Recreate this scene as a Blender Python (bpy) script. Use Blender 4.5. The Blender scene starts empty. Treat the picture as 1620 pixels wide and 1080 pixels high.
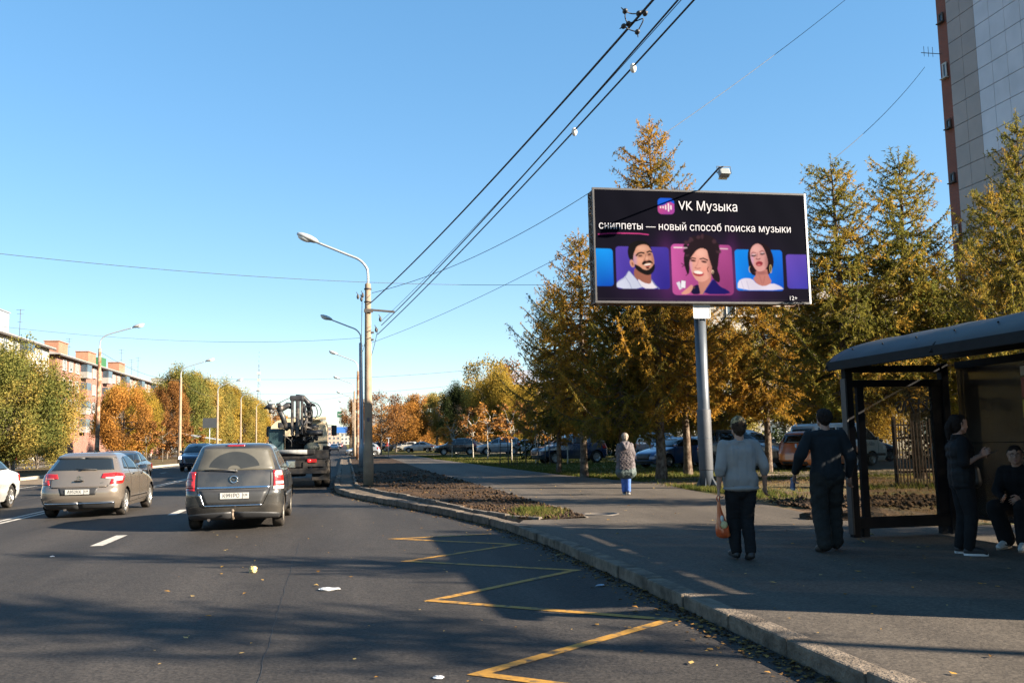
import bpy, bmesh, math, random
import numpy as np
from mathutils import Vector, Matrix
C = bpy.context
scene = C.scene
COL = scene.collection
R_ = math.radians

# ------------------------------------------------------------------ camera
def setup_camera():
    yaw, pitch, roll = 0.18053, 0.10629, 0.02
    fw = Vector((math.sin(yaw)*math.cos(pitch), math.cos(yaw)*math.cos(pitch), math.sin(pitch)))
    r = Vector((math.cos(yaw), -math.sin(yaw), 0)); u = r.cross(fw)
    c, s = math.cos(roll), math.sin(roll)
    r2 = c*r - s*u; u2 = s*r + c*u
    cam = bpy.data.cameras.new('camera'); cam.sensor_width = 36; cam.lens = 36*1450/1620
    cam.clip_start = 0.05; cam.clip_end = 5000
    o = bpy.data.objects.new('camera', cam); COL.objects.link(o)
    m = Matrix((( r2.x, u2.x, -fw.x, 0), (r2.y, u2.y, -fw.y, 0), (r2.z, u2.z, -fw.z, 1.6), (0, 0, 0, 1)))
    o.matrix_world = m
    scene.camera = o
setup_camera()

# ------------------------------------------------------------------ daylight
SUN_EL, SUN_AZ = R_(22.7), R_(29)          # azimuth measured from +X towards -Y
SUN_DIR = Vector((math.cos(SUN_AZ)*math.cos(SUN_EL), -math.sin(SUN_AZ)*math.cos(SUN_EL), math.sin(SUN_EL)))
def setup_light():
    w = bpy.data.worlds.new('World'); scene.world = w; w.use_nodes = True
    nt = w.node_tree; nt.nodes.clear()
    out = nt.nodes.new('ShaderNodeOutputWorld'); bg = nt.nodes.new('ShaderNodeBackground')
    sky = nt.nodes.new('ShaderNodeTexSky'); sky.sky_type = 'NISHITA'; sky.sun_disc = False
    sky.sun_elevation = SUN_EL
    sky.sun_rotation = math.atan2(SUN_DIR.x, SUN_DIR.y)
    sky.altitude = 800; sky.air_density = 1.0; sky.dust_density = 0.0; sky.ozone_density = 2.6
    bg.inputs['Strength'].default_value = 0.092
    hs = nt.nodes.new('ShaderNodeHueSaturation'); hs.inputs['Saturation'].default_value = 1.6
    ga = nt.nodes.new('ShaderNodeGamma'); ga.inputs[1].default_value = 0.56
    nt.links.new(sky.outputs[0], ga.inputs[0]); nt.links.new(ga.outputs[0], hs.inputs['Color']); nt.links.new(hs.outputs[0], bg.inputs[0]); nt.links.new(bg.outputs[0], out.inputs[0])
    l = bpy.data.lights.new('sun', 'SUN'); l.energy = 5.0; l.angle = R_(0.53); l.color = (1.0, 0.87, 0.70)
    o = bpy.data.objects.new('sun', l); COL.objects.link(o)
    o.rotation_euler = SUN_DIR.to_track_quat('Z', 'Y').to_euler(); o.location = (60, -40, 60)
    vs = scene.view_settings; vs.view_transform = 'Standard'; vs.look = 'None'; vs.gamma = 1; vs.exposure = 2.3
setup_light()
# ------------------------------------------------------------------ materials
MATS = {}
ALB = 0.86       # all pigments sit slightly under their measured value, to suit the photograph's exposure
def mat(name, color, rough=0.6, metal=0.0, var=0.12, scale=8.0, bump=0.0, bscale=40.0, coat=0.0, spec=0.5,
        color2=None, c2scale=1.2, c2lo=0.45, c2hi=0.65, coords='OBJ', emit=0.0, detail=5.0):
    if name in MATS: return MATS[name]
    if rough >= .8 and spec == .5: spec = .12
    if emit == 0: color = tuple(c*ALB for c in color); color2 = tuple(c*ALB for c in color2) if color2 else None
    m = bpy.data.materials.new(name); MATS[name] = m; m.use_nodes = True
    nt = m.node_tree; N = nt.nodes; L = nt.links; b = N['Principled BSDF']
    b.inputs['Roughness'].default_value = rough; b.inputs['Metallic'].default_value = metal
    b.inputs['Coat Weight'].default_value = coat; b.inputs['Coat Roughness'].default_value = 0.06
    b.inputs['Specular IOR Level'].default_value = spec
    col = tuple(color)+(1,)
    if coords == 'OBJ':
        tc = N.new('ShaderNodeTexCoord'); vec = tc.outputs['Object']
    else:
        tc = N.new('ShaderNodeNewGeometry'); vec = tc.outputs['Position']
    last = None
    if var > 0:
        n = N.new('ShaderNodeTexNoise'); n.inputs['Scale'].default_value = scale; n.inputs['Detail'].default_value = detail
        L.new(vec, n.inputs['Vector'])
        mx = N.new('ShaderNodeMix'); mx.data_type = 'RGBA'
        mr = N.new('ShaderNodeMapRange'); mr.inputs[1].default_value = 0.3; mr.inputs[2].default_value = 0.7
        L.new(n.outputs['Fac'], mr.inputs[0]); L.new(mr.outputs[0], mx.inputs[0])
        mx.inputs[6].default_value = tuple(c*(1-var) for c in color)+(1,)
        mx.inputs[7].default_value = tuple(min(1, c*(1+var)) for c in color)+(1,)
        last = mx.outputs[2]
    if color2 is not None:
        n2 = N.new('ShaderNodeTexNoise'); n2.inputs['Scale'].default_value = c2scale; n2.inputs['Detail'].default_value = 6
        L.new(vec, n2.inputs['Vector'])
        mr2 = N.new('ShaderNodeMapRange'); mr2.inputs[1].default_value = c2lo; mr2.inputs[2].default_value = c2hi
        L.new(n2.outputs['Fac'], mr2.inputs[0])
        mx2 = N.new('ShaderNodeMix'); mx2.data_type = 'RGBA'; L.new(mr2.outputs[0], mx2.inputs[0])
        if last is not None: L.new(last, mx2.inputs[6])
        else: mx2.inputs[6].default_value = col
        mx2.inputs[7].default_value = tuple(color2)+(1,)
        last = mx2.outputs[2]
    if last is not None: L.new(last, b.inputs['Base Color'])
    else: b.inputs['Base Color'].default_value = col
    if bump > 0:
        nb = N.new('ShaderNodeTexNoise'); nb.inputs['Scale'].default_value = bscale; nb.inputs['Detail'].default_value = 4
        L.new(vec, nb.inputs['Vector'])
        bp = N.new('ShaderNodeBump'); bp.inputs['Strength'].default_value = bump; bp.inputs['Distance'].default_value = 0.02
        L.new(nb.outputs['Fac'], bp.inputs['Height']); L.new(bp.outputs[0], b.inputs['Normal'])
    if emit > 0:
        b.inputs['Emission Color'].default_value = col; b.inputs['Emission Strength'].default_value = emit
    return m

def leafmat(name, c1, c2, c3=None, trans=0.35, shift=0.0):
    """leaf material: colour runs from c1 to c2 (to c3) with the per-leaf 'tint' attribute and a slow world noise"""
    if name in MATS: return MATS[name]
    m = bpy.data.materials.new(name); MATS[name] = m; m.use_nodes = True
    nt = m.node_tree; N = nt.nodes; L = nt.links; N.clear()
    out = N.new('ShaderNodeOutputMaterial')
    at = N.new('ShaderNodeAttribute'); at.attribute_name = 'tint'
    g = N.new('ShaderNodeNewGeometry'); n = N.new('ShaderNodeTexNoise'); n.inputs['Scale'].default_value = 0.7; n.inputs['Detail'].default_value = 3
    L.new(g.outputs['Position'], n.inputs['Vector'])
    mu = N.new('ShaderNodeMath'); mu.operation = 'MULTIPLY_ADD'; mu.inputs[1].default_value = 1.6; mu.inputs[2].default_value = -0.8 + shift
    L.new(n.outputs['Fac'], mu.inputs[0])
    ad = N.new('ShaderNodeMath'); ad.operation = 'ADD'; ad.use_clamp = True
    L.new(at.outputs['Fac'], ad.inputs[0]); L.new(mu.outputs[0], ad.inputs[1])
    cr = N.new('ShaderNodeValToRGB'); e = cr.color_ramp.elements
    e[0].color = tuple(c1)+(1,); e[1].color = tuple(c3 or c2)+(1,)
    if c3: x = cr.color_ramp.elements.new(0.5); x.color = tuple(c2)+(1,)
    L.new(ad.outputs[0], cr.inputs[0])
    d = N.new('ShaderNodeBsdfDiffuse'); t = N.new('ShaderNodeBsdfTranslucent'); mx = N.new('ShaderNodeMixShader')
    mx.inputs[0].default_value = trans
    L.new(cr.outputs[0], d.inputs[0]); L.new(cr.outputs[0], t.inputs[0])
    L.new(d.outputs[0], mx.inputs[1]); L.new(t.outputs[0], mx.inputs[2]); L.new(mx.outputs[0], out.inputs[0])
    return m

def glassmat(name, color=(0.9, 0.92, 0.9), alpha=0.16, rough=0.02):
    """thin clear pane: mostly see-through with a real mirror reflection"""
    if name in MATS: return MATS[name]
    m = bpy.data.materials.new(name); MATS[name] = m; m.use_nodes = True
    nt = m.node_tree; N = nt.nodes; L = nt.links; N.clear()
    out = N.new('ShaderNodeOutputMaterial'); t = N.new('ShaderNodeBsdfTransparent'); gl = N.new('ShaderNodeBsdfGlossy')
    t.inputs[0].default_value = tuple(color)+(1,); gl.inputs['Roughness'].default_value = rough
    fr = N.new('ShaderNodeFresnel'); fr.inputs[0].default_value = 1.45
    d = N.new('ShaderNodeBsdfDiffuse'); d.inputs[0].default_value = (0.10, 0.092, 0.08, 1)
    n = N.new('ShaderNodeTexNoise'); n.inputs['Scale'].default_value = 3; n.inputs['Detail'].default_value = 8
    mr = N.new('ShaderNodeMapRange'); mr.inputs[1].default_value = 0.3; mr.inputs[2].default_value = 0.8; mr.inputs[4].default_value = alpha
    L.new(n.outputs['Fac'], mr.inputs[0])
    m1 = N.new('ShaderNodeMixShader'); L.new(mr.outputs[0], m1.inputs[0]); L.new(t.outputs[0], m1.inputs[1]); L.new(d.outputs[0], m1.inputs[2])
    m2 = N.new('ShaderNodeMixShader'); L.new(fr.outputs[0], m2.inputs[0]); L.new(m1.outputs[0], m2.inputs[1]); L.new(gl.outputs[0], m2.inputs[2])
    L.new(m2.outputs[0], out.inputs[0])
    return m

# ------------------------------------------------------------------ objects
def tag(o, label=None, cat=None, group=None, kind=None):
    if label: o['label'] = label
    if cat: o['category'] = cat
    if group: o['group'] = group
    if kind: o['kind'] = kind
    return o
def empty(name, loc=(0, 0, 0), rz=0.0, label=None, cat=None, group=None):
    o = bpy.data.objects.new(name, None); COL.objects.link(o); o.location = loc; o.rotation_euler = (0, 0, rz)
    o.empty_display_size = 0.2
    return tag(o, label, cat, group)
def link(name, me, parent=None, m=None):
    o = bpy.data.objects.new(name, me); COL.objects.link(o)
    if m is not None:
        ms = m if isinstance(m, (list, tuple)) else [m]
        for x in ms: me.materials.append(x)
    if parent is not None: o.parent = parent
    return o
KIDS = {}
def copy_tree(o, parent=None):
    c = o.copy(); COL.objects.link(c)
    if parent is not None: c.parent = parent
    for ch in [x for x in list(o.children)]: copy_tree(ch, c)
    return c

class MB:
    """collects shapes into one mesh"""
    def __init__(s): s.bm = bmesh.new()
    def box(s, c, size, rz=0.0, rx=0.0, ry=0.0, bev=0.0, mi=0, taper=None):
        hx, hy, hz = size[0]/2, size[1]/2, size[2]/2
        M = Matrix.Translation(c) @ Matrix.Rotation(rz, 4, 'Z') @ Matrix.Rotation(ry, 4, 'Y') @ Matrix.Rotation(rx, 4, 'X')
        vs = []
        for z in (-1, 1):
            k = 1.0 if (taper is None or z < 0) else taper
            for x, y in ((-1, -1), (1, -1), (1, 1), (-1, 1)):
                vs.append(s.bm.verts.new(M @ Vector((x*hx*k, y*hy*k, z*hz))))
        fs = [(3, 2, 1, 0), (4, 5, 6, 7), (0, 1, 5, 4), (1, 2, 6, 5), (2, 3, 7, 6), (3, 0, 4, 7)]
        faces = []
        for f in fs:
            fc = s.bm.faces.new([vs[i] for i in f]); fc.material_index = mi; faces.append(fc)
        if bev > 0:
            es = list({e for f in faces for e in f.edges})
            r = bmesh.ops.bevel(s.bm, geom=es, offset=bev, segments=2, profile=0.6, affect='EDGES', clamp_overlap=True)
            for f in r['faces']: f.material_index = mi
        return s
    def tube(s, pts, r, seg=8, cap=True, mi=0, smooth=True):
        pts = [Vector(p) for p in pts]; n = len(pts)
        rs = r if isinstance(r, (list, tuple)) else [r]*n
        rings = []; up = None
        for i, p in enumerate(pts):
            d = (pts[min(i+1, n-1)]-pts[max(i-1, 0)])
            if d.length < 1e-9: d = Vector((0, 0, 1))
            d.normalize()
            if up is None:
                up = Vector((0, 0, 1)) if abs(d.z) < 0.9 else Vector((1, 0, 0))
            a = d.cross(up)
            if a.length < 1e-6: a = d.orthogonal()
            a.normalize(); b = a.cross(d).normalized(); up = b
            rings.append([s.bm.verts.new(p + rs[i]*(math.cos(t)*a + math.sin(t)*b)) for t in [2*math.pi*k/seg for k in range(seg)]])
        for i in range(n-1):
            for k in range(seg):
                f = s.bm.faces.new((rings[i][k], rings[i][(k+1) % seg], rings[i+1][(k+1) % seg], rings[i+1][k])); f.smooth = smooth; f.material_index = mi
        if cap and seg > 2:
            f = s.bm.faces.new(rings[0][::-1]); f.material_index = mi
            f = s.bm.faces.new(rings[-1]); f.material_index = mi
        return s
    def lathe(s, prof, o=(0, 0, 0), axis='Z', seg=24, mi=0, smooth=True, close=False):
        o = Vector(o); rings = []
        for r, h in prof:
            ring = []
            for k in range(seg):
                t = 2*math.pi*k/seg; c, q = r*math.cos(t), r*math.sin(t)
                v = Vector((c, q, h)) if axis == 'Z' else (Vector((h, c, q)) if axis == 'X' else Vector((c, h, q)))
                ring.append(s.bm.verts.new(o+v))
            rings.append(ring)
        for i in range(len(rings)-1):
            for k in range(seg):
                try:
                    f = s.bm.faces.new((rings[i][k], rings[i][(k+1) % seg], rings[i+1][(k+1) % seg], rings[i+1][k])); f.smooth = smooth; f.material_index = mi
                except ValueError: pass
        if not close:
            for rg in (rings[0][::-1], rings[-1]):
                try: f = s.bm.faces.new(rg); f.material_index = mi
                except ValueError: pass
        return s
    def poly(s, pts, mi=0, smooth=False):
        f = s.bm.faces.new([s.bm.verts.new(Vector(p)) for p in pts]); f.material_index = mi; f.smooth = smooth
        return f
    def prism(s, pts, vec, mi=0):
        """polygon extruded along vec"""
        vec = Vector(vec); a = [s.bm.verts.new(Vector(p)) for p in pts]; b = [s.bm.verts.new(Vector(p)+vec) for p in pts]
        n = len(a)
        for f in ((a[::-1]), (b)):
            x = s.bm.faces.new(f); x.material_index = mi
        for i in range(n):
            x = s.bm.faces.new((a[i], a[(i+1) % n], b[(i+1) % n], b[i])); x.material_index = mi
        return s
    def sphere(s, c, r, seg=12, rings=8, sc=(1, 1, 1), mi=0, M=None):
        c = Vector(c); prof = []
        grid = []
        for i in range(rings+1):
            th = math.pi*i/rings
            row = []
            for k in range(seg):
                ph = 2*math.pi*k/seg
                v = Vector((r*math.sin(th)*math.cos(ph)*sc[0], r*math.sin(th)*math.sin(ph)*sc[1], r*math.cos(th)*sc[2]))
                if M is not None: v = M @ v
                row.append(s.bm.verts.new(c+v))
            grid.append(row)
        for i in range(rings):
            for k in range(seg):
                f = s.bm.faces.new((grid[i][k], grid[i+1][k], grid[i+1][(k+1) % seg], grid[i][(k+1) % seg])); f.smooth = True; f.material_index = mi
        return s
    def mesh(s, name, fix=True, tri=False, doubles=0.0):
        if doubles: bmesh.ops.remove_doubles(s.bm, verts=s.bm.verts, dist=doubles)
        if fix: bmesh.ops.recalc_face_normals(s.bm, faces=s.bm.faces)
        if tri: bmesh.ops.triangulate(s.bm, faces=s.bm.faces)
        me = bpy.data.meshes.new(name); s.bm.to_mesh(me); s.bm.free()
        return me
    def build(s, name, m, parent=None, fix=True, tri=False, doubles=0.0):
        return link(name, s.mesh(name, fix, tri, doubles), parent, m)

def np_mesh(name, verts, faces, tint=None, smooth=False, nper=None):
    """fast mesh from numpy arrays; faces (n,k)"""
    me = bpy.data.meshes.new(name); verts = np.asarray(verts, np.float32); faces = np.asarray(faces, np.int32)
    n, k = faces.shape
    me.vertices.add(len(verts)); me.vertices.foreach_set('co', verts.ravel())
    me.loops.add(n*k); me.loops.foreach_set('vertex_index', faces.ravel())
    me.polygons.add(n); me.polygons.foreach_set('loop_start', np.arange(0, n*k, k, dtype=np.int32))
    try: me.polygons.foreach_set('loop_total', np.full(n, k, np.int32))
    except Exception: pass
    if smooth: me.polygons.foreach_set('use_smooth', np.ones(n, bool))
    if tint is not None:
        a = me.attributes.new('tint', 'FLOAT', 'POINT'); a.data.foreach_set('value', np.asarray(tint, np.float32))
    me.update(calc_edges=True); me.validate()
    return me

def grid_mesh(name, P, smooth=True):
    """P: (a,b,3) grid of points"""
    a, b, _ = P.shape
    idx = np.arange(a*b).reshape(a, b)
    f = np.stack([idx[:-1, :-1], idx[1:, :-1], idx[1:, 1:], idx[:-1, 1:]], -1).reshape(-1, 4)
    return np_mesh(name, P.reshape(-1, 3), f, smooth=smooth)

def text_mesh(txt, size, align='CENTER', spacing=1.0, bold=0.0, squeeze=1.0, width=None):
    """lettering as a flat mesh; glyph outlines are filled by winding number (the built-in fill breaks some Cyrillic glyphs)"""
    from mathutils.geometry import delaunay_2d_cdt
    cu = bpy.data.curves.new('lettering', 'FONT'); cu.body = txt; cu.size = size; cu.align_x = align; cu.align_y = 'CENTER'
    cu.space_character = spacing; cu.resolution_u = 4; cu.fill_mode = 'NONE'
    o = bpy.data.objects.new('lettering', cu); COL.objects.link(o)
    dg = C.evaluated_depsgraph_get(); em = bpy.data.meshes.new_from_object(o.evaluated_get(dg))
    bpy.data.objects.remove(o)
    P = np.array([v.co[:2] for v in em.vertices]); E = np.array([e.vertices[:] for e in em.edges]); bpy.data.meshes.remove(em)
    # split the outlines into glyph-sized groups along x so that each fill stays small
    par = list(range(len(P)))
    def find(a):
        while par[a] != a: par[a] = par[par[a]]; a = par[a]
        return a
    for a, b in E: par[find(a)] = find(b)
    comp = {}
    for i in range(len(P)): comp.setdefault(find(i), []).append(i)
    boxes = sorted((min(P[c, 0]), max(P[c, 0]), c) for c in comp.values()); groups = []
    for x0, x1, c in boxes:
        if groups and x0 < groups[-1][1]-1e-5: groups[-1][1] = max(x1, groups[-1][1]); groups[-1][2] += c
        else: groups.append([x0, x1, list(c)])
    V = []; F = []
    for _, _, idx in groups:
        mp = {g: k for k, g in enumerate(idx)}; p = P[idx]; e = np.array([(mp[a], mp[b]) for a, b in E if a in mp])
        r = delaunay_2d_cdt([Vector(q) for q in p], [tuple(map(int, q)) for q in e], [], 0, 1e-7); vv = np.array([v[:] for v in r[0]])
        A, B = p[e[:, 0]], p[e[:, 1]]; o0 = len(V); V += [(x, y, 0) for x, y in vv]
        for t in r[2]:
            c = vv[list(t)].mean(0); up = (A[:, 1] <= c[1]) & (B[:, 1] > c[1]); dn = (A[:, 1] > c[1]) & (B[:, 1] <= c[1])
            s = (B[:, 0]-A[:, 0])*(c[1]-A[:, 1])-(c[0]-A[:, 0])*(B[:, 1]-A[:, 1])
            if int((up & (s > 0)).sum())-int((dn & (s < 0)).sum()) != 0: F.append([o0+k for k in t])
    me = bpy.data.meshes.new('lettering'); me.from_pydata(V, [], F)
    if width: xs = [v.co.x for v in me.vertices]; squeeze = width/(max(xs)-min(xs))
    if squeeze != 1.0:
        for v in me.vertices: v.co.x *= squeeze
    return me
def text(txt, size, loc, rot, m, parent, name='lettering', **k):
    me = text_mesh(txt, size, **k); me.materials.clear()
    o = link(name, me, parent, m); o.location = loc; o.rotation_euler = rot
    return o

def noise3(P, f=1.0, seed=0):
    """cheap smooth pseudo-noise on an (...,3) array, about -1..1"""
    r = np.random.RandomState(seed); out = 0
    for k in range(6):
        d = r.normal(size=3); d /= np.linalg.norm(d)
        out = out + np.sin((P @ d)*f*(1+0.55*k) + r.uniform(0, 6.28))/(1+0.4*k)
    return out/3.0
# ------------------------------------------------------------------ ground, road, pavements
def asphalt(name, base, lighter, scale=0.35, grain=(0.75, 1.35)):
    m = bpy.data.materials.new(name); MATS[name] = m; m.use_nodes = True
    nt = m.node_tree; N = nt.nodes; L = nt.links; b = N['Principled BSDF']
    g = N.new('ShaderNodeNewGeometry'); P = g.outputs['Position']
    # broad wear, stretched along the street
    mp = N.new('ShaderNodeMapping'); mp.inputs['Scale'].default_value = (1.0, 0.12, 1.0); L.new(P, mp.inputs[0])
    n1 = N.new('ShaderNodeTexNoise'); n1.inputs['Scale'].default_value = scale; n1.inputs['Detail'].default_value = 7; n1.inputs['Roughness'].default_value = 0.65
    L.new(mp.outputs[0], n1.inputs['Vector'])
    mr = N.new('ShaderNodeMapRange'); mr.inputs[1].default_value = 0.35; mr.inputs[2].default_value = 0.68; L.new(n1.outputs['Fac'], mr.inputs[0])
    mx = N.new('ShaderNodeMix'); mx.data_type = 'RGBA'; mx.inputs[6].default_value = tuple(base)+(1,); mx.inputs[7].default_value = tuple(lighter)+(1,)
    L.new(mr.outputs[0], mx.inputs[0])
    # aggregate grain
    n2 = N.new('ShaderNodeTexVoronoi'); n2.inputs['Scale'].default_value = 52; L.new(P, n2.inputs['Vector'])
    n3 = N.new('ShaderNodeTexNoise'); n3.inputs['Scale'].default_value = 28; n3.inputs['Detail'].default_value = 6; L.new(P, n3.inputs['Vector'])
    mr2 = N.new('ShaderNodeMapRange'); mr2.inputs[3].default_value = grain[0]; mr2.inputs[4].default_value = grain[1]
    sp = N.new('ShaderNodeSeparateColor'); L.new(n2.outputs['Color'], sp.inputs[0]); 
    av = N.new('ShaderNodeMath'); av.operation = 'ADD'; L.new(sp.outputs[0], av.inputs[0]); L.new(n3.outputs['Fac'], av.inputs[1])
    hf = N.new('ShaderNodeMath'); hf.operation = 'MULTIPLY'; hf.inputs[1].default_value = 0.5; L.new(av.outputs[0], hf.inputs[0]); L.new(hf.outputs[0], mr2.inputs[0])
    mm = N.new('ShaderNodeMix'); mm.data_type = 'RGBA'; mm.blend_type = 'MULTIPLY'; mm.inputs[0].default_value = 1
    L.new(mx.outputs[2], mm.inputs[6]); L.new(mr2.outputs[0], mm.inputs[7])
    # tyre-polished wheel tracks, oil spots and darker repair patches
    n5 = N.new('ShaderNodeTexNoise'); n5.inputs['Scale'].default_value = 1.1; n5.inputs['Detail'].default_value = 8; n5.inputs['Roughness'].default_value = .7; L.new(P, n5.inputs['Vector'])
    mr5 = N.new('ShaderNodeMapRange'); mr5.inputs[1].default_value = .56; mr5.inputs[2].default_value = .72; mr5.inputs[3].default_value = 1.0; mr5.inputs[4].default_value = .62; L.new(n5.outputs['Fac'], mr5.inputs[0])
    m5 = N.new('ShaderNodeMix'); m5.data_type = 'RGBA'; m5.blend_type = 'MULTIPLY'; m5.inputs[0].default_value = 1; L.new(mm.outputs[2], m5.inputs[6]); L.new(mr5.outputs[0], m5.inputs[7])
    sx = N.new('ShaderNodeSeparateXYZ'); L.new(P, sx.inputs[0]); wv = N.new('ShaderNodeMath'); wv.operation = 'MULTIPLY_ADD'; wv.inputs[1].default_value = 3.6; wv.inputs[2].default_value = 1.3; L.new(sx.outputs[0], wv.inputs[0])
    sn = N.new('ShaderNodeMath'); sn.operation = 'SINE'; L.new(wv.outputs[0], sn.inputs[0]); mr6 = N.new('ShaderNodeMapRange'); mr6.inputs[1].default_value = -1; mr6.inputs[3].default_value = .93; mr6.inputs[4].default_value = 1.08; L.new(sn.outputs[0], mr6.inputs[0])
    m6 = N.new('ShaderNodeMix'); m6.data_type = 'RGBA'; m6.blend_type = 'MULTIPLY'; m6.inputs[0].default_value = 1; L.new(m5.outputs[2], m6.inputs[6]); L.new(mr6.outputs[0], m6.inputs[7])
    L.new(m6.outputs[2], b.inputs['Base Color'])
    b.inputs['Roughness'].default_value = 0.78; b.inputs['Specular IOR Level'].default_value = 0.2
    bp = N.new('ShaderNodeBump'); bp.inputs['Strength'].default_value = 0.8; bp.inputs['Distance'].default_value = 0.012
    L.new(hf.outputs[0], bp.inputs['Height']); L.new(bp.outputs[0], b.inputs['Normal'])
    return m
M_ROAD = asphalt('road_asphalt', (0.0195, 0.0170, 0.0150), (0.039, 0.0335, 0.0285), 0.6, (0.3, 1.95))
M_WALK = asphalt('walk_asphalt', (0.050, 0.041, 0.032), (0.084, 0.069, 0.053), 0.7, (0.45, 1.7))
M_KERB = mat('kerb_concrete', (0.165, 0.132, 0.10), 0.85, var=0.35, scale=9, bump=0.9, bscale=35, color2=(0.06, 0.048, 0.037), c2scale=3.1, c2lo=0.44, c2hi=0.75, coords='POS')
M_OLDKERB = mat('old_kerb_concrete', (0.17, 0.14, 0.11), 0.9, var=0.3, scale=9, bump=0.8, bscale=40, color2=(0.10, 0.085, 0.07), c2scale=4, coords='POS')
M_SOIL = mat('soil', (0.036, 0.023, 0.014), 0.95, var=0.45, scale=9, bump=1.0, bscale=25, color2=(0.07, 0.04, 0.02), c2scale=1.6, coords='POS', spec=0.15)
M_DIRT = mat('dirt_ground', (0.105, 0.066, 0.038), 0.95, var=0.35, scale=5, bump=0.9, bscale=22, color2=(0.085, 0.082, 0.032), c2scale=0.55, coords='POS', spec=0.15)
M_LAWN = mat('lawn_turf', (0.105, 0.112, 0.028), 0.95, var=0.4, scale=4, bump=0.9, bscale=25, color2=(0.19, 0.13, 0.045), c2scale=0.35, c2lo=0.42, c2hi=0.62, coords='POS', spec=0.1)
M_FIELD = mat('ground_far', (0.10, 0.085, 0.05), 0.95, var=0.3, scale=0.4, color2=(0.075, 0.09, 0.03), c2scale=0.08, coords='POS', spec=0.1)
M_WHITE = mat('road_white', (0.42, 0.385, 0.33), 0.75, var=0.15, scale=20, color2=(0.10, 0.095, 0.085), c2scale=9, c2lo=0.56, c2hi=0.74, coords='POS')
M_YELLOW = mat('road_yellow', (0.36, 0.175, 0.012), 0.75, var=0.15, scale=20, color2=(0.06, 0.042, 0.02), c2scale=9, c2lo=0.50, c2hi=0.66, coords='POS')
M_PAVELOT = asphalt('lot_asphalt', (0.095, 0.084, 0.07), (0.13, 0.112, 0.095), 0.5)

def sheet(name, outline, z, m, thick=None, kind='structure'):
    bm = bmesh.new()
    f = bm.faces.new([bm.verts.new((x, y, z)) for x, y in outline])
    if f.normal.z < 0 or True:
        bmesh.ops.recalc_face_normals(bm, faces=bm.faces)
        f.normal_update()
        if f.normal.z < 0: f.normal_flip()
    if thick:
        r = bmesh.ops.extrude_face_region(bm, geom=[f])
        for v in [x for x in r['geom'] if isinstance(x, bmesh.types.BMVert)]: v.co.z = z
        for v in f.verts: pass
        base = [v for v in bm.verts if v not in [x for x in r['geom'] if isinstance(x, bmesh.types.BMVert)]]
        for v in base: v.co.z = z-thick
    bmesh.ops.triangulate(bm, faces=bm.faces)
    bmesh.ops.recalc_face_normals(bm, faces=bm.faces)
    for g in bm.faces:
        if thick is None and g.normal.z < 0: g.normal_flip()
    me = bpy.data.meshes.new(name); bm.to_mesh(me); bm.free()
    o = link(name, me, None, m); o['kind'] = kind
    return o

sheet('ground', [(-2500, -60), (2500, -60), (2500, 3500), (-2500, 3500)], -0.04, M_FIELD)
# road with the left bus bay
sheet('road', [(-17.2, -30), (3.7, -30), (3.7, 30), (0.6, 40), (0.2, 1500), (-13.5, 1500), (-13.5, 84), (-14.2, 73), (-15.1, 64), (-16.3, 52), (-16.9, 40), (-17.2, 10)], 0.0, M_ROAD)
# the crossing road at the far junction
sheet('side_road', [(0.1, 104), (14, 104), (90, 112), (90, 120), (14, 113), (0.1, 114)], 0.006, M_PAVELOT)

KERB = [(-.42, 101), (-.42, 34), (-.3, 30.6), (.02, 28.4), (.5, 26.2), (1.45, 22.6), (2.05, 20.3), (2.62, 17.6), (2.84, 16.0), (2.98, 13.8), (3.04, 12.0), (3.08, 9.5), (3.12, 6.3), (3.17, 4), (3.22, 0), (3.25, -20)]
def resample(pl, step):
    pl = np.array(pl, float); d = np.r_[0, np.cumsum(np.linalg.norm(np.diff(pl, axis=0), axis=1))]
    s = np.arange(0, d[-1], step)
    return np.stack([np.interp(s, d, pl[:, 0]), np.interp(s, d, pl[:, 1])], 1)
def kerb_run(name, line, w, top, bottom, m, stone=1.0, jit=0.009, side=1, seed=1, gap=0.012, bev=0.022):
    """row of kerb stones, each a bevelled block with a hairline joint"""
    rnd = random.Random(seed); mb = MB(); pts = resample(line, stone)
    for a, b in zip(pts[:-1], pts[1:]):
        d = b-a; l = np.linalg.norm(d); d = d/l; nrm = np.array([-d[1], d[0]])*side
        c = (a+b)/2 + nrm*(w/2 + rnd.uniform(-jit, jit)); t = top+rnd.uniform(-jit, jit)
        mb.box((c[0], c[1], (t+bottom)/2), (l-gap, w, t-bottom), rz=math.atan2(d[1], d[0])+rnd.uniform(-jit, jit), bev=bev)
    o = mb.build(name, m); o['kind'] = 'structure'
    return o
kerb_run('kerb', KERB, 0.19, 0.135, -0.06, M_KERB, side=1)
# the low broken kerb between the strip and the soil bed
INNER = [(.30, 100), (.30, 34), (.33, 31), (1.0, 27.2), (1.75, 23.6), (2.3, 20.8), (2.85, 17.9), (3.15, 17.0), (3.75, 16.65)]
kerb_run('verge_kerb', INNER, 0.10, 0.185, 0.0, M_OLDKERB, stone=0.9, jit=0.025, seed=4, bev=0.012)
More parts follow.
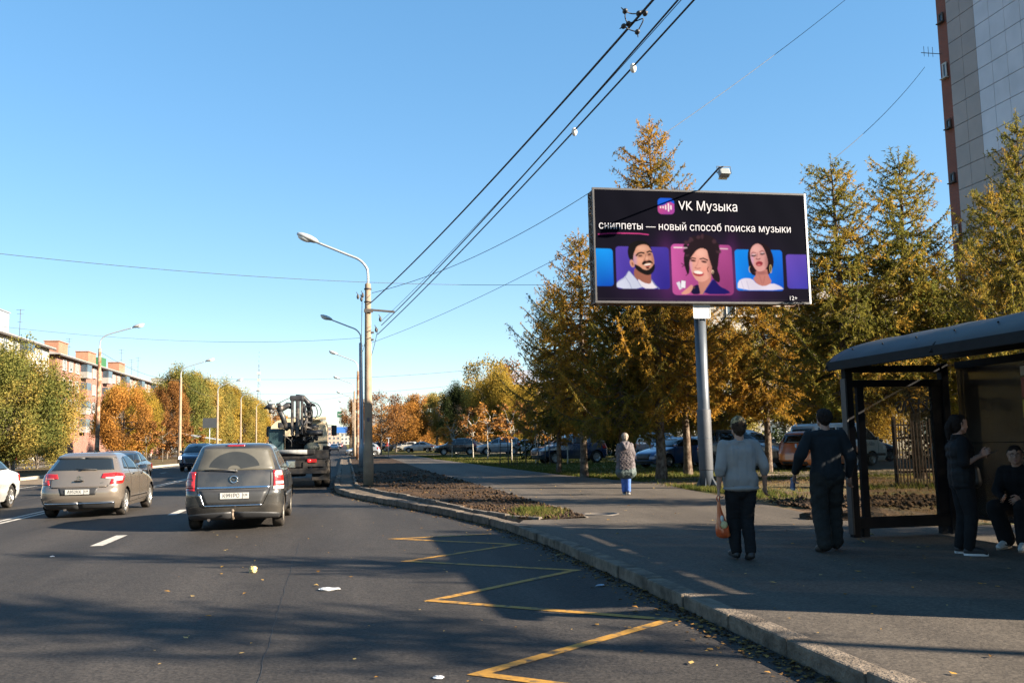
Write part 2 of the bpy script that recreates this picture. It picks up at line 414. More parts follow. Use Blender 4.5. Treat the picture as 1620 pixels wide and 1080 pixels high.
# the bus stop pavement and the footpath, one slab
WALK = [(3.3, -20), (3.3, 0), (3.25, 4), (3.2, 6.3), (3.16, 9.5), (3.12, 12.0), (3.06, 13.8), (2.95, 16.0), (3.2, 16.75), (3.8, 16.7), (4.42, 16.78), (4.50, 17.3), (4.46, 21), (4.43, 25.7),
        (4.15, 40), (4.0, 47.6), (4.05, 76), (4.1, 101), (7.0, 101), (7.2, 75), (8.17, 47.3), (8.69, 35.7), (9.35, 30.6), (14, 31.4), (26, 32.0), (26, 30.4), (14, 29.8), (9.9, 28.6), (9.3, 24.5), (8.9, 20), (8.35, 15), (8.6, 13.2), (10.3, 12.9), (10.3, -20)]
sheet('footpath', WALK, 0.126, M_WALK, thick=0.2)
# strip between road kerb and low kerb
STRIP = [(-.22, 101), (.28, 101), (.28, 34), (.30, 31), (.95, 27.2), (1.7, 23.6), (2.25, 20.8), (2.8, 17.9), (3.0, 16.9), (2.9, 16.2), (2.82, 16.4), (2.6, 18), (2.15, 20.3), (1.55, 22.6), (.6, 26.4), (.15, 28.5), (-.12, 30.7), (-.22, 34)]
sheet('kerb_strip', STRIP, 0.108, mat('strip_paving', (0.14, 0.11, 0.08), 0.9, var=0.3, scale=7, bump=0.6, bscale=40, color2=(0.08, 0.06, 0.045), c2scale=1.5, coords='POS'), thick=0.18)
# lawn and dirt right of the footpath (sit a touch lower than the walk)
sheet('lawn', [(7.2, 12.5), (200, 12.5), (200, 103), (6.9, 103), (7.15, 75), (8.1, 47.3), (8.6, 35.7), (9.2, 30.6), (9.2, 24.5), (8.8, 20), (8.3, 15)], 0.085, M_LAWN)
sheet('field', [(4.0, 116), (400, 122), (400, 1500), (0.35, 1500), (0.35, 116)], 0.05, M_LAWN)
sheet('parking_lot', [(16.5, 32.6), (90, 28), (90, 66), (18.5, 66), (15.5, 50), (15.2, 36)], 0.093, M_PAVELOT)
sheet('parking_road', [(10.2, 84), (90, 78), (90, 101), (8.9, 101)], 0.095, M_PAVELOT)
kerb_run('lot_kerb', [(14.2, 33.4), (20, 32.1), (34, 31)], 0.14, 0.17, 0.0, M_KERB, side=1, seed=9)

def lumpy(name, x0, x1, y0, y1, z, amp, m, stepx=0.12, stepy=0.12, seed=0, freq=3.0, edge=None, kind='structure'):
    """uneven earth: x0/x1 are functions of y"""
    ys = np.arange(y0, y1+1e-6, stepy); nx = max(4, int(max(x1(y)-x0(y) for y in ys)/stepx))
    t = np.linspace(0, 1, nx)
    X = np.stack([x0(y)+(x1(y)-x0(y))*t for y in ys]); Y = np.repeat(ys[:, None], nx, 1)
    P = np.stack([X, Y, np.zeros_like(X)], -1)
    h = noise3(P, freq, seed)*0.5+noise3(P, freq*3.1, seed+1)*0.3+noise3(P, freq*8, seed+2)*0.22
    fade = np.minimum(1, np.minimum(t, 1-t)*nx*stepx/0.25)[None, :]
    rng = np.random.RandomState(seed); h = h + rng.normal(size=h.shape)*0.12
    P[..., 2] = z + amp*h*fade
    me = grid_mesh(name, P); o = link(name, me, None, m); o['kind'] = kind
    return o
ix = np.array(INNER)[::-1]
def inner_x(y): return float(np.interp(y, ix[:, 1], ix[:, 0]))+0.09
def soil_r(y): return float(np.interp(y, [16.8, 17.3, 21, 25.7, 40, 47.6, 76, 101], [4.40, 4.47, 4.43, 4.40, 4.12, 3.97, 4.02, 4.07]))
lumpy('soil_bed', lambda y: min(inner_x(y), soil_r(y)-0.05), soil_r, 16.75, 42, 0.135, 0.055, M_SOIL, 0.07, 0.07, 3, 2.6)
lumpy('soil_bed_far', inner_x, soil_r, 42, 101, 0.135, 0.05, M_SOIL, 0.2, 0.3, 5, 2.0)
kerb_run('bed_edging', [(4.44, 16.75), (4.52, 17.3), (4.48, 21), (4.45, 25.7), (4.17, 40), (4.02, 47.6), (4.07, 76), (4.12, 101)], 0.055, 0.142, 0.0, M_OLDKERB, stone=1.2, jit=0.006, seed=6, side=1, bev=0.006)
def walk_r(y): return float(np.interp(y, [12.9, 13.2, 15, 20, 24.5, 28.5], [9.3, 8.6, 8.35, 8.9, 9.3, 9.85]))
lumpy('dirt_patch', lambda y: walk_r(y)+0.02, lambda y: 17.5+0.3*math.sin(y), 13.0, 28.4, 0.115, 0.05, M_DIRT, 0.11, 0.11, 8, 1.5)
lumpy('dirt_bank', lambda y: 9.1+0.1*math.sin(5*y), lambda y: 12.2+0.2*math.sin(3*y), 17.0, 18.6, 0.17, 0.10, M_SOIL, 0.06, 0.06, 18, 4.0)
# loose clods lying on the soil (too many to count)
def clods(name, n, fx, z, smin, smax, m, seed):
    rng = np.random.RandomState(seed); V = []; F = []
    base = np.array([(1, 0, 0), (-1, 0, 0), (0, 1, 0), (0, -1, 0), (0, 0, 1), (0, 0, -1)], float)
    tri = np.array([(0, 2, 4), (2, 1, 4), (1, 3, 4), (3, 0, 4), (2, 0, 5), (1, 2, 5), (3, 1, 5), (0, 3, 5)])
    for i in range(n):
        x, y = fx(rng); s = smin+(smax-smin)*rng.rand()**3
        v = base*(0.6+0.6*rng.rand(6, 1))*s*np.array([1, 1, 0.7]); a = rng.rand()*6.28
        v = v @ np.array([[math.cos(a), math.sin(a), 0], [-math.sin(a), math.cos(a), 0], [0, 0, 1]])
        V.append(v+np.array([x, y, z+s*0.3])); F.append(tri+6*i)
    o = link(name, np_mesh(name, np.concatenate(V), np.concatenate(F)), None, m)
    return tag(o, kind='stuff')
def bed_xy(rng):
    y = 17+rng.rand()**1.6*30; a = inner_x(y); b = soil_r(y); return a+(b-a)*rng.rand(), y
tag(clods('soil_clods', 3800, bed_xy, 0.14, 0.012, 0.06, M_SOIL, 3), 'dark clods of earth scattered over the roadside soil bed', 'soil')
def bank_xy(rng): return rng.uniform(8.9, 13), rng.normal(17.8, 0.9)
tag(clods('earth_clods', 1500, bank_xy, 0.15, 0.015, 0.09, M_SOIL, 5), 'loose brown earth clods along the edge of the footpath', 'soil')

# ---- left side
sheet('left_footpath', [(-17.3, -30), (-17.3, 10), (-17.05, 40), (-16.45, 52), (-15.25, 64), (-14.35, 73), (-13.65, 84), (-13.65, 1500), (-400, 1500), (-400, -30)], 0.10, M_DIRT, thick=0.2)
kerb_run('left_kerb', [(-13.6, 330), (-13.6, 84), (-14.3, 73), (-15.2, 64), (-16.4, 52), (-17.0, 40), (-17.25, 10)], 0.22, 0.15, -0.05, mat('kerb_pale', (0.32, 0.28, 0.22), 0.85, var=0.2, coords='POS'), side=-1, stone=1.5, seed=12)
sheet('left_walk', [(-27.5, 20), (-24.0, 20), (-24.0, 400), (-27.5, 400)], 0.106, M_PAVELOT)
sheet('bay_apron', [(-16.9, 30), (-13.6, 30), (-13.6, 70), (-14.2, 72), (-15.2, 63), (-16.35, 51.5)], 0.004, mat('apron_dirt', (0.17, 0.13, 0.09), 0.9, var=0.3, scale=2, coords='POS'))

# ---- painted markings
def strips(name, segs, w, m, z=0.005):
    mb = MB()
    for a, b in segs:
        a = Vector((a[0], a[1], z)); b = Vector((b[0], b[1], z)); d = (b-a).normalized(); n = Vector((-d.y, d.x, 0))*w/2
        mb.poly([a-n, b-n, b+n, a+n])
    o = mb.build(name, m, fix=False); o['kind'] = 'structure'
    for p in o.data.polygons:
        pass
    return o
def lx(y): return -4.02
segs = []
y = 10.05-6.3*3
while y < 420:
    segs.append(((-4.0, y), (-4.02, y+1.75))); y += 6.55
segs = [s for s in segs]
strips('lane_dashes', [((-4.02, 16.25+6.6*k), (-4.02, 16.25+6.6*k+1.75)) for k in range(-3, 70)], 0.20, M_WHITE)
strips('far_lane_dashes', [((-10.9, 12+6.6*k), (-10.9, 12+6.6*k+1.75)) for k in range(-3, 70)], 0.16, M_WHITE)
strips('centre_line', [((-7.42, -20), (-7.42, 98)), ((-7.66, -20), (-7.66, 98)), ((-7.42, 118), (-7.42, 600)), ((-7.66, 118), (-7.66, 600))], 0.12, M_WHITE)
strips('edge_line', [((-13.2, -20), (-13.2, 98)), ((-13.2, 118), (-13.2, 600))], 0.12, M_WHITE)
# yellow zigzag of the bus bay as one mitred band
def band(name, pts, w, m, z=0.005):
    pts = [Vector((p[0], p[1])) for p in pts]; L = []; Rr = []
    for i, p in enumerate(pts):
        if 0 < i < len(pts)-1:
            d1 = (p-pts[i-1]).normalized(); d2 = (pts[i+1]-p).normalized(); t = (d1+d2)
            if t.length < 0.05: t = Vector((-d1.y, d1.x))
            t.normalize(); n = Vector((-t.y, t.x)); n1 = Vector((-d1.y, d1.x)); k = 1/max(0.22, n.dot(n1))
        else:
            d = (pts[min(i+1, len(pts)-1)]-pts[max(0, i-1)]).normalized(); n = Vector((-d.y, d.x)); k = 1
        L.append(p+n*k*w/2); Rr.append(p-n*k*w/2)
    mb = MB()
    for i in range(len(pts)-1):
        mb.poly([(Rr[i].x, Rr[i].y, z), (Rr[i+1].x, Rr[i+1].y, z), (L[i+1].x, L[i+1].y, z), (L[i].x, L[i].y, z)])
    o = mb.build(name, m, fix=False); o['kind'] = 'structure'; return o
band('bus_bay_zigzag', [(2.45, 15.75), (0.80, 15.55), (2.56, 14.05), (0.80, 12.62), (2.75, 11.08), (0.85, 9.46), (2.80, 7.88), (0.90, 6.45), (2.85, 4.8), (0.95, 3.3), (2.9, 1.7)], 0.105, M_YELLOW)
# tar seams and cracks in the asphalt
def wiggle(a, b, n, amp, seed):
    r = random.Random(seed); out = []
    off = 0
    for i in range(n+1):
        t = i/n; off = off*0.6+r.uniform(-amp, amp)
        out.append((a[0]+(b[0]-a[0])*t+off, a[1]+(b[1]-a[1])*t+off*0.4))
    return out
M_TAR = mat('tar', (0.018, 0.017, 0.017), 0.7, var=0.2)
for k, (a, b, n) in enumerate([((-0.55, 4.0), (-0.75, 15.5), 90)]):
    band('asphalt_seam', wiggle(a, b, n, 0.010, k), 0.006, M_TAR, 0.003+0.0004*k)
# ------------------------------------------------------------------ buildings
M_GLASS_DK = mat('window_glass', (0.05, 0.07, 0.09), 0.05, var=0.3, scale=0.7, spec=0.9)
M_FRAME_W = mat('window_frame', (0.40, 0.40, 0.385), 0.6, var=0.08)
M_JOINT = mat('dark_joint', (0.03, 0.028, 0.027), 0.9, var=0.1)
M_TILE_G = mat('tile_grey', (0.50, 0.485, 0.51), 0.35, var=0.10, scale=0.9, coords='POS')
M_TILE_B = mat('tile_beige', (0.29, 0.225, 0.185), 0.4, var=0.12, scale=0.9, coords='POS')
def brickmat(name, c1, c2, mortar, sc=1.0, axis='YZ'):
    m = bpy.data.materials.new(name); MATS[name] = m; m.use_nodes = True
    nt = m.node_tree; N = nt.nodes; L = nt.links; b = N['Principled BSDF']; b.inputs['Roughness'].default_value = 0.85
    g = N.new('ShaderNodeNewGeometry'); sp = N.new('ShaderNodeSeparateXYZ'); L.new(g.outputs['Position'], sp.inputs[0])
    ad = N.new('ShaderNodeMath'); L.new(sp.outputs[0], ad.inputs[0]); L.new(sp.outputs[1], ad.inputs[1])
    cb = N.new('ShaderNodeCombineXYZ'); L.new(ad.outputs[0], cb.inputs[0]); L.new(sp.outputs[2], cb.inputs[1])
    br = N.new('ShaderNodeTexBrick'); br.inputs['Scale'].default_value = sc; br.inputs['Mortar Size'].default_value = 0.012
    br.inputs['Brick Width'].default_value = 0.26; br.inputs['Row Height'].default_value = 0.078
    br.inputs[1].default_value = tuple(c1)+(1,); br.inputs[2].default_value = tuple(c2)+(1,); br.inputs[3].default_value = tuple(mortar)+(1,)
    L.new(cb.outputs[0], br.inputs[0])
    n = N.new('ShaderNodeTexNoise'); n.inputs['Scale'].default_value = 0.6; n.inputs['Detail'].default_value = 6; L.new(g.outputs['Position'], n.inputs['Vector'])
    mr = N.new('ShaderNodeMapRange'); mr.inputs[3].default_value = 0.65; mr.inputs[4].default_value = 1.3; L.new(n.outputs['Fac'], mr.inputs[0])
    mm = N.new('ShaderNodeMix'); mm.data_type = 'RGBA'; mm.blend_type = 'MULTIPLY'; mm.inputs[0].default_value = 1
    L.new(br.outputs[0], mm.inputs[6]); L.new(mr.outputs[0], mm.inputs[7]); L.new(mm.outputs[2], b.inputs['Base Color'])
    return m
M_BRICK_R = brickmat('red_brick', (0.17, 0.036, 0.017), (0.145, 0.032, 0.015), (0.26, 0.2, 0.16))
M_BRICK_DK = brickmat('dark_red_brick', (0.23, 0.055, 0.03), (0.19, 0.046, 0.026), (0.12, 0.08, 0.06))
M_BRICK_O = brickmat('orange_brick', (0.21, 0.068, 0.028), (0.18, 0.056, 0.024), (0.3, 0.2, 0.14))
M_PLASTER = mat('white_plaster', (0.44, 0.40, 0.34), 0.85, var=0.12, scale=0.5, color2=(0.30, 0.265, 0.22), c2scale=0.35, c2lo=0.52, c2hi=0.75, coords='POS')
M_CONC = mat('grey_concrete', (0.26, 0.25, 0.23), 0.85, var=0.15, scale=0.6, coords='POS')
M_SLATE = mat('slate_roof', (0.30, 0.28, 0.26), 0.8, var=0.15, scale=1.5, coords='POS')
M_METALROOF = mat('metal_roof', (0.50, 0.52, 0.54), 0.35, metal=0.5, var=0.1, scale=1, coords='POS')
M_DARKTRIM = mat('dark_trim', (0.05, 0.042, 0.038), 0.7, var=0.2)
M_STEEL = mat('galvanised', (0.40, 0.43, 0.46), 0.45, metal=0.5, var=0.15, scale=5)

def window(parent, loc, w, h, face, cache={}, bars=1, m=None, gm=None, depth=0.12):
    """window with frame and its pane (sub-part); face: '+X','-X','-Y','+Y' the way it looks"""
    key = (round(w, 2), round(h, 2), bars, depth, (m or M_FRAME_W).name, (gm or M_GLASS_DK).name)
    ang = {'-Y': 0, '+X': math.pi/2, '+Y': math.pi, '-X': -math.pi/2}[face]
    if key not in cache:
        mb = MB(); t = 0.09
        mb.box((0, -0.02, h/2-t/2), (w, depth, t)); mb.box((0, -0.02, -h/2+t/2), (w, depth, t))
        mb.box((-w/2+t/2, -0.02, 0), (t, depth-.01, h-2*t)); mb.box((w/2-t/2, -0.02, 0), (t, depth-.01, h-2*t))
        for k in range(bars):
            x = -w/2+w*(k+1)/(bars+1)
            mb.box((x, -0.025, 0), (0.06, depth-.03, h-2*t))
        mb.box((0, -0.07, -h/2-0.03), (w+0.14, 0.2, 0.05))
        g = MB(); g.box((0, 0.01, 0), (w-2*t+.01, 0.02, h-2*t+.01))
        cache[key] = (mb.mesh('window'), g.mesh('pane'))
        cache[key][0].materials.append(m or M_FRAME_W); cache[key][1].materials.append(gm or M_GLASS_DK)
    a, b = cache[key]
    o = link('window', a, parent); o.location = loc; o.rotation_euler = (0, 0, ang)
    p = link('pane', b, o)
    return o

def tower():
    t = empty('tower_block', (30.6, 28.1, 0.08), 0, 'tall tower block with grey and beige cladding tiles and dark red brick corner', 'building')
    W, D, H = 12.0, 13.4, 25.2
    mb = MB(); mb.box((W/2+.06, D/2-0.45, H/2), (W-.12, D-.9, H)); mb.build('wall', M_JOINT, t)
    # tile panels on the street side and on the near side
    gm, bm_, lw = MB(), MB(), MB(); tw, th = 1.02, 1.1
    for r in range(22):
        z0 = 0.4+r*th
        for c in range(13):
            y0 = D-.93-(c+1)*tw*0.99; zc = z0+th/2
            grey = (c >= 2 and zc > 14.6) or (zc < 11.3 and c >= 1)
            ((gm if zc > 14 else lw) if grey else bm_).box((0.02, y0+tw/2, zc), (0.10, tw-0.028, th-0.028))
    gm.build('grey_cladding', M_TILE_G, t); lw.build('lower_grey_cladding', M_TILE_G, t); bm_.build('beige_cladding', M_TILE_B, t)
    n = MB(); n.box((W/2, -0.02, H/2), (W-0.3, 0.08, H-0.4)); n.build('side_cladding', M_TILE_B, t)
    rb = MB(); rb.box((W/2+0.05, D-0.44, H/2), (W-0.1, .88, H)); rb.build('brick_corner', M_BRICK_DK, t)
    cap = MB(); cap.box((W/2, D/2, H+.15), (W+.5, D+.5, .3)); cap.build('parapet', M_CONC, t)
    for k in range(8):
        z = 3.0+k*2.85
        window(t, (0.02, D-0.45, z), 0.34, 0.5 if k % 3 else .8, '-X', bars=0, m=M_FRAME_W if k % 3 == 0 else M_DARKTRIM, depth=.05)
    for r in range(9):
        for c in range(4):
            window(t, (1.8+c*2.8, -0.07, 2.2+r*2.85), 1.5, 1.4, '-Y')
    a = MB(); a.tube([(-0.1, D-0.4, 21.0), (-1.1, D-0.2, 21.1)], 0.02); 
    for q in (0.4, 0.65, 0.9): a.tube([(-0.1-q, D-0.3, 20.8+0.06), (-0.1-q, D-0.3, 21.4)], 0.012)
    a.build('antenna', M_DARKTRIM, t)
tower()

def panel_house(name, label, x, y0, y1, depth, h, wall, facing, storeys=5, first=0, pitch=3.2, roof=M_SLATE, loggia=True, chim=0, chimmat=M_BRICK_O, windark=None, seed=0):
    """long street house; facing '+X' or '-X' = the street side"""
    rnd = random.Random(seed)
    t = empty(name, (x, y0, 0.08), 0, label, 'building'); L = y1-y0; sg = 1 if facing == '+X' else -1
    mb = MB(); mb.box((-sg*depth/2, L/2, h/2), (depth, L, h)); mb.build('wall', wall, t)
    # low pitched roof with overhang
    e = 0.7; rz = h; rt = h+1.6; ov = 0.12
    rb = MB()
    pr = [(sg*e, -e, rz), (sg*e, -e, rz+ov), (-sg*depth/2, -e, rt), (-sg*(depth+e), -e, rz+ov), (-sg*(depth+e), -e, rz)]
    rb.prism(pr, (0, L+2*e, 0)); rf = rb.build('roof', roof, t)
    ev = MB(); ev.box((sg*(e-0.05), L/2, rz-0.12), (0.12, L+2*e-.1, 0.2)); ev.build('eaves', M_DARKTRIM, t)
    fl = (h-0.8)/storeys
    n = int((L-3)/pitch)
    for s in range(first, storeys):
        z = 0.9+fl*s+fl*0.5
        for k in range(n):
            y = 2.0+pitch*(k+0.5)
            if loggia and k % 4 == 3:
                lb = MB(); lb.box((sg*0.5, y, z-0.72), (1.0, pitch*0.82, 0.95)); 
                lo = lb.build('balcony', wall if rnd.random() < .65 else M_CONC, t)
                g = MB(); g.box((sg*0.5, y, z+0.32), (0.94, pitch*0.80, 1.1)); g.build('glazing', M_GLASS_DK, lo)
            else:
                window(t, (sg*0.04, y, z+0.1), 1.55, 1.6, facing)
    # end wall windows towards the viewer
    for s in range(first, storeys):
        for k in range(2):
            window(t, (-sg*depth*(0.3+0.4*k), -0.04, 0.9+fl*s+fl*0.55), 1.4, 1.5, '-Y')
    return t, rf, L
def chimney(rf, loc, size, m, cap=True):
    c = MB(); c.box((loc[0], loc[1], loc[2]+size[2]/2), size, bev=.02)
    if cap: c.box((loc[0], loc[1], loc[2]+size[2]+.06), (size[0]+.25, size[1]+.25, .12))
    return c.build('chimney', m, rf)
def antenna(rf, loc, h):
    a = MB(); x, y, z = loc
    a.tube([(x, y, z), (x, y, z+h)], 0.035, 6)
    for k, q in enumerate((0.98, 0.86, 0.6)): a.tube([(x-0.5+0.1*k, y, z+h*q), (x+0.5-0.1*k, y, z+h*q)], 0.022, 5)
    return a.build('roof_antenna', M_DARKTRIM, rf)
t, rf, L = panel_house('apartment_house', 'long white plastered apartment house with a slate roof, nearest on the left', -39.6, 84, 133, 12, 15.0, M_PLASTER, '+X', first=2, seed=1)
chimney(rf, (-2.6, 36, 15.5), (2.2, 4.2, 2.8), M_STEEL); antenna(rf, (-2.5, 45, 15.6), 4.2); chimney(rf, (-4, 29, 15.5), (1.2, 1.4, 1.6), M_DARKTRIM)
t, rf, L = panel_house('apartment_house', 'long red brick apartment house with brick chimneys beyond the white plastered one', -39.8, 137, 212, 12, 14.6, M_BRICK_R, '+X', first=1, seed=2)
for yy in (10, 26, 47): chimney(rf, (-3.0, yy, 15.2), (2.0, 4.6, 2.1), M_BRICK_O)
chimney(rf, (-4.2, 38.5, 15.4), (2.0, 3.4, 2.2), mat('green_hood', (0.025, 0.11, 0.04), 0.6), cap=False)
for yy, hh in ((55, 5.2), (64, 4.0), (70, 5.0), (20, 3.5)): antenna(rf, (-4, yy, 15.6), hh)
t, rf, L = panel_house('apartment_house', 'pale concrete apartment house far down the left side beyond the brick one', -40.5, 222, 268, 12, 14.2, M_CONC, '+X', first=3, seed=3)
for yy in (6, 24, 38): chimney(rf, (-3.0, yy, 14.7), (2.4, 6.0, 2.6), M_CONC)
t, rf, L = panel_house('apartment_house', 'grey apartment house glimpsed between the larches behind the car park', 26, 70, 82, 40, 12.5, M_CONC, '-X', first=0, pitch=3.6, seed=4)
for s in range(5):
    for k in range(12):
        window(t, (2.2+k*3.2, -0.05, 1.9+s*2.5), 1.6, 1.5, '-Y')

def hip_house():
    t = empty('hip_roof_house', (21.5, 138, 0.08), 0, 'pale house with a silver hip roof rising above the yellow trees', 'building')
    W, D, h = 18, 14, 9.6
    mb = MB(); mb.box((W/2, D/2, h/2), (W, D, h)); mb.build('wall', mat('house_cream', (0.42, 0.33, 0.24), 0.85, var=0.12, coords='POS'), t)
    e = 0.8
    rb = MB(); a = [(-e, -e, h), (W+e, -e, h), (W+e, D+e, h), (-e, D+e, h)]; r1, r2 = (4.6, D/2, h+3.0), (W-4.6, D/2, h+3.0)
    rb.poly([a[0], a[1], r2, r1]); rb.poly([a[1], a[2], r2]); rb.poly([a[2], a[3], r1, r2]); rb.poly([a[3], a[0], r1]); rb.poly(a[::-1])
    rf = rb.build('roof', M_METALROOF, t, doubles=.001)
    ev = MB(); ev.box((W/2, D/2, h-.14), (W+1.4, D+1.4, .26)); ev.build('eaves', M_DARKTRIM, t)
    dm = MB(); dm.box((1.5, 4.5, h+1.35), (1.6, 2.4, 1.5)); dm.build('dormer', M_DARKTRIM, rf)
    for s in range(3):
        for k in range(5): window(t, (2+k*3.4, -0.05, 1.9+s*3.0), 1.4, 1.7, '-Y')
        for k in range(3): window(t, (-0.05, 2.5+k*4, 1.9+s*3.0), 1.4, 1.7, '-X')
hip_house()

def far_block(x0, x1, y, d, h, wall, label, storeys, cols, roof=None, name='distant_building', top=None):
    t = empty(name, (x0, y, 0.05), 0, label, 'building')
    W = x1-x0
    mb = MB(); mb.box((W/2, d/2, h/2), (W, d, h)); mb.build('wall', wall, t)
    r = MB(); r.box((W/2, d/2, h+.25), (W+1, d+1, .5)); r.build('roof', roof or M_SLATE, t)
    if top: q = MB(); q.box((W*top, d/2, h+1.6), (W*.22, d*.5, 2.4)); q.build('roof_hut', M_CONC, t)
    fl = h/storeys
    for s in range(storeys):
        for k in range(cols):
            window(t, ((k+.5)*W/cols, -0.05, fl*(s+.55)), min(1.8, W/cols*.55), fl*.5, '-Y', bars=0)
M_PINK = mat('pink_plaster', (0.45, 0.30, 0.24), 0.85, var=0.1, coords='POS')
M_BLUEW = mat('blue_panel', (0.06, 0.14, 0.42), 0.5, var=0.1, coords='POS')
far_block(15.5, 24, 265, 14, 9.3, M_CONC, 'dark grey flat-roofed block behind the orange trees down the street', 5, 6, M_DARKTRIM, top=.5)
far_block(31, 52, 255, 14, 15, M_PINK, 'pale orange block showing above the trees left of the dark evergreen', 5, 6)
far_block(-22, -4, 690, 14, 13, M_PINK, 'pinkish building closing the far end of the street', 4, 6)
far_block(-4, 14, 760, 20, 9, M_PLASTER, 'low white building at the far end of the street', 3, 6, M_METALROOF)
far_block(12, 40, 640, 18, 20, M_CONC, 'pale slab block far off behind the end of the street', 6, 6)
far_block(-60, -30, 560, 18, 17, M_CONC, 'distant grey slab beyond the left hand trees', 5, 7)
# ------------------------------------------------------------------ trees
M_BARK = mat('larch_bark', (0.085, 0.060, 0.045), 0.95, var=0.4, scale=10, bump=1.0, bscale=18, color2=(0.16, 0.13, 0.10), c2scale=5, coords='OBJ', spec=0.1)
M_BARK2 = mat('grey_bark', (0.14, 0.115, 0.09), 0.95, var=0.35, scale=8, bump=0.8, bscale=20, coords='OBJ', spec=0.1)
M_BIRCHB = mat('pale_bark', (0.38, 0.35, 0.30), 0.9, var=0.2, scale=6, color2=(0.06, 0.05, 0.045), c2scale=7, c2lo=.58, c2hi=.66, coords='OBJ', spec=0.1)

def tubes_np(paths, radii, seg=6):
    """many tubes -> verts, faces"""
    V = []; F = []; off = 0
    for p, r in zip(paths, radii):
        p = np.asarray(p, float); r = np.asarray(r, float); n = len(p)
        d = np.gradient(p, axis=0); d /= np.linalg.norm(d, axis=1, keepdims=True)+1e-9
        up = np.where(np.abs(d[:, 2:3]) < .9, np.array([[0, 0, 1.]]), np.array([[1., 0, 0]]))
        if np.abs(d[0, 2]) >= .9: up = np.tile(np.array([[1., 0, 0]]), (n, 1))
        else: up = np.tile(np.array([[0, 0, 1.]]), (n, 1))
        a = np.cross(d, up); a /= np.linalg.norm(a, axis=1, keepdims=True)+1e-9; b = np.cross(a, d)
        t = np.arange(seg)*2*np.pi/seg
        ring = p[:, None]+r[:, None, None]*(np.cos(t)[None, :, None]*a[:, None]+np.sin(t)[None, :, None]*b[:, None])
        V.append(ring.reshape(-1, 3)); idx = off+np.arange(n*seg).reshape(n, seg); nx = np.roll(idx, -1, 1)
        F.append(np.stack([idx[:-1], nx[:-1], nx[1:], idx[1:]], -1).reshape(-1, 4)); off += n*seg
    return np.concatenate(V), np.concatenate(F)

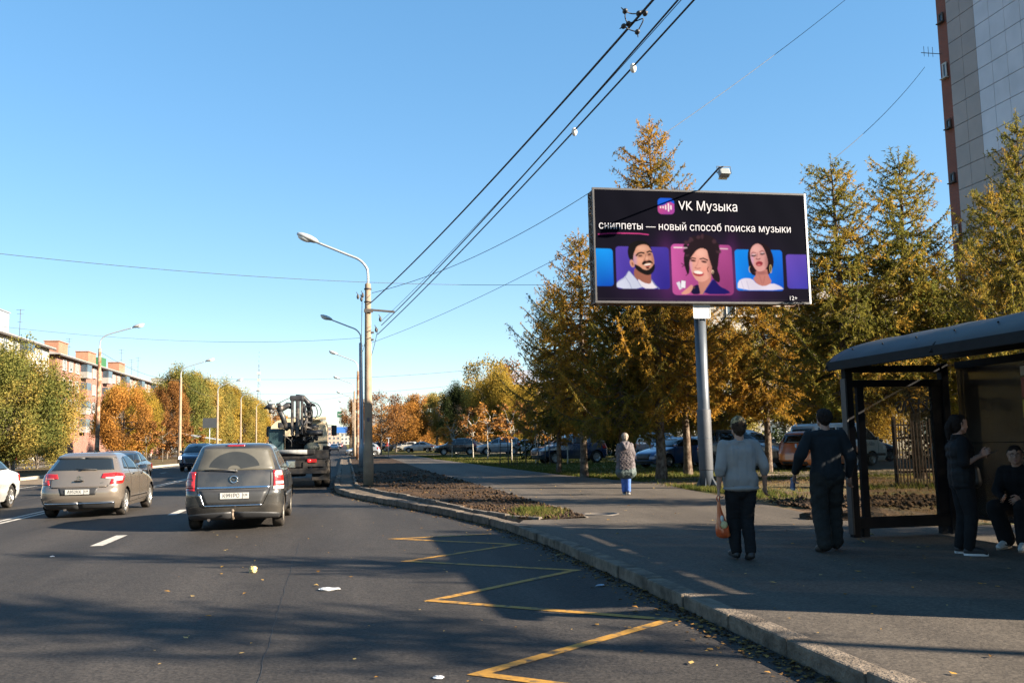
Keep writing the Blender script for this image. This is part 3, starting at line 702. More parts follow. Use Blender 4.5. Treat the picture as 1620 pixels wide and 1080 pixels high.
def larch(seed, H, R, base, whorl=0.30, tuft=0.075, leaf=0.105, sparse=.88, gaps=0.17):
    rng = np.random.RandomState(seed)
    zs = np.linspace(-0.15, H, 14); wob = np.cumsum(rng.normal(size=(14, 2))*0.025, 0)
    trunk = np.c_[wob, zs]; tr = 0.145*(H/9)*(1-np.clip(zs/H, 0, 1))**0.8+0.012; tr[0] *= 1.35
    paths = [trunk]; radii = [tr]; TP = []; TD = []; TT = []
    z = base; az = rng.rand()*6.28
    while z < H-0.12:
        t = (z-base)/(H-base); r = R*((1-t)**0.66)*min(1, 0.70+2.2*t)*(1+.16*math.sin(9*t+seed))+0.10
        nb = 5 if t < .6 else 4
        for k in range(nb):
            if rng.rand() < gaps: continue
            az += 2.39996+rng.normal()*.25
            L = r*rng.uniform(.62, 1.12); 
            if L < .12: L = .12
            el = -0.20+0.55*t+rng.normal()*.08; n = 7; s = np.linspace(0, 1, n)
            dirh = np.array([math.cos(az), math.sin(az)]); x = np.interp(z, zs, trunk[:, 0]); y = np.interp(z, zs, trunk[:, 1])
            sag = L*(el*s - 0.16*np.sin(s*np.pi)*(1-t) + 0.30*s**2.2)
            bend = rng.normal()*.12
            px = x+dirh[0]*L*s-dirh[1]*L*bend*s**2; py = y+dirh[1]*L*s+dirh[0]*L*bend*s**2; pz = z+sag+rng.normal()*.04
            bp = np.c_[px, py, pz]; paths.append(bp); radii.append((0.022+.010*L)*(1-s*.85)*(.6+.4*(1-t)))
            bt = rng.rand()*.5
            # twigs along the branch
            nt = max(3, int(L/0.085*sparse)); ss = np.sort(rng.uniform(.12, 1, nt))
            if L < .4: ss = np.sort(rng.uniform(0, 1, nt))
            for q in ss:
                c = np.array([np.interp(q, s, bp[:, i]) for i in range(3)])
                side = 1 if rng.rand() < .5 else -1; a2 = az+side*rng.uniform(.5, 1.25)
                l2 = (0.16+0.34*L*(1-q)*.75)*rng.uniform(.6, 1.25); l2 = min(l2, .85)
                d2 = np.array([math.cos(a2), math.sin(a2), rng.uniform(-.75, .12)*(1.0-.55*t)]); d2 /= np.linalg.norm(d2)
                m = max(2, int(l2/tuft)); u = np.linspace(0.1, 1, m)[:, None]
                pp = c+d2*l2*u; pp[:, 2] -= .25*l2*(u[:, 0]**2)
                TP.append(pp); TD.append(np.tile(d2, (m, 1))); TT.append(np.full(m, bt)+rng.normal()*.09+.15*q)
                if l2 > .38: paths.append(np.array([c, c+d2*l2*.5, pp[-1]])); radii.append(np.array([.009, .006, .003]))
            m = max(2, int(L/tuft)); u = np.linspace(.15, 1, m)
            pp = np.c_[np.interp(u, s, px), np.interp(u, s, py), np.interp(u, s, pz)]
            dd = np.tile(np.array([dirh[0], dirh[1], .2]), (m, 1)); TP.append(pp); TD.append(dd); TT.append(np.full(m, bt))
        z += whorl*rng.uniform(.6, 1.3)*(1-.45*t)/nb*4.4
    u = np.linspace(0, 1, 8); TP.append(np.c_[np.zeros((8, 2))+wob[-1], H-.4+.75*u]); TD.append(np.tile([0, 0, 1.], (8, 1))); TT.append(np.full(8, .3))
    paths.append(np.array([[wob[-1, 0], wob[-1, 1], H-.3], [wob[-1, 0], wob[-1, 1], H+.4]])); radii.append(np.array([.015, .004]))
    TP = np.concatenate(TP); TD = np.concatenate(TD); TT = np.concatenate(TT)
    n = len(TP); K = 4
    P = np.repeat(TP, K, 0)+rng.normal(size=(n*K, 3))*.018; D = np.repeat(TD, K, 0)*.45+rng.normal(size=(n*K, 3))*.62; D[:, 2] += .12
    D /= np.linalg.norm(D, axis=1, keepdims=True); S = np.cross(D, rng.normal(size=(n*K, 3))); S /= np.linalg.norm(S, axis=1, keepdims=True)+1e-9
    ln = leaf*rng.uniform(.7, 1.4, (n*K, 1)); wd = ln*.17
    V = np.stack([P-S*wd, P+S*wd, P+D*ln], 1).reshape(-1, 3); F = np.arange(n*K*3).reshape(-1, 3)
    tint = np.repeat(np.clip(np.repeat(TT, K)+rng.normal(size=n*K)*.06, 0, 1), 3)
    tv, tf = tubes_np(paths, radii, 6)
    return np_mesh('trunk', tv, tf, smooth=True), np_mesh('crown', V, F, tint=tint)

GOLD = leafmat('larch_gold', (0.122, 0.109, 0.023), (0.325, 0.181, 0.027), (0.470, 0.244, 0.037), .52, 0.12)
MIXED = leafmat('larch_mixed', (0.074, 0.089, 0.022), (0.196, 0.152, 0.028), (0.431, 0.224, 0.034), .50, 0.06)
OLIVE = leafmat('larch_olive', (0.092, 0.100, 0.022), (0.189, 0.157, 0.030), (0.412, 0.228, 0.037), .50, 0.16)
LM = [larch(11, 10.5, 3.7, 2.8), larch(23, 9.6, 3.6, 2.8), larch(37, 12.5, 3.7, 3.2), larch(51, 8.8, 3.7, 2.5), larch(61, 10.5, 2.2, 6.7)]
LH = [10.5, 9.6, 12.5, 8.8, 10.5]
LARCH = {}
def put_larch(v, x, y, h, mt, rz, label, wide=1.0, group='larches along the footpath', z=0.08):
    t = empty('larch_tree', (x, y, z), rz, label, 'tree', group)
    s = h/LH[v]; t.scale = (s*wide, s*wide, s)
    tr, cr = LM[v]
    key = (v, mt.name)
    if key not in LARCH:
        a = tr if not tr.users else tr.copy(); b = cr if not cr.users else cr.copy()
        a.materials.clear(); b.materials.clear(); a.materials.append(M_BARK); b.materials.append(mt); LARCH[key] = (a, b)
    a, b = LARCH[key]; link('trunk', a, t); link('crown', b, t)
    return t
# in view, left to right
put_larch(3, 9.15, 39.4, 8.3, MIXED, 0.4, 'leftmost larch of the row, dark olive crown at the end of the lawn', .76)
put_larch(1, 8.95, 34.2, 9.3, GOLD, 2.2, 'broad golden brown larch with its trunk left of the woman in the quilted coat', .90)
put_larch(3, 9.5, 31.0, 6.9, MIXED, 4.0, 'dark larch whose thin trunk stands just left of the woman in the quilted coat', .86)
put_larch(2, 10.75, 30.6, 12.7, GOLD, 1.1, 'tallest larch, its golden tip rising above the black billboard', .82)
put_larch(1, 13.2, 34.5, 9.2, GOLD, 5.3, 'golden larch filling the gap under the billboard left of its post')
put_larch(3, 15.9, 41.2, 9.0, GOLD, 3.0, 'orange larch beyond the billboard post, beside the parked blue car', 1.0)
put_larch(0, 16.7, 34.8, 9.4, GOLD, 0.9, 'orange larch right of the billboard post in front of the parked grey car', .92)
put_larch(0, 15.75, 26.9, 10.3, OLIVE, 2.7, 'green and gold larch just right of the billboard, left trunk of a close pair', .98)
put_larch(0, 18.25, 27.0, 10.6, OLIVE, 4.4, 'tall loose green larch with bare branches left of the tower block', 1.0)
put_larch(1, 20.6, 25.6, 9.2, OLIVE, 0.3, 'green larch overlapping the brick corner of the tower block', 1.0)
put_larch(0, 13.75, 16.4, 7.9, OLIVE, 5.6, 'dark green larch rising above the bus shelter roof at the right edge', .62)
put_larch(3, 23.2, 43.5, 9.0, GOLD, 1.7, 'golden larch behind the parked white van')
put_larch(1, 27.0, 39.0, 9.0, GOLD, 3.6, 'yellow larch behind the bus shelter glass')
# the row goes on behind the shelter (their shade falls on the stop)
put_larch(0, 14.3, 9.4, 6.0, MIXED, 2.0, 'low larch behind the bus shelter', .6)
put_larch(0, 14.0, 4.9, 9.0, MIXED, 0.7, 'slender larch behind the shelter, its shade crossing the road nearest to the cars', .52)
put_larch(4, 15.3, -0.5, 10.4, MIXED, 3.9, 'slender larch shading the near end of the road', .75)

def leafy(seed, H, R, base, nl, leaf, clumps=46, shape=1.0, bark_r=.16, bare=0.0, flat=.75, multi=1):
    """broadleaf: trunk, limbs and leaf clumps hung round the limb ends"""
    rng = np.random.RandomState(seed); paths = []; radii = []; CC = []; CR = []
    for st in range(multi):
        ang = rng.rand()*6.28; lean = (0.0 if multi == 1 else .22)
        zt = np.linspace(-.1, H*.8, 8); off = np.cumsum(rng.normal(size=(8, 2))*.05, 0)*H/8+np.outer(zt, [math.cos(ang)*lean, math.sin(ang)*lean])
        tp = np.c_[off, zt]; paths.append(tp); radii.append(bark_r*(1-.85*np.linspace(0, 1, 8))/multi**.4)
        for k in range(clumps//multi):
            t = rng.rand()**.8; z0 = base+(H*.75-base)*t*.85; a = rng.rand()*6.28
            zz = base*.9+(H-base*.9)*(0.06+.94*(k+.5)/(clumps//multi)); prof = math.sin(min(1, max(0.05, ((zz-base*.7)/(H-base*.7))**shape))*math.pi*.93)**.65
            rad = R*prof*math.sqrt(rng.uniform(.2, 1.1))*(1.22 if rng.rand() < .16 else 1.0)
            p0 = np.array([np.interp(min(z0, zz), zt, tp[:, 0]), np.interp(min(z0, zz), zt, tp[:, 1]), min(z0, zz-.15)])
            p1 = np.array([math.cos(a)*rad+np.interp(zz, zt, tp[:, 0])*.6, math.sin(a)*rad+np.interp(zz, zt, tp[:, 1])*.6, zz+rng.normal()*.15])
            mid = (p0+p1)/2+np.array([0, 0, -.08*np.linalg.norm(p1-p0)])+rng.normal(size=3)*.1
            paths.append(np.array([p0, mid, p1])); radii.append(np.array([.05, .03, .008])*(H/8)*(.7+.6*rng.rand()))
            for w in range(3 if bare > 0 else 1):
                e = p1+rng.normal(size=3)*np.array([.35, .35, .45])*R*.3; paths.append(np.array([mid*.3+p1*.7, e])); radii.append(np.array([.014, .004])*(H/8))
            CC.append(p1); CR.append(R*rng.uniform(.11, .37))
    CC = np.array(CC); CR = np.array(CR); w = CR**2; w /= w.sum(); ci = rng.choice(len(CC), nl, p=w)
    d = rng.normal(size=(nl, 3)); d /= np.linalg.norm(d, axis=1, keepdims=True); rr = rng.rand(nl)**.45
    d2 = d*(rr*CR[ci])[:, None]*np.array([1, 1, flat]); P = CC[ci]+d2+rng.normal(size=(nl, 3))*.05*R
    P[:, 2] = np.maximum(P[:, 2], .15)
    U = rng.normal(size=(nl, 3)); U[:, 2] -= .3; U /= np.linalg.norm(U, axis=1, keepdims=True); S = np.cross(U, rng.normal(size=(nl, 3))); S /= np.linalg.norm(S, axis=1, keepdims=True)+1e-9
    ln = leaf*rng.uniform(.6, 1.4, (nl, 1)); wd = ln*.36
    V = np.stack([P, P+U*ln*.5+S*wd, P+U*ln, P+U*ln*.5-S*wd], 1).reshape(-1, 3); F = np.arange(nl*4).reshape(-1, 4)
    ct = rng.rand(len(CC)); tint = np.repeat(np.clip(.55*ct[ci]+.22+rng.normal(size=nl)*.09, 0, 1), 4)
    tv, tf = tubes_np(paths, radii, 6)
    return np_mesh('trunk', tv, tf, smooth=True), np_mesh('crown', V, F, tint=tint)
ELM = leafmat('elm_leaves', (0.089, 0.100, 0.028), (0.210, 0.176, 0.045), (0.377, 0.250, 0.059), .38, 0.12)
YEL = leafmat('yellow_leaves', (0.093, 0.085, 0.021), (0.255, 0.175, 0.030), (0.425, 0.263, 0.043), .38, 0.02)
ORA = leafmat('orange_leaves', (0.148, 0.078, 0.026), (0.311, 0.141, 0.033), (0.407, 0.200, 0.044), .35, 0.05)
RUS = leafmat('rusty_leaves', (0.089, 0.041, 0.018), (0.192, 0.089, 0.030), (0.281, 0.133, 0.037), .3, 0.0)
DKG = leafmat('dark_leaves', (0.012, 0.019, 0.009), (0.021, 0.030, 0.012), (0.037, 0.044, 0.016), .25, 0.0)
GRN = leafmat('green_leaves', (0.075, 0.090, 0.026), (0.143, 0.144, 0.038), (0.287, 0.200, 0.050), .38, 0.0)
BM = {'elm_a': leafy(3, 8.5, 3.6, 1.1, 62000, .135, 90, .85, flat=1.35), 'elm_b': leafy(8, 8.5, 3.5, 1.2, 60000, .135, 84, 1.0, multi=3, flat=1.5), 'tall': leafy(14, 10.5, 3.0, .9, 52000, .14, 80, .9, flat=1.5),
      'round': leafy(21, 6.5, 2.6, 1.5, 26000, .125, 56, 1.0, flat=1.1), 'thin': leafy(29, 6.5, 2.7, 1.3, 6500, .15, 60, 1.0, bare=1), 'sapling': leafy(33, 3.0, .8, 1.2, 900, .13, 16, 1.0, bark_r=.03, bare=1),
      'bush': leafy(44, 2.2, 1.5, .1, 5000, .12, 24, .9, multi=4, bark_r=.04)}
BH = {'elm_a': 8.5, 'elm_b': 8.5, 'tall': 10.5, 'round': 6.5, 'thin': 6.5, 'sapling': 3.0, 'bush': 2.2}
BC = {}
def put_tree(v, x, y, h, mt, rz, label, wide=1.0, group=None, name='broadleaf_tree', bark=None, z=.08):
    t = empty(name, (x, y, z), rz, label, 'shrub' if v == 'bush' else 'tree', group)
    s = h/BH[v]; t.scale = (s*wide, s*wide, s); key = (v, mt.name, (bark or M_BARK2).name)
    if key not in BC:
        tr, cr = BM[v]; a = tr if not tr.users else tr.copy(); b = cr if not cr.users else cr.copy()
        a.materials.clear(); b.materials.clear(); a.materials.append(bark or M_BARK2); b.materials.append(mt); BC[key] = (a, b)
    a, b = BC[key]; link('trunk', a, t); link('crown', b, t); return t
GL = 'trees along the left side of the street'
for i, (v, x, y, h, mt, lab, w) in enumerate([
    ('elm_a', -22.5, 50, 7.0, ELM, 'olive green elm at the left picture edge behind the white taxi', 1.0),
    ('elm_b', -26.5, 62, 7.4, ELM, 'yellowing elm below the white apartment house', 1.05),
    ('elm_a', -22.0, 66, 7.7, GRN, 'dark green bushy elm behind the two walkers on the left', 1.0),
    ('elm_b', -22.9, 75, 7.0, ELM, 'olive elm just left of the nearest left hand street lamp', .95),
    ('elm_a', -28, 79, 6.6, ELM, 'olive elm standing back by the white apartment house', 1.0),
    ('round', -20.6, 92, 6.6, ORA, 'bright orange tree just right of the nearest left hand street lamp', .9),
    ('elm_a', -21.3, 103, 6.4, YEL, 'yellow tree between the bright orange tree and the rusty one', .8),
    ('tall', -21.0, 116, 8.6, RUS, 'rusty brown tree left of the second left hand street lamp', .85),
    ('elm_a', -20.6, 124, 10.3, GRN, 'dark green tree right behind the second left hand street lamp', .8),
    ('tall', -20.0, 134, 10.9, ELM, 'tall olive tree with a high crown above the dark people carrier', .95),
    ('elm_b', -20.0, 146, 10.4, ELM, 'broad yellow green tree behind the third left hand street lamp', .8),
    ('tall', -19.4, 160, 10.6, YEL, 'yellow green tree between the third and fourth left hand lamps', .95),
    ('elm_a', -18.6, 176, 10.2, ELM, 'olive yellow tree left of the crane truck', .85),
    ('elm_b', -18.2, 194, 10.0, YEL, 'yellow tree at the end of the left row beside the crane truck', .85),
    ('thin', -17.6, 216, 10.0, RUS, 'thin reddish bare tree just left of the crane truck boom', .9),
    ('elm_a', -31, 96, 6.4, ELM, 'olive elm in front of the red brick apartment house', 1.0),
    ('elm_b', -31, 136, 9.5, YEL, 'yellowish elm standing back behind the rusty brown tree', 1.0)]):
    put_tree(v, x, y, h, mt, i*1.3, lab, w, GL)
GS = 'young trees in the left verge'
for i, (x, y, h) in enumerate([(-18.5, 92, 3.6), (-18.0, 97, 3.8), (-17.5, 102, 3.6), (-17.4, 112, 3.5)]):
    put_tree('sapling', x, y, h, RUS, i*.9, 'small rusty leaved sapling in the left verge, %s' % ['nearest of the four', 'second of the four', 'third of the four, by the lamp', 'farthest of the four'][i], 1.3, GS, 'sapling_tree')
GR = 'trees beyond the lawn'
for i, (v, x, y, h, mt, lab, w, bk) in enumerate([
    ('thin', 4.4, 118, 7.6, RUS, 'half bare brown tree beside the right hand street lamps', .95, None),
    ('round', 2.2, 165, 8.6, RUS, 'rusty tree left of the right hand lamp posts down the street', .8, None),
    ('round', 9.6, 150, 7.2, ORA, 'bright orange tree beyond the half bare brown one', 1.1, None),
    ('thin', 7.4, 139, 7.0, ORA, 'thin orange tree in front of the bright orange one', 1.1, None),
    ('round', 13.6, 172, 9.5, ORA, 'reddish orange tree with a pale trunk left of the dark evergreen', 1.0, M_BIRCHB),
    ('round', 14.6, 150, 8.6, ELM, 'olive tree just left of the dark evergreen', .9, M_BIRCHB),
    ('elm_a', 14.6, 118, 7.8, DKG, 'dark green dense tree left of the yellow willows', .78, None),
    ('elm_a', 17.6, 108, 8.6, YEL, 'large yellow green willow next to the dark dense tree', .85, None),
    ('elm_b', 19.8, 106, 6.9, YEL, 'yellow willow in the middle of the lawn clump', .85, None),
    ('thin', 19.0, 122, 12.2, YEL, 'tall pale birch with thin yellow top above the willows', .75, M_BIRCHB),
    ('thin', 22.4, 128, 12.4, RUS, 'thin greyish birch top left of the hip roofed house', .75, M_BIRCHB),
    ('round', 23.2, 120, 8.0, YEL, 'bright yellow tree in front of the hip roofed house', .95, None),
    ('elm_b', 21.5, 88, 7.8, RUS, 'dark brownish tree left of the leftmost larch', .72, None),
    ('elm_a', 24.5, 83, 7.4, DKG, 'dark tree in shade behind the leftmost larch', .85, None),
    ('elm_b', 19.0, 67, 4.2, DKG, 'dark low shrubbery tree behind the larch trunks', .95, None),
    ('elm_a', 22.0, 64, 4.6, GRN, 'low green tree behind the woman in the quilted coat', .95, None),
    ('elm_b', 26.5, 62, 8.4, ELM, 'olive tree behind the parked grey estate', .95, None),
    ('elm_a', 31.0, 52, 8.2, YEL, 'yellow tree behind the parked orange hatchback', .95, None),
    ('elm_b', 30.0, 40.5, 6.6, ELM, 'olive tree behind the white van seen through the shelter glass', .85, None)]):
    put_tree(v, x, y, h, mt, i*1.7, lab, w, GR, bark=bk)
# saplings with white stems on the lawn
GY = 'young staked trees on the lawn'
labs = ['thin sapling with a few orange leaves at the left of the lawn clump', 'slim orange sapling second from the left on the lawn', 'leafy orange brown sapling on the lawn before the white parked car', 'forked sapling with pale stems on the lawn', 'orange sapling just left of the dark iron staked one', 'low rusty sapling nearest to the footpath', 'thin rusty sapling left of the leftmost larch', 'bare thin sapling beside the leftmost larch']
for i, (x, y, h) in enumerate([(9.6, 84, 3.5), (10.6, 78, 4.0), (11.2, 73, 4.1), (11.9, 66, 3.9), (12.9, 62, 3.6), (11.6, 56, 3.4), (12.9, 53, 3.2), (14.6, 57, 3.0)]):
    put_tree('sapling', x, y, h, RUS if i % 2 else ORA, i*2.1, labs[i], 1.35, GY, 'sapling_tree', bark=M_BIRCHB)
# far-off woods that read as masses
def wood(name, label, pts, mt, seed, n=2600, leaf=1.0):
    rng = np.random.RandomState(seed); pts = np.array(pts, float); V = []
    ci = rng.randint(0, len(pts), n*len(pts)//2); d = rng.normal(size=(len(ci), 3)); d /= np.linalg.norm(d, axis=1, keepdims=True)
    P = pts[ci, :3]+d*(rng.rand(len(ci), 1)**.4)*pts[ci, 3:6]; P[:, 2] = np.maximum(P[:, 2], .2)
    U = rng.normal(size=P.shape); U /= np.linalg.norm(U, axis=1, keepdims=True); S = np.cross(U, rng.normal(size=P.shape)); S /= np.linalg.norm(S, axis=1, keepdims=True)
    k = leaf*rng.uniform(.5, 1.3, (len(P), 1))
    V = np.stack([P, P+U*k*.5+S*k*.35, P+U*k, P+U*k*.5-S*k*.35], 1).reshape(-1, 3)
    tint = np.repeat(np.clip(rng.rand(len(pts))[ci]*.6+.2+rng.normal(size=len(P))*.12, 0, 1), 4)
    o = link(name, np_mesh(name, V, np.arange(len(V)).reshape(-1, 4), tint=tint), None, mt)
    return tag(o, label, 'trees', kind='stuff')
rr = random.Random(5)
wood('distant_woods', 'far-off autumn trees along both sides of the far street', [(-17-rr.uniform(0, 14), 230+i*17, rr.uniform(2.5, 5), 5, 7, rr.uniform(4, 6.5)) for i in range(24)] + [(9+rr.uniform(0, 26), 190+i*17, rr.uniform(2, 4), 5, 7, rr.uniform(3, 5.5)) for i in range(26)], ORA, 2, 2400, .7)
wood('distant_treeline', 'hazy low treeline closing the horizon', [(-420+i*22, 820+rr.uniform(-60, 60), 3, 20, 12, rr.uniform(4, 8)) for i in range(48)], ELM, 3, 1500, 2.2)
wood('back_hedge', 'dark tangled shrubbery behind the car park', [(14+i*2.2, 69+rr.uniform(-2, 2), 1.1, 1.6, 1.3, rr.uniform(1.0, 1.7)) for i in range(10)]+[(31+i*2.0, 44+rr.uniform(-1, 1), 1.1, 1.6, 1.3, rr.uniform(1.2, 1.9)) for i in range(8)], DKG, 7, 1600, .22)
# grass
def grass(name, label, n, fxy, z, hmin, hmax, mt, seed):
    rng = np.random.RandomState(seed); P = np.array([fxy(rng) for _ in range(n)]); P = np.c_[P, np.full(n, z)]
    K = 5; P = np.repeat(P, K, 0)+np.c_[rng.normal(size=(n*K, 2))*.04, np.zeros(n*K)]; m = n*K
    h = rng.uniform(hmin, hmax, (m, 1)); a = rng.rand(m)*6.28; ln = np.c_[np.cos(a), np.sin(a), np.zeros(m)]; sd = np.c_[-np.sin(a), np.cos(a), np.zeros(m)]
    tip = P+ln*h*rng.uniform(.1, .7, (m, 1))+np.array([0, 0, 1])*h; w = .006+.05*h
    V = np.stack([P-sd*w, P+sd*w, tip], 1).reshape(-1, 3)
    o = link(name, np_mesh(name, V, np.arange(m*3).reshape(-1, 3), tint=np.repeat(rng.rand(m), 3)), None, mt); return tag(o, label, 'grass', kind='stuff')
GRASS = leafmat('grass_blades', (0.035, 0.054, 0.011), (0.069, 0.078, 0.019), (0.139, 0.113, 0.037), .3, 0.0)
def lawn_xy(rng):
    y = 29+rng.rand()**1.3*68; x = float(np.interp(y, [29, 35.7, 47.3, 75, 101], [9.6, 8.9, 8.3, 7.4, 7.2]))+rng.rand()**1.4*11; return x, y
grass('grass', 'short autumn grass on the lawn beside the footpath', 15000, lawn_xy, .085, .04, .13, GRASS, 1)
def post_xy(rng): return 9.3+abs(rng.normal())*.6+.1, 23.0+rng.normal()*1.5
grass('grass', 'rough green grass round the billboard post', 1300, post_xy, .10, .05, .16, GRASS, 2)
def tip_xy(rng): return 3.75+rng.normal()*.22, 18.1+rng.normal()*.5
grass('weeds', 'green weeds sprouting in the near tip of the soil bed', 420, tip_xy, .13, .04, .13, GRASS, 3)
def dirt_xy(rng): return rng.uniform(9.2, 17), rng.uniform(13, 28)
grass('dry_grass', 'sparse dry grass on the trodden earth', 2000, dirt_xy, .105, .02, .08, leafmat('dry_blades', (0.068, 0.065, 0.018), (0.136, 0.089, 0.035), (0.190, 0.118, 0.054), .3), 4)
def fence_xy(rng): return rng.uniform(13.2, 20), 22.3+rng.normal()*.5
grass('weeds', 'weeds along the foot of the picket fence', 350, fence_xy, .11, .05, .2, GRASS, 5)
# ------------------------------------------------------------------ vehicles
def paint(name, c, metal=0.25, rough=0.32, dust=(0.20, 0.17, 0.13), damt=0.5):
    m = mat(name, c, rough, metal=metal, var=0.05, scale=2, coat=0.9, color2=tuple(.6*a+.4*b for a, b in zip(c, dust)), c2scale=1.3, c2lo=.42, c2hi=.42+.5*damt+.05)
    return m
M_TYRE = mat('tyre_rubber', (0.018, 0.017, 0.016), 0.85, var=0.25, scale=12, color2=(0.06, 0.05, 0.04), c2scale=6)
M_RIM = mat('alloy_rim', (0.42, 0.41, 0.39), 0.35, metal=0.8, var=0.1)
M_RIMDK = mat('dirty_rim', (0.20, 0.18, 0.15), 0.6, metal=0.4, var=0.2)
M_CARGLASS = mat('car_glass', (0.012, 0.015, 0.016), 0.04, var=0.0, spec=0.8)
M_CARGLASS_DUST = mat('dusty_glass', (0.085, 0.078, 0.060), 0.35, var=0.25, scale=3, spec=0.5, coat=.3)
M_CARGLASS_WIPE = mat('wiped_glass', (0.030, 0.030, 0.026), 0.12, var=0.2, scale=3, spec=0.7)
M_BLACKPL = mat('black_plastic', (0.022, 0.022, 0.023), 0.55, var=0.2, scale=6)
M_WELL = mat('wheel_well', (0.008, 0.008, 0.008), 0.95, var=0.1)
M_CHROME = mat('chrome', (0.65, 0.65, 0.66), 0.12, metal=1.0, var=0.05)
M_LRED = mat('lamp_red', (0.34, 0.012, 0.010), 0.12, var=0.2, scale=30, coat=0.8)
M_LREDDK = mat('lamp_dark_red', (0.22, 0.008, 0.008), 0.12, var=0.2, scale=30, coat=0.8)
M_LCLEAR = mat('lamp_clear', (0.62, 0.52, 0.46), 0.10, var=0.25, scale=40, coat=0.8)
M_LORANGE = mat('lamp_orange', (0.65, 0.22, 0.03), 0.15, var=0.1, coat=0.8)
M_HEAD = mat('headlight_lens', (0.55, 0.57, 0.58), 0.08, var=0.2, scale=25, coat=1.0)
M_HEADON = mat('headlight_lit', (1.0, 0.96, 0.85), 0.2, var=0, emit=2.2)
M_LREDON = mat('lamp_lit_red', (0.9, 0.02, 0.02), 0.2, var=0, emit=0.8)
M_PLATE = mat('plate_white', (0.40, 0.39, 0.36), 0.5, var=0.15, scale=12)
M_PLATETX = mat('plate_black', (0.012, 0.012, 0.013), 0.6, var=0)
M_SEAM = mat('panel_gap', (0.012, 0.011, 0.010), 0.8, var=0)

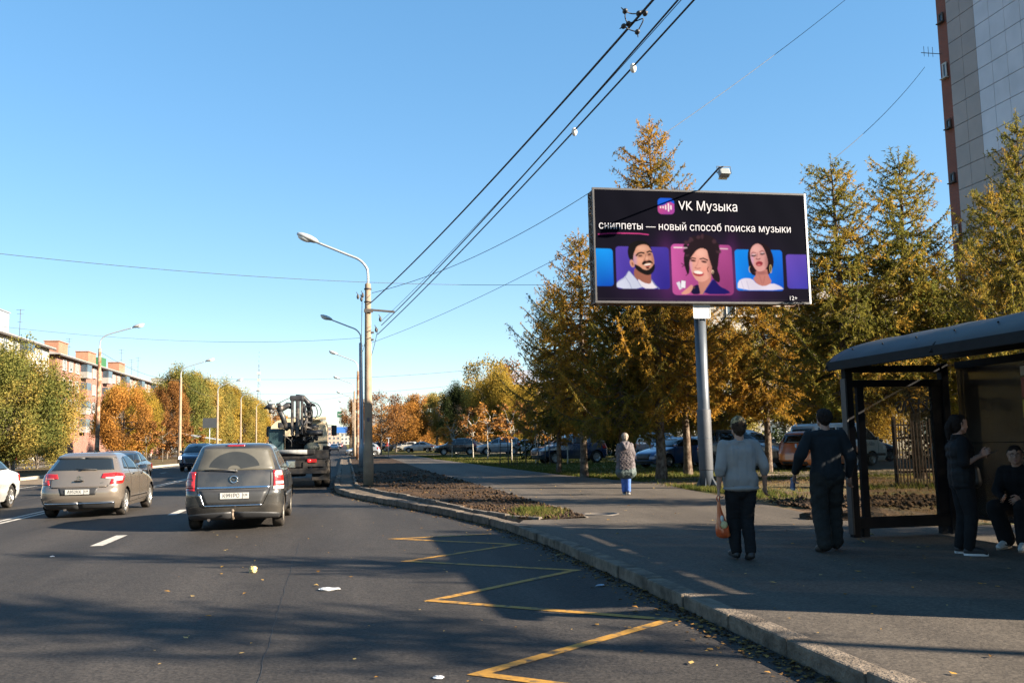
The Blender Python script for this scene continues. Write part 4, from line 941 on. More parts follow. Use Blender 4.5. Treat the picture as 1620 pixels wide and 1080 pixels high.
def smoothtab(tab):
    z = np.arange(0.0, 3.2, 0.005); t = np.array(sorted(tab)); v = np.interp(z, t[:, 0], t[:, 1])
    k = 9; ker = np.hanning(2*k+1); ker /= ker.sum(); vp = np.r_[np.full(k, v[0]), v, np.full(k, v[-1])]
    v2 = np.convolve(vp, ker, 'valid')
    return lambda q: np.interp(q, z, v2)
class Car:
    def __init__(s, cfg):
        s.c = cfg; s.YR = smoothtab(cfg['yr']); s.YF = smoothtab(cfg['yf']); s.W = smoothtab(cfg['w'])
        s.n = cfg.get('n', 3.0); s.Rr0 = cfg.get('Rr', 0.42); s.Rf0 = cfg.get('Rf', 0.75); s.zt = cfg['zt']; s.zb = cfg.get('zb', 0.2)
    def R(s, z):
        L = s.YF(z)-s.YR(z); k = np.minimum(1, L*0.48/(s.Rr0+s.Rf0)); return s.Rr0*k, s.Rf0*k
    def pt(s, u, z):
        u = np.asarray(u, float); z = np.asarray(z, float); W = s.W(z); yr = s.YR(z); yf = s.YF(z); Rr, Rf = s.R(z); e = 2/s.n
        ph = np.clip(u, 0, 1)*np.pi/2; xr = W*np.sin(ph)**e; y1 = yr+Rr*(1-np.cos(ph)**e)
        q = np.clip(u-1, 0, 1); ym = yr+Rr+(yf-Rf-yr-Rr)*q
        ph2 = np.clip(3-u, 0, 1)*np.pi/2; xf = W*np.sin(ph2)**e; y3 = yf-Rf*(1-np.cos(ph2)**e)
        x = np.where(u <= 1, xr, np.where(u <= 2, W, xf)); y = np.where(u <= 1, y1, np.where(u <= 2, ym, y3))
        return np.stack([x, y, z+0*x], -1)
    def sidex(s, y, z):
        W = s.W(z); yr = s.YR(z); yf = s.YF(z); Rr, Rf = s.R(z)
        t = np.clip(np.maximum((yr+Rr-y)/Rr, (y-yf+Rf)/Rf), 0, 1); return W*(1-t**s.n)**(1/s.n)
    def reary(s, x, z):
        t = np.clip(np.abs(x)/s.W(z), 0, .999); Rr, _ = s.R(z); return s.YR(z)+Rr*(1-(1-t**s.n)**(1/s.n))
    def fronty(s, x, z):
        t = np.clip(np.abs(x)/s.W(z), 0, .999); _, Rf = s.R(z); return s.YF(z)-Rf*(1-(1-t**s.n)**(1/s.n))
    def _surf(s, kind, a, z, sg):
        if kind == 's': return np.stack([sg*s.sidex(a, z), a, z], -1)
        if kind == 'r': return np.stack([a, s.reary(a, z), z], -1)
        if kind == 'f': return np.stack([a, s.fronty(a, z), z], -1)
        if kind == 'u': p = s.pt(a, z); p[..., 0] *= sg; return p
    def patch(s, kind, quad, off, sg=1, nu=10, nv=8):
        """quad: four (a,z) corners in order; a = y for sides, x for rear/front, u for wrap-round. Returns points (nu,nv,3) just proud of the body"""
        q = np.array(quad, float); U, V = np.meshgrid(np.linspace(0, 1, nu), np.linspace(0, 1, nv), indexing='ij')
        A = ((1-U)*(1-V))[..., None]*q[0]+(U*(1-V))[..., None]*q[1]+(U*V)[..., None]*q[2]+((1-U)*V)[..., None]*q[3]
        a, z = A[..., 0], A[..., 1]; e = .01
        P = s._surf(kind, a, z, sg); Da = s._surf(kind, a+e, z, sg)-s._surf(kind, a-e, z, sg); Dz = s._surf(kind, a, z+e, sg)-s._surf(kind, a, z-e, sg)
        N = np.cross(Da, Dz); N /= np.linalg.norm(N, axis=-1, keepdims=True)+1e-9
        cen = np.array([0, (s.YR(.6)+s.YF(.6))/2, .3]); flip = np.sign(((P-cen)*N).sum(-1, keepdims=True)); flip[flip == 0] = 1
        return P+N*flip*off
    def add(s, name, m, parent, patches, off=.006, thick=None):
        V = []; F = []; o = 0
        for p in patches:
            kind, quad = p[0], p[1]; sg = p[2] if len(p) > 2 else 1; nu = p[3] if len(p) > 3 else 10; nv = p[4] if len(p) > 4 else 8
            P = s.patch(kind, quad, off, sg, nu, nv); a, b, _ = P.shape
            Pb = s.patch(kind, quad, -.012, sg, nu, nv)
            idx = o+np.arange(a*b).reshape(a, b); f = np.stack([idx[:-1, :-1], idx[1:, :-1], idx[1:, 1:], idx[:-1, 1:]], -1).reshape(-1, 4)
            V.append(P.reshape(-1, 3)); F.append(f)
            # rim that closes the patch down to the body
            ring = np.r_[idx[:, 0], idx[-1, 1:], idx[-2::-1, -1], idx[0, -2:0:-1]]; rb = o+a*b+np.arange(len(ring)); V.append(Pb.reshape(-1, 3)[ring-o])
            F.append(np.stack([ring, np.roll(ring, -1), np.roll(rb, -1), rb], -1)); o += a*b+len(ring)
        me = np_mesh(name, np.concatenate(V), np.concatenate(F), smooth=False)
        bm = bmesh.new(); bm.from_mesh(me); bmesh.ops.recalc_face_normals(bm, faces=bm.faces); bm.to_mesh(me); bm.free()
        return link(name, me, parent, m)
    def body(s, parent, m, lo=False):
        c = s.c; zs = np.r_[np.arange(s.zb, s.zt-.05, .06 if lo else .034), s.zt-.05]
        n1, n2, n3 = (8, 10, 8) if lo else (18, 46, 18)
        u = np.r_[np.linspace(0, 1, n1)**1.5, 1+np.linspace(0, 1, n2)[1:], 2+(1-(1-np.linspace(0, 1, n3)[1:])**1.5)]
        U, Z = np.meshgrid(u, zs, indexing='ij'); P = s.pt(U, Z)          # (nu,nz,3)
        wheels = [(c['wy'][0], c['wr'], c['ar']), (c['wy'][1], c['wr'], c['ar'])]
        dele = np.zeros(P.shape[:2], bool)
        for wy, wz, ar in wheels:
            d = np.hypot(P[..., 1]-wy, P[..., 2]-wz); side = P[..., 0] > s.W(Z)*.55
            near = side & (np.abs(d-ar) < .03) 
            k = np.where(near, ar/np.maximum(d, 1e-6), 1.0); P[..., 1] = wy+(P[..., 1]-wy)*k; P[..., 2] = wz+(P[..., 2]-wz)*k
            dele |= side & (d < ar-.002) & ~near
        a, b = P.shape[:2]; idx = np.arange(a*b).reshape(a, b)
        q = np.stack([idx[:-1, :-1], idx[1:, :-1], idx[1:, 1:], idx[:-1, 1:]], -1).reshape(-1, 4); q = q[~dele.ravel()[q].any(1)]
        # crown of the roof
        top = P[:, -1]; cen = np.array([0, (top[0, 1]+top[-1, 1])/2, 0]); V = [P.reshape(-1, 3)]; F = [q]; prev = idx[:, -1]; o = a*b
        for k, (sc, dz) in enumerate(((.93, .022), (.82, .036), (.6, .045), (.3, .050), (0.02, .05))):
            p = top.copy(); p[:, 0] *= sc; p[:, 1] = cen[1]+(top[:, 1]-cen[1])*(1-(1-sc)*.9); p[:, 2] = s.zt-.05+dz
            V.append(p); cur = o+np.arange(a); F.append(np.stack([prev[:-1], cur[:-1], cur[1:], prev[1:]], -1)); prev = cur; o += a
        V = np.concatenate(V); F = np.concatenate(F); n = len(V); Vm = V*np.array([-1, 1, 1]); V = np.r_[V, Vm]; F = np.r_[F, F[:, ::-1]+n]
        me = np_mesh('body', V, F, smooth=True); bm = bmesh.new(); bm.from_mesh(me)
        bmesh.ops.remove_doubles(bm, verts=bm.verts, dist=.0005)
        lone = [v for v in bm.verts if not v.link_faces]; bmesh.ops.delete(bm, geom=lone, context='VERTS')
        bot = [e for e in bm.edges if len(e.link_faces) == 1 and all(v.co.z < s.zb+.003 for v in e.verts)]
        bmesh.ops.recalc_face_normals(bm, faces=bm.faces); bm.to_mesh(me); bm.free()
        o = link('body', me, parent, m)
        # underside and wheel wells
        mb = MB(); y0, y1 = s.YR(.3)+.15, s.YF(.3)-.15
        mb.box((0, (y0+y1)/2, s.zb+.06), (s.W(.3)*1.35, y1-y0, .1))
        for wy, wz, ar in wheels:
            for sg in (-1, 1):
                x1 = sg*(s.W(.55)-.02); x0 = sg*(s.W(.55)-.36); pr = []
                th = np.linspace(0, 2*np.pi, 25)[:-1]
                r1 = [mb.bm.verts.new((x1-.01*sg, wy+ar*.99*math.cos(t), max(s.zb-.02, wz+ar*.99*math.sin(t)))) for t in th]
                r0 = [mb.bm.verts.new((x0, wy+ar*.99*math.cos(t), max(s.zb-.02, wz+ar*.99*math.sin(t)))) for t in th]
                for i in range(24): mb.bm.faces.new((r0[i], r0[(i+1) % 24], r1[(i+1) % 24], r1[i]))
                mb.bm.faces.new(r0)
        mb.build('underbody', M_WELL, parent, doubles=.0005)
        return o
WHEEL = {}
def wheel(parent, loc, r, w, sg, rim=None, style='alloy'):
    key = (r, w, sg, style, (rim or M_RIM).name)
    if key not in WHEEL:
        mb = MB(); p = [(r*.66, -w*.46), (r*.9, -w*.5), (r*.975, -w*.42), (r, -w*.25), (r, w*.25), (r*.975, w*.42), (r*.9, w*.5), (r*.66, w*.46)]
        mb.lathe(p, axis='X', seg=32, close=True); ty = mb.mesh('tyre'); ty.materials.append(M_TYRE)
        rb = MB(); rb.lathe([(r*.67, w*.44*sg), (r*.64, w*.40*sg), (r*.61, w*.2*sg), (r*.3, w*.16*sg), (.02, w*.16*sg)], axis='X', seg=32, close=True)
        nsp = 5 if style == 'alloy' else 7
        for k in range(nsp):
            t = 2*math.pi*k/nsp
            rb.box((w*.36*sg, r*.37*math.cos(t), r*.37*math.sin(t)), (w*.12, r*.56, r*.15), rx=t, bev=.006)
        rb.lathe([(.001, w*.46*sg), (r*.13, w*.44*sg), (r*.15, w*.2*sg)], axis='X', seg=16, close=True)
        rm = rb.mesh('rim'); rm.materials.append(rim or M_RIM)
        bk = MB(); bk.lathe([(r*.62, w*.19*sg), (.01, w*.15*sg)], axis='X', seg=24, close=True); dk = bk.mesh('brake_disc'); dk.materials.append(M_WELL)
        WHEEL[key] = (ty, rm, dk)
    ty, rm, dk = WHEEL[key]
    e = bpy.data.objects.new('wheel', None); COL.objects.link(e); e.parent = parent; e.location = loc; e.empty_display_size = .2
    link('tyre', ty, e); link('rim', rm, e)
    return e
def mirror_part(car, parent, y, z, m, sg, size=(.20, .10, .15)):
    x = car.sidex(y, z)
    mb = MB(); mb.box((sg*(x+.10), y, z+.05), size, bev=.035); mb.tube([(sg*(x-.03), y+.03, z), (sg*(x+.06), y, z+.02)], .022, 6)
    o = mb.build('side_mirror', m, parent)
    g = MB(); g.box((sg*(x+.10), y-size[1]/2-.002, z+.05), (size[0]*.82, .006, size[2]*.78)); g.build('mirror_glass', M_CHROME, o)
    return o
def handle(car, parent, y, z, sg, m):
    x = car.sidex(y, z); mb = MB(); mb.box((sg*(x+.018), y, z), (.025, .19, .032), bev=.01); return mb.build('door_handle', m, parent)
def plate(parent, loc, txt, region, tilt=0.0, cam_side=-1, w=.52, h=.112):
    mb = MB(); mb.box((0, 0, 0), (w, .012, h), bev=.004); o = mb.build('number_plate', M_PLATE, parent); o.location = loc; o.rotation_euler = (tilt, 0, 0 if cam_side < 0 else math.pi)
    text(txt, .105, (-.06, -.0085, -.001), (math.pi/2, 0, 0), M_PLATETX, o, 'plate_lettering', spacing=1.02, bold=.002, squeeze=.82)
    text(region, .066, (.195, -.0085, .012), (math.pi/2, 0, 0), M_PLATETX, o, 'plate_lettering', bold=.001, squeeze=.9)
    f = MB(); f.box((.147, -.0075, 0), (.006, .004, h*.92)); f.build('plate_divider', M_PLATETX, o)
    return o
def line(car, kind, pts, w=.012, sg=1):
    """thin seam patches along (a,z) points"""
    out = []
    for (a0, z0), (a1, z1) in zip(pts[:-1], pts[1:]):
        dx, dz = a1-a0, z1-z0; l = math.hypot(dx, dz)+1e-9; nx, nz = -dz/l*w/2, dx/l*w/2
        out.append((kind, [(a0-nx, z0-nz), (a1-nx, z1-nz), (a1+nx, z1+nz), (a0+nx, z0+nz)], sg, 8, 2))
    return out

def zafira():
    cfg = dict(zt=1.635, zb=.21, n=3.2, Rr=.36, Rf=.8, wy=(.80, 3.50), wr=.318, ar=.372,
        yr=[(.2, .12), (.28, .05), (.45, .0), (.70, .0), (.74, .015), (.79, .05), (1.08, .09), (1.12, .12), (1.30, .19), (1.52, .29), (1.58, .34), (1.62, .5), (1.635, .7)],
        yf=[(.2, 4.32), (.35, 4.44), (.6, 4.45), (.72, 4.40), (.82, 4.25), (.92, 3.95), (1.0, 3.62), (1.05, 3.38), (1.2, 3.05), (1.4, 2.65), (1.55, 2.25), (1.6, 2.0), (1.635, 1.6)],
        w=[(.2, .82), (.3, .868), (.45, .897), (.7, .897), (.8, .89), (.95, .88), (1.08, .855), (1.2, .80), (1.4, .722), (1.53, .67), (1.6, .62), (1.635, .55)])
    c = Car(cfg); t = empty('parked_car', (-2.075, 18.05, 0), R_(0.3)); t.name = 'people_carrier'
    tag(t, 'dusty dark grey people carrier with a tow bar, right behind the crane truck', 'car', 'vehicles on the street')
    body = paint('grey_dusty_paint', (0.036, 0.035, 0.033), .35, .27, damt=.35)
    c.body(t, body)
    rw = c.add('rear_window', M_CARGLASS_DUST, t, [('r', [(-.74, 1.125), (.74, 1.125), (.615, 1.53), (-.615, 1.53)], 1, 24, 10)], .006)
    # wiped sector
    V = []; n = 22; a = np.linspace(R_(12), R_(170), n)
    px, pz = 0.02, 1.135
    rr_, aa_ = np.meshgrid(np.linspace(.12, .47, 8), a, indexing='ij'); gx = px-.02+rr_*np.cos(aa_); gz = pz+rr_*.72*np.sin(aa_)
    G = c._surf('r', gx, gz, 1); G[..., 1] -= .011; link('wiped_sector', grid_mesh('wiped_sector', G, smooth=False), rw, M_CARGLASS_WIPE)
    w = MB(); P0 = c._surf('r', np.array([.03]), np.array([1.115]), 1)[0]; P1 = c._surf('r', np.array([-.50]), np.array([1.135]), 1)[0]
    w.tube([P0+np.array([0, -.04, 0]), (P0+P1)/2+np.array([0, -.055, .02]), P1+np.array([0, -.03, 0])], [.016, .012, .007], 6); w.sphere(P0+np.array([0, -.02, 0]), .035, 8, 6)
    w.tube([P1+np.array([-.05, -.016, 0]), P1+np.array([.40, -.016, .012])], .008, 5); w.build('rear_wiper', M_BLACKPL, t)
    for sg in (1, -1):
        l = c.add('tail_lamp', M_LRED, t, [('u', [(.50, .80), (.99, .80), (.99, 1.10), (.53, 1.10)], sg, 12, 12)], .014)
        if sg > 0:
            c.add('lamp_lens', M_LCLEAR, l, [('u', [(.55, 1.01), (.90, 1.01), (.86, 1.09), (.60, 1.09)], sg), ('u', [(.56, .845), (.92, .845), (.92, .90), (.56, .90)], sg)], .019)
            c.add('lit_lamp', M_LREDON, l, [('u', [(.58, .955), (.76, .955), (.76, .995), (.58, .995)], sg, 6, 4)], .021)
            c.add('lamp_rim', M_LCLEAR, l, [('u', [(.49, .795), (1.0, .795), (1.0, .812), (.49, .812)], sg)], .018)
        else:
            c.add('lamp_lens', M_LREDDK, l, [('u', [(.55, .84), (.95, .84), (.95, .93), (.55, .93)], sg), ('u', [(.55, .97), (.9, .97), (.88, 1.06), (.6, 1.06)], sg)], .019)
        c.add('lamp_foot', M_LCLEAR if sg > 0 else M_LREDDK, l, [('u', [(.49, .755), (1.0, .755), (1.0, .79), (.49, .79)], sg)], .012)
        # side glass: quarter, rear door, front door
        for q in ([(.62, 1.14), (1.32, 1.12), (1.30, 1.50), (.72, 1.50)], [(1.40, 1.11), (2.28, 1.09), (2.20, 1.515), (1.38, 1.51)], [(2.36, 1.09), (3.22, 1.06), (2.62, 1.45), (2.28, 1.51)]):
            c.add('side_window', M_CARGLASS_WIPE if q[0][0] < 1.5 else M_CARGLASS, t, [('s', q, sg, 12, 8)], .005)
        c.add('door_seams', M_SEAM, t, line(c, 's', [(1.36, 1.52), (1.36, 1.1), (1.30, .75), (1.18, .55), (1.15, .33)], .012, sg)+line(c, 's', [(2.31, 1.52), (2.32, 1.05), (2.33, .33)], .012, sg)+line(c, 's', [(3.2, 1.05), (3.12, .8), (3.1, .33), (1.2, .31)], .012, sg)+line(c, 's', [(.55, 1.06), (1.36, 1.08), (3.2, 1.04)], .008, sg), .003)
        handle(c, t, 1.62, .98, sg, body); handle(c, t, 2.58, .97, sg, body)
        mirror_part(c, t, 2.95, 1.10, M_BLACKPL if sg < 0 else body, sg, (.22, .12, .17))
        c.add('rub_strip', M_BLACKPL, t, [('s', [(1.25, .56), (3.0, .56), (3.0, .62), (1.25, .62)], sg, 14, 3)], .012)
        for wy in cfg['wy']: wheel(t, (sg*.775, wy, .318), .318, .21, sg, M_RIMDK)
        rr = MB(); pts = [(sg*(.60-.0*y), y, 1.665-.04*abs(y-1.5)) for y in (.8, 1.4, 2.0, 2.5)]
    # tailgate details
    c.add('chrome_strip', M_CHROME, t, [('r', [(-.66, .785), (.66, .785), (.66, .822), (-.66, .822)], 1, 26, 4)], .02)
    c.add('plate_recess', mat('recess_grey', (0.03, 0.03, 0.03), .5), t, [('r', [(-.50, .49), (.50, .49), (.62, .75), (-.62, .75)], 1, 20, 5)], .006)
    c.add('bumper_trim', M_CHROME, t, [('r', [(-.52, .462), (.52, .462), (.52, .485), (-.52, .485)], 1, 22, 3), ('r', [(-.56, .485), (-.52, .47), (-.60, .70), (-.64, .70)], 1, 5, 8)], .016)
    c.add('tailgate_seam', M_SEAM, t, line(c, 'r', [(-.66, .77), (-.64, .70), (-.54, .488)], .014)+line(c, 'r', [(.66, .77), (.64, .70), (.54, .488)], .014)+line(c, 'r', [(-.67, 1.09), (-.67, .83)], .014)+line(c, 'r', [(.67, 1.09), (.67, .83)], .014), .004)
    c.add('bumper_insert', M_BLACKPL, t, [('u', [(.0, .22), (.80, .22), (.80, .30), (0, .36)], 1, 14, 5), ('u', [(.0, .22), (.80, .22), (.80, .30), (0, .36)], -1, 14, 5)], .006)
    em = MB(); y0 = float(c.reary(np.array(0.), np.array(.955)))
    em.lathe([(.052, -.012), (.068, -.018), (.078, -.012), (.078, .01), (.052, .01)], axis='Y', seg=28, close=True); em.prism([(-.085, -.018, -.012), (.02, -.018, .018), (-.005, -.018, -.006), (.085, -.018, .012), (-.02, -.018, -.02), (.005, -.018, .004)], (0, .014, 0))
    eo = em.build('emblem', M_CHROME, t); eo.location = (0, y0-.01, .955)
    hl = c.add('brake_light', M_LREDDK, t, [('r', [(-.17, 1.575), (.17, 1.575), (.17, 1.592), (-.17, 1.592)], 1, 8, 3)], .02)
    plate(t, (.02, -.012, .655), 'К991РО', '124')
    tb = MB(); tb.tube([(.0, .15, .24), (.0, -.06, .235), (.0, -.10, .27), (.0, -.105, .36)], .024, 8); tb.sphere((0, -.105, .385), .034, 10, 8); tb.build('tow_bar', mat('rusty_steel', (.16, .12, .085), .6, metal=.4), t)
    an = MB(); an.tube([(0, .78, 1.64), (0, .70, 1.70)], .014, 6); an.build('aerial', M_BLACKPL, t)
    ex = MB(); ex.tube([(-.45, .5, .22), (-.45, .10, .215)], .03, 8); ex.build('exhaust', M_DARKTRIM, t)
    sp = MB(); sp.box((0, .32, 1.625), (1.1, .16, .018), bev=.006); 
    return t
zafira()

def citroen():
    cfg = dict(zt=1.49, zb=.20, n=2.9, Rr=.46, Rf=.85, wy=(.80, 3.41), wr=.315, ar=.365,
        yr=[(.19, .14), (.30, .05), (.45, .0), (.60, .0), (.66, .02), (.72, .06), (.85, .085), (1.02, .14), (1.09, .20), (1.20, .34), (1.36, .54), (1.375, .50), (1.42, .56), (1.455, .80), (1.49, 1.4)],
        yf=[(.19, 4.18), (.35, 4.31), (.55, 4.32), (.68, 4.22), (.80, 4.0), (.90, 3.6), (.97, 3.28), (1.0, 3.10), (1.15, 2.72), (1.3, 2.35), (1.4, 2.05), (1.46, 1.75), (1.49, 1.6)],
        w=[(.19, .80), (.30, .86), (.42, .893), (.6, .896), (.75, .885), (.9, .872), (1.0, .85), (1.08, .81), (1.2, .752), (1.36, .665), (1.43, .62), (1.49, .5)])
    c = Car(cfg); t = empty('hatchback_car', (-6.05, 22.7, 0), R_(-0.6))
    tag(t, 'beige metallic hatchback with wrapped red tail lamps, ahead in the second lane', 'car', 'vehicles on the street')
    body = paint('beige_metallic', (0.225, 0.185, 0.147), .55, .25, damt=.5)
    c.body(t, body)
    c.add('rear_window', M_CARGLASS, t, [('r', [(-.70, 1.085), (.70, 1.085), (.585, 1.345), (-.585, 1.345)], 1, 26, 10)], .007)
    c.add('window_shade', M_BLACKPL, t, [('u', [(0, 1.345), (.86, 1.345), (.84, 1.372), (0, 1.378)], 1, 16, 3), ('u', [(0, 1.345), (.86, 1.345), (.84, 1.372), (0, 1.378)], -1, 16, 3)], .008)
    w = MB(); w.tube([(.0, .17, 1.09), (.10, .165, 1.115), (.36, .20, 1.10)], [.018, .014, .006], 6); w.tube([(-.1, .175, 1.115), (.36, .185, 1.10)], .008, 5); w.build('rear_wiper', M_BLACKPL, t)
    for sg in (1, -1):
        l = c.add('tail_lamp', M_LRED, t, [('u', [(.26, .90), (.60, .885), (.62, 1.015), (.30, 1.0)], sg, 10, 8), ('u', [(.60, .885), (1.04, .90), (1.0, .985), (.62, 1.015)], sg, 10, 8), ('u', [(.44, .755), (.90, .765), (1.04, .90), (.50, .89)], sg, 12, 8)], .013)
        c.add('lamp_lens', M_LCLEAR if sg > 0 else mat('lamp_pale_red', (.42, .16, .13), .15, var=.2, coat=.8), l, [('u', [(.34, .892), (.56, .87), (.56, .915), (.36, .912)], sg), ('u', [(.56, .83), (.86, .835), (.92, .925), (.58, .925)], sg)], .018)
        for q in ([(.80, 1.10), (1.16, 1.085), (1.20, 1.36), (1.06, 1.335)], [(1.20, 1.08), (2.06, 1.05), (2.0, 1.405), (1.24, 1.375)], [(2.12, 1.05), (3.02, 1.01), (2.35, 1.33), (2.06, 1.405)]):
            c.add('side_window', M_CARGLASS, t, [('s', q, sg, 12, 8)], .005)
        c.add('window_trim', M_BLACKPL, t, [('s', [(1.165, 1.085), (1.195, 1.08), (1.235, 1.375), (1.205, 1.36)], sg, 3, 8), ('s', [(2.065, 1.05), (2.115, 1.05), (2.055, 1.405), (2.005, 1.405)], sg, 3, 8)], .004)
        c.add('door_seams', M_SEAM, t, line(c, 's', [(1.18, 1.08), (1.22, .9), (1.22, .72), (1.10, .5), (1.12, .32)], .012, sg)+line(c, 's', [(2.09, 1.04), (2.10, .8), (2.06, .32)], .012, sg)+line(c, 's', [(3.0, 1.0), (2.98, .75), (2.92, .32), (1.15, .29)], .012, sg), .003)
        c.add('sill_strip', M_SEAM, t, [('s', [(1.2, .40), (2.9, .40), (2.9, .43), (1.2, .43)], sg, 12, 3)], .004)
        handle(c, t, 1.45, .96, sg, M_CHROME); handle(c, t, 2.32, .945, sg, M_CHROME); mirror_part(c, t, 2.78, 1.02, M_BLACKPL, sg, (.22, .12, .16))
        for wy in cfg['wy']: wheel(t, (sg*.775, wy, .315), .315, .205, sg, M_RIM, 'trim')
        lp = MB()
    c.add('plate_recess', M_BLACKPL, t, [('r', [(-.37, .525), (.37, .525), (.43, .685), (-.43, .685)], 1, 20, 5)], .006)
    c.add('tailgate_seam', M_SEAM, t, line(c, 'r', [(-.62, .87), (-.62, .72), (-.58, .69), (-.45, .69)], .012)+line(c, 'r', [(.45, .69), (.58, .69), (.62, .72), (.62, .75)], .012)+line(c, 'u', [(.50, .68), (.64, .74)], .01), .004)
    c.add('tailgate_lip', body, t, [('r', [(-.60, .70), (.60, .70), (.60, .715), (-.60, .715)], 1, 24, 3)], .02)
    c.add('bumper_insert', M_BLACKPL, t, [('u', [(.0, .21), (.66, .21), (.60, .375), (0, .375)], 1, 18, 6), ('u', [(.0, .21), (.66, .21), (.60, .375), (0, .375)], -1, 18, 6)], .008)
    c.add('bumper_trim', M_CHROME, t, [('u', [(.0, .325), (.60, .325), (.60, .345), (0, .345)], 1, 18, 3), ('u', [(.0, .325), (.60, .325), (.60, .345), (0, .345)], -1, 18, 3)], .016)
    em = MB()
    for k in (0, 1):
        z = .90+.05*k; yb = float(c.reary(np.array(0.), np.array(z)))-.014
        em.prism([(-.075, yb, z-.035), (0, yb-.004, z+.02), (.075, yb, z-.035), (.075, yb, z-.058), (0, yb-.004, z-.006), (-.075, yb, z-.058)], (0, .012, 0))
    em.build('emblem', M_CHROME, t)
    b = MB(); b.box((0, .055, .845), (.2, .03, .025), bev=.008); b.build('tailgate_handle', M_SEAM, t)
    plate(t, (-.01, -.012, .60), 'А952КК', '124')
    text('VTi', .05, (.5, float(c.reary(np.array(.5), np.array(.79)))-.012, .79), (math.pi/2, 0, R_(6)), M_CHROME, t, 'badge')
    an = MB(); an.tube([(0, 1.35, 1.49), (0, 1.26, 1.545)], .014, 6); an.build('aerial', M_BLACKPL, t)
    ex = MB(); ex.tube([(-.30, .55, .21), (-.30, .12, .20)], .035, 8); ex.box((-.05, .5, .2), (.5, .4, .14), bev=.05); ex.build('exhaust', M_DARKTRIM, t)
    return t
citroen()

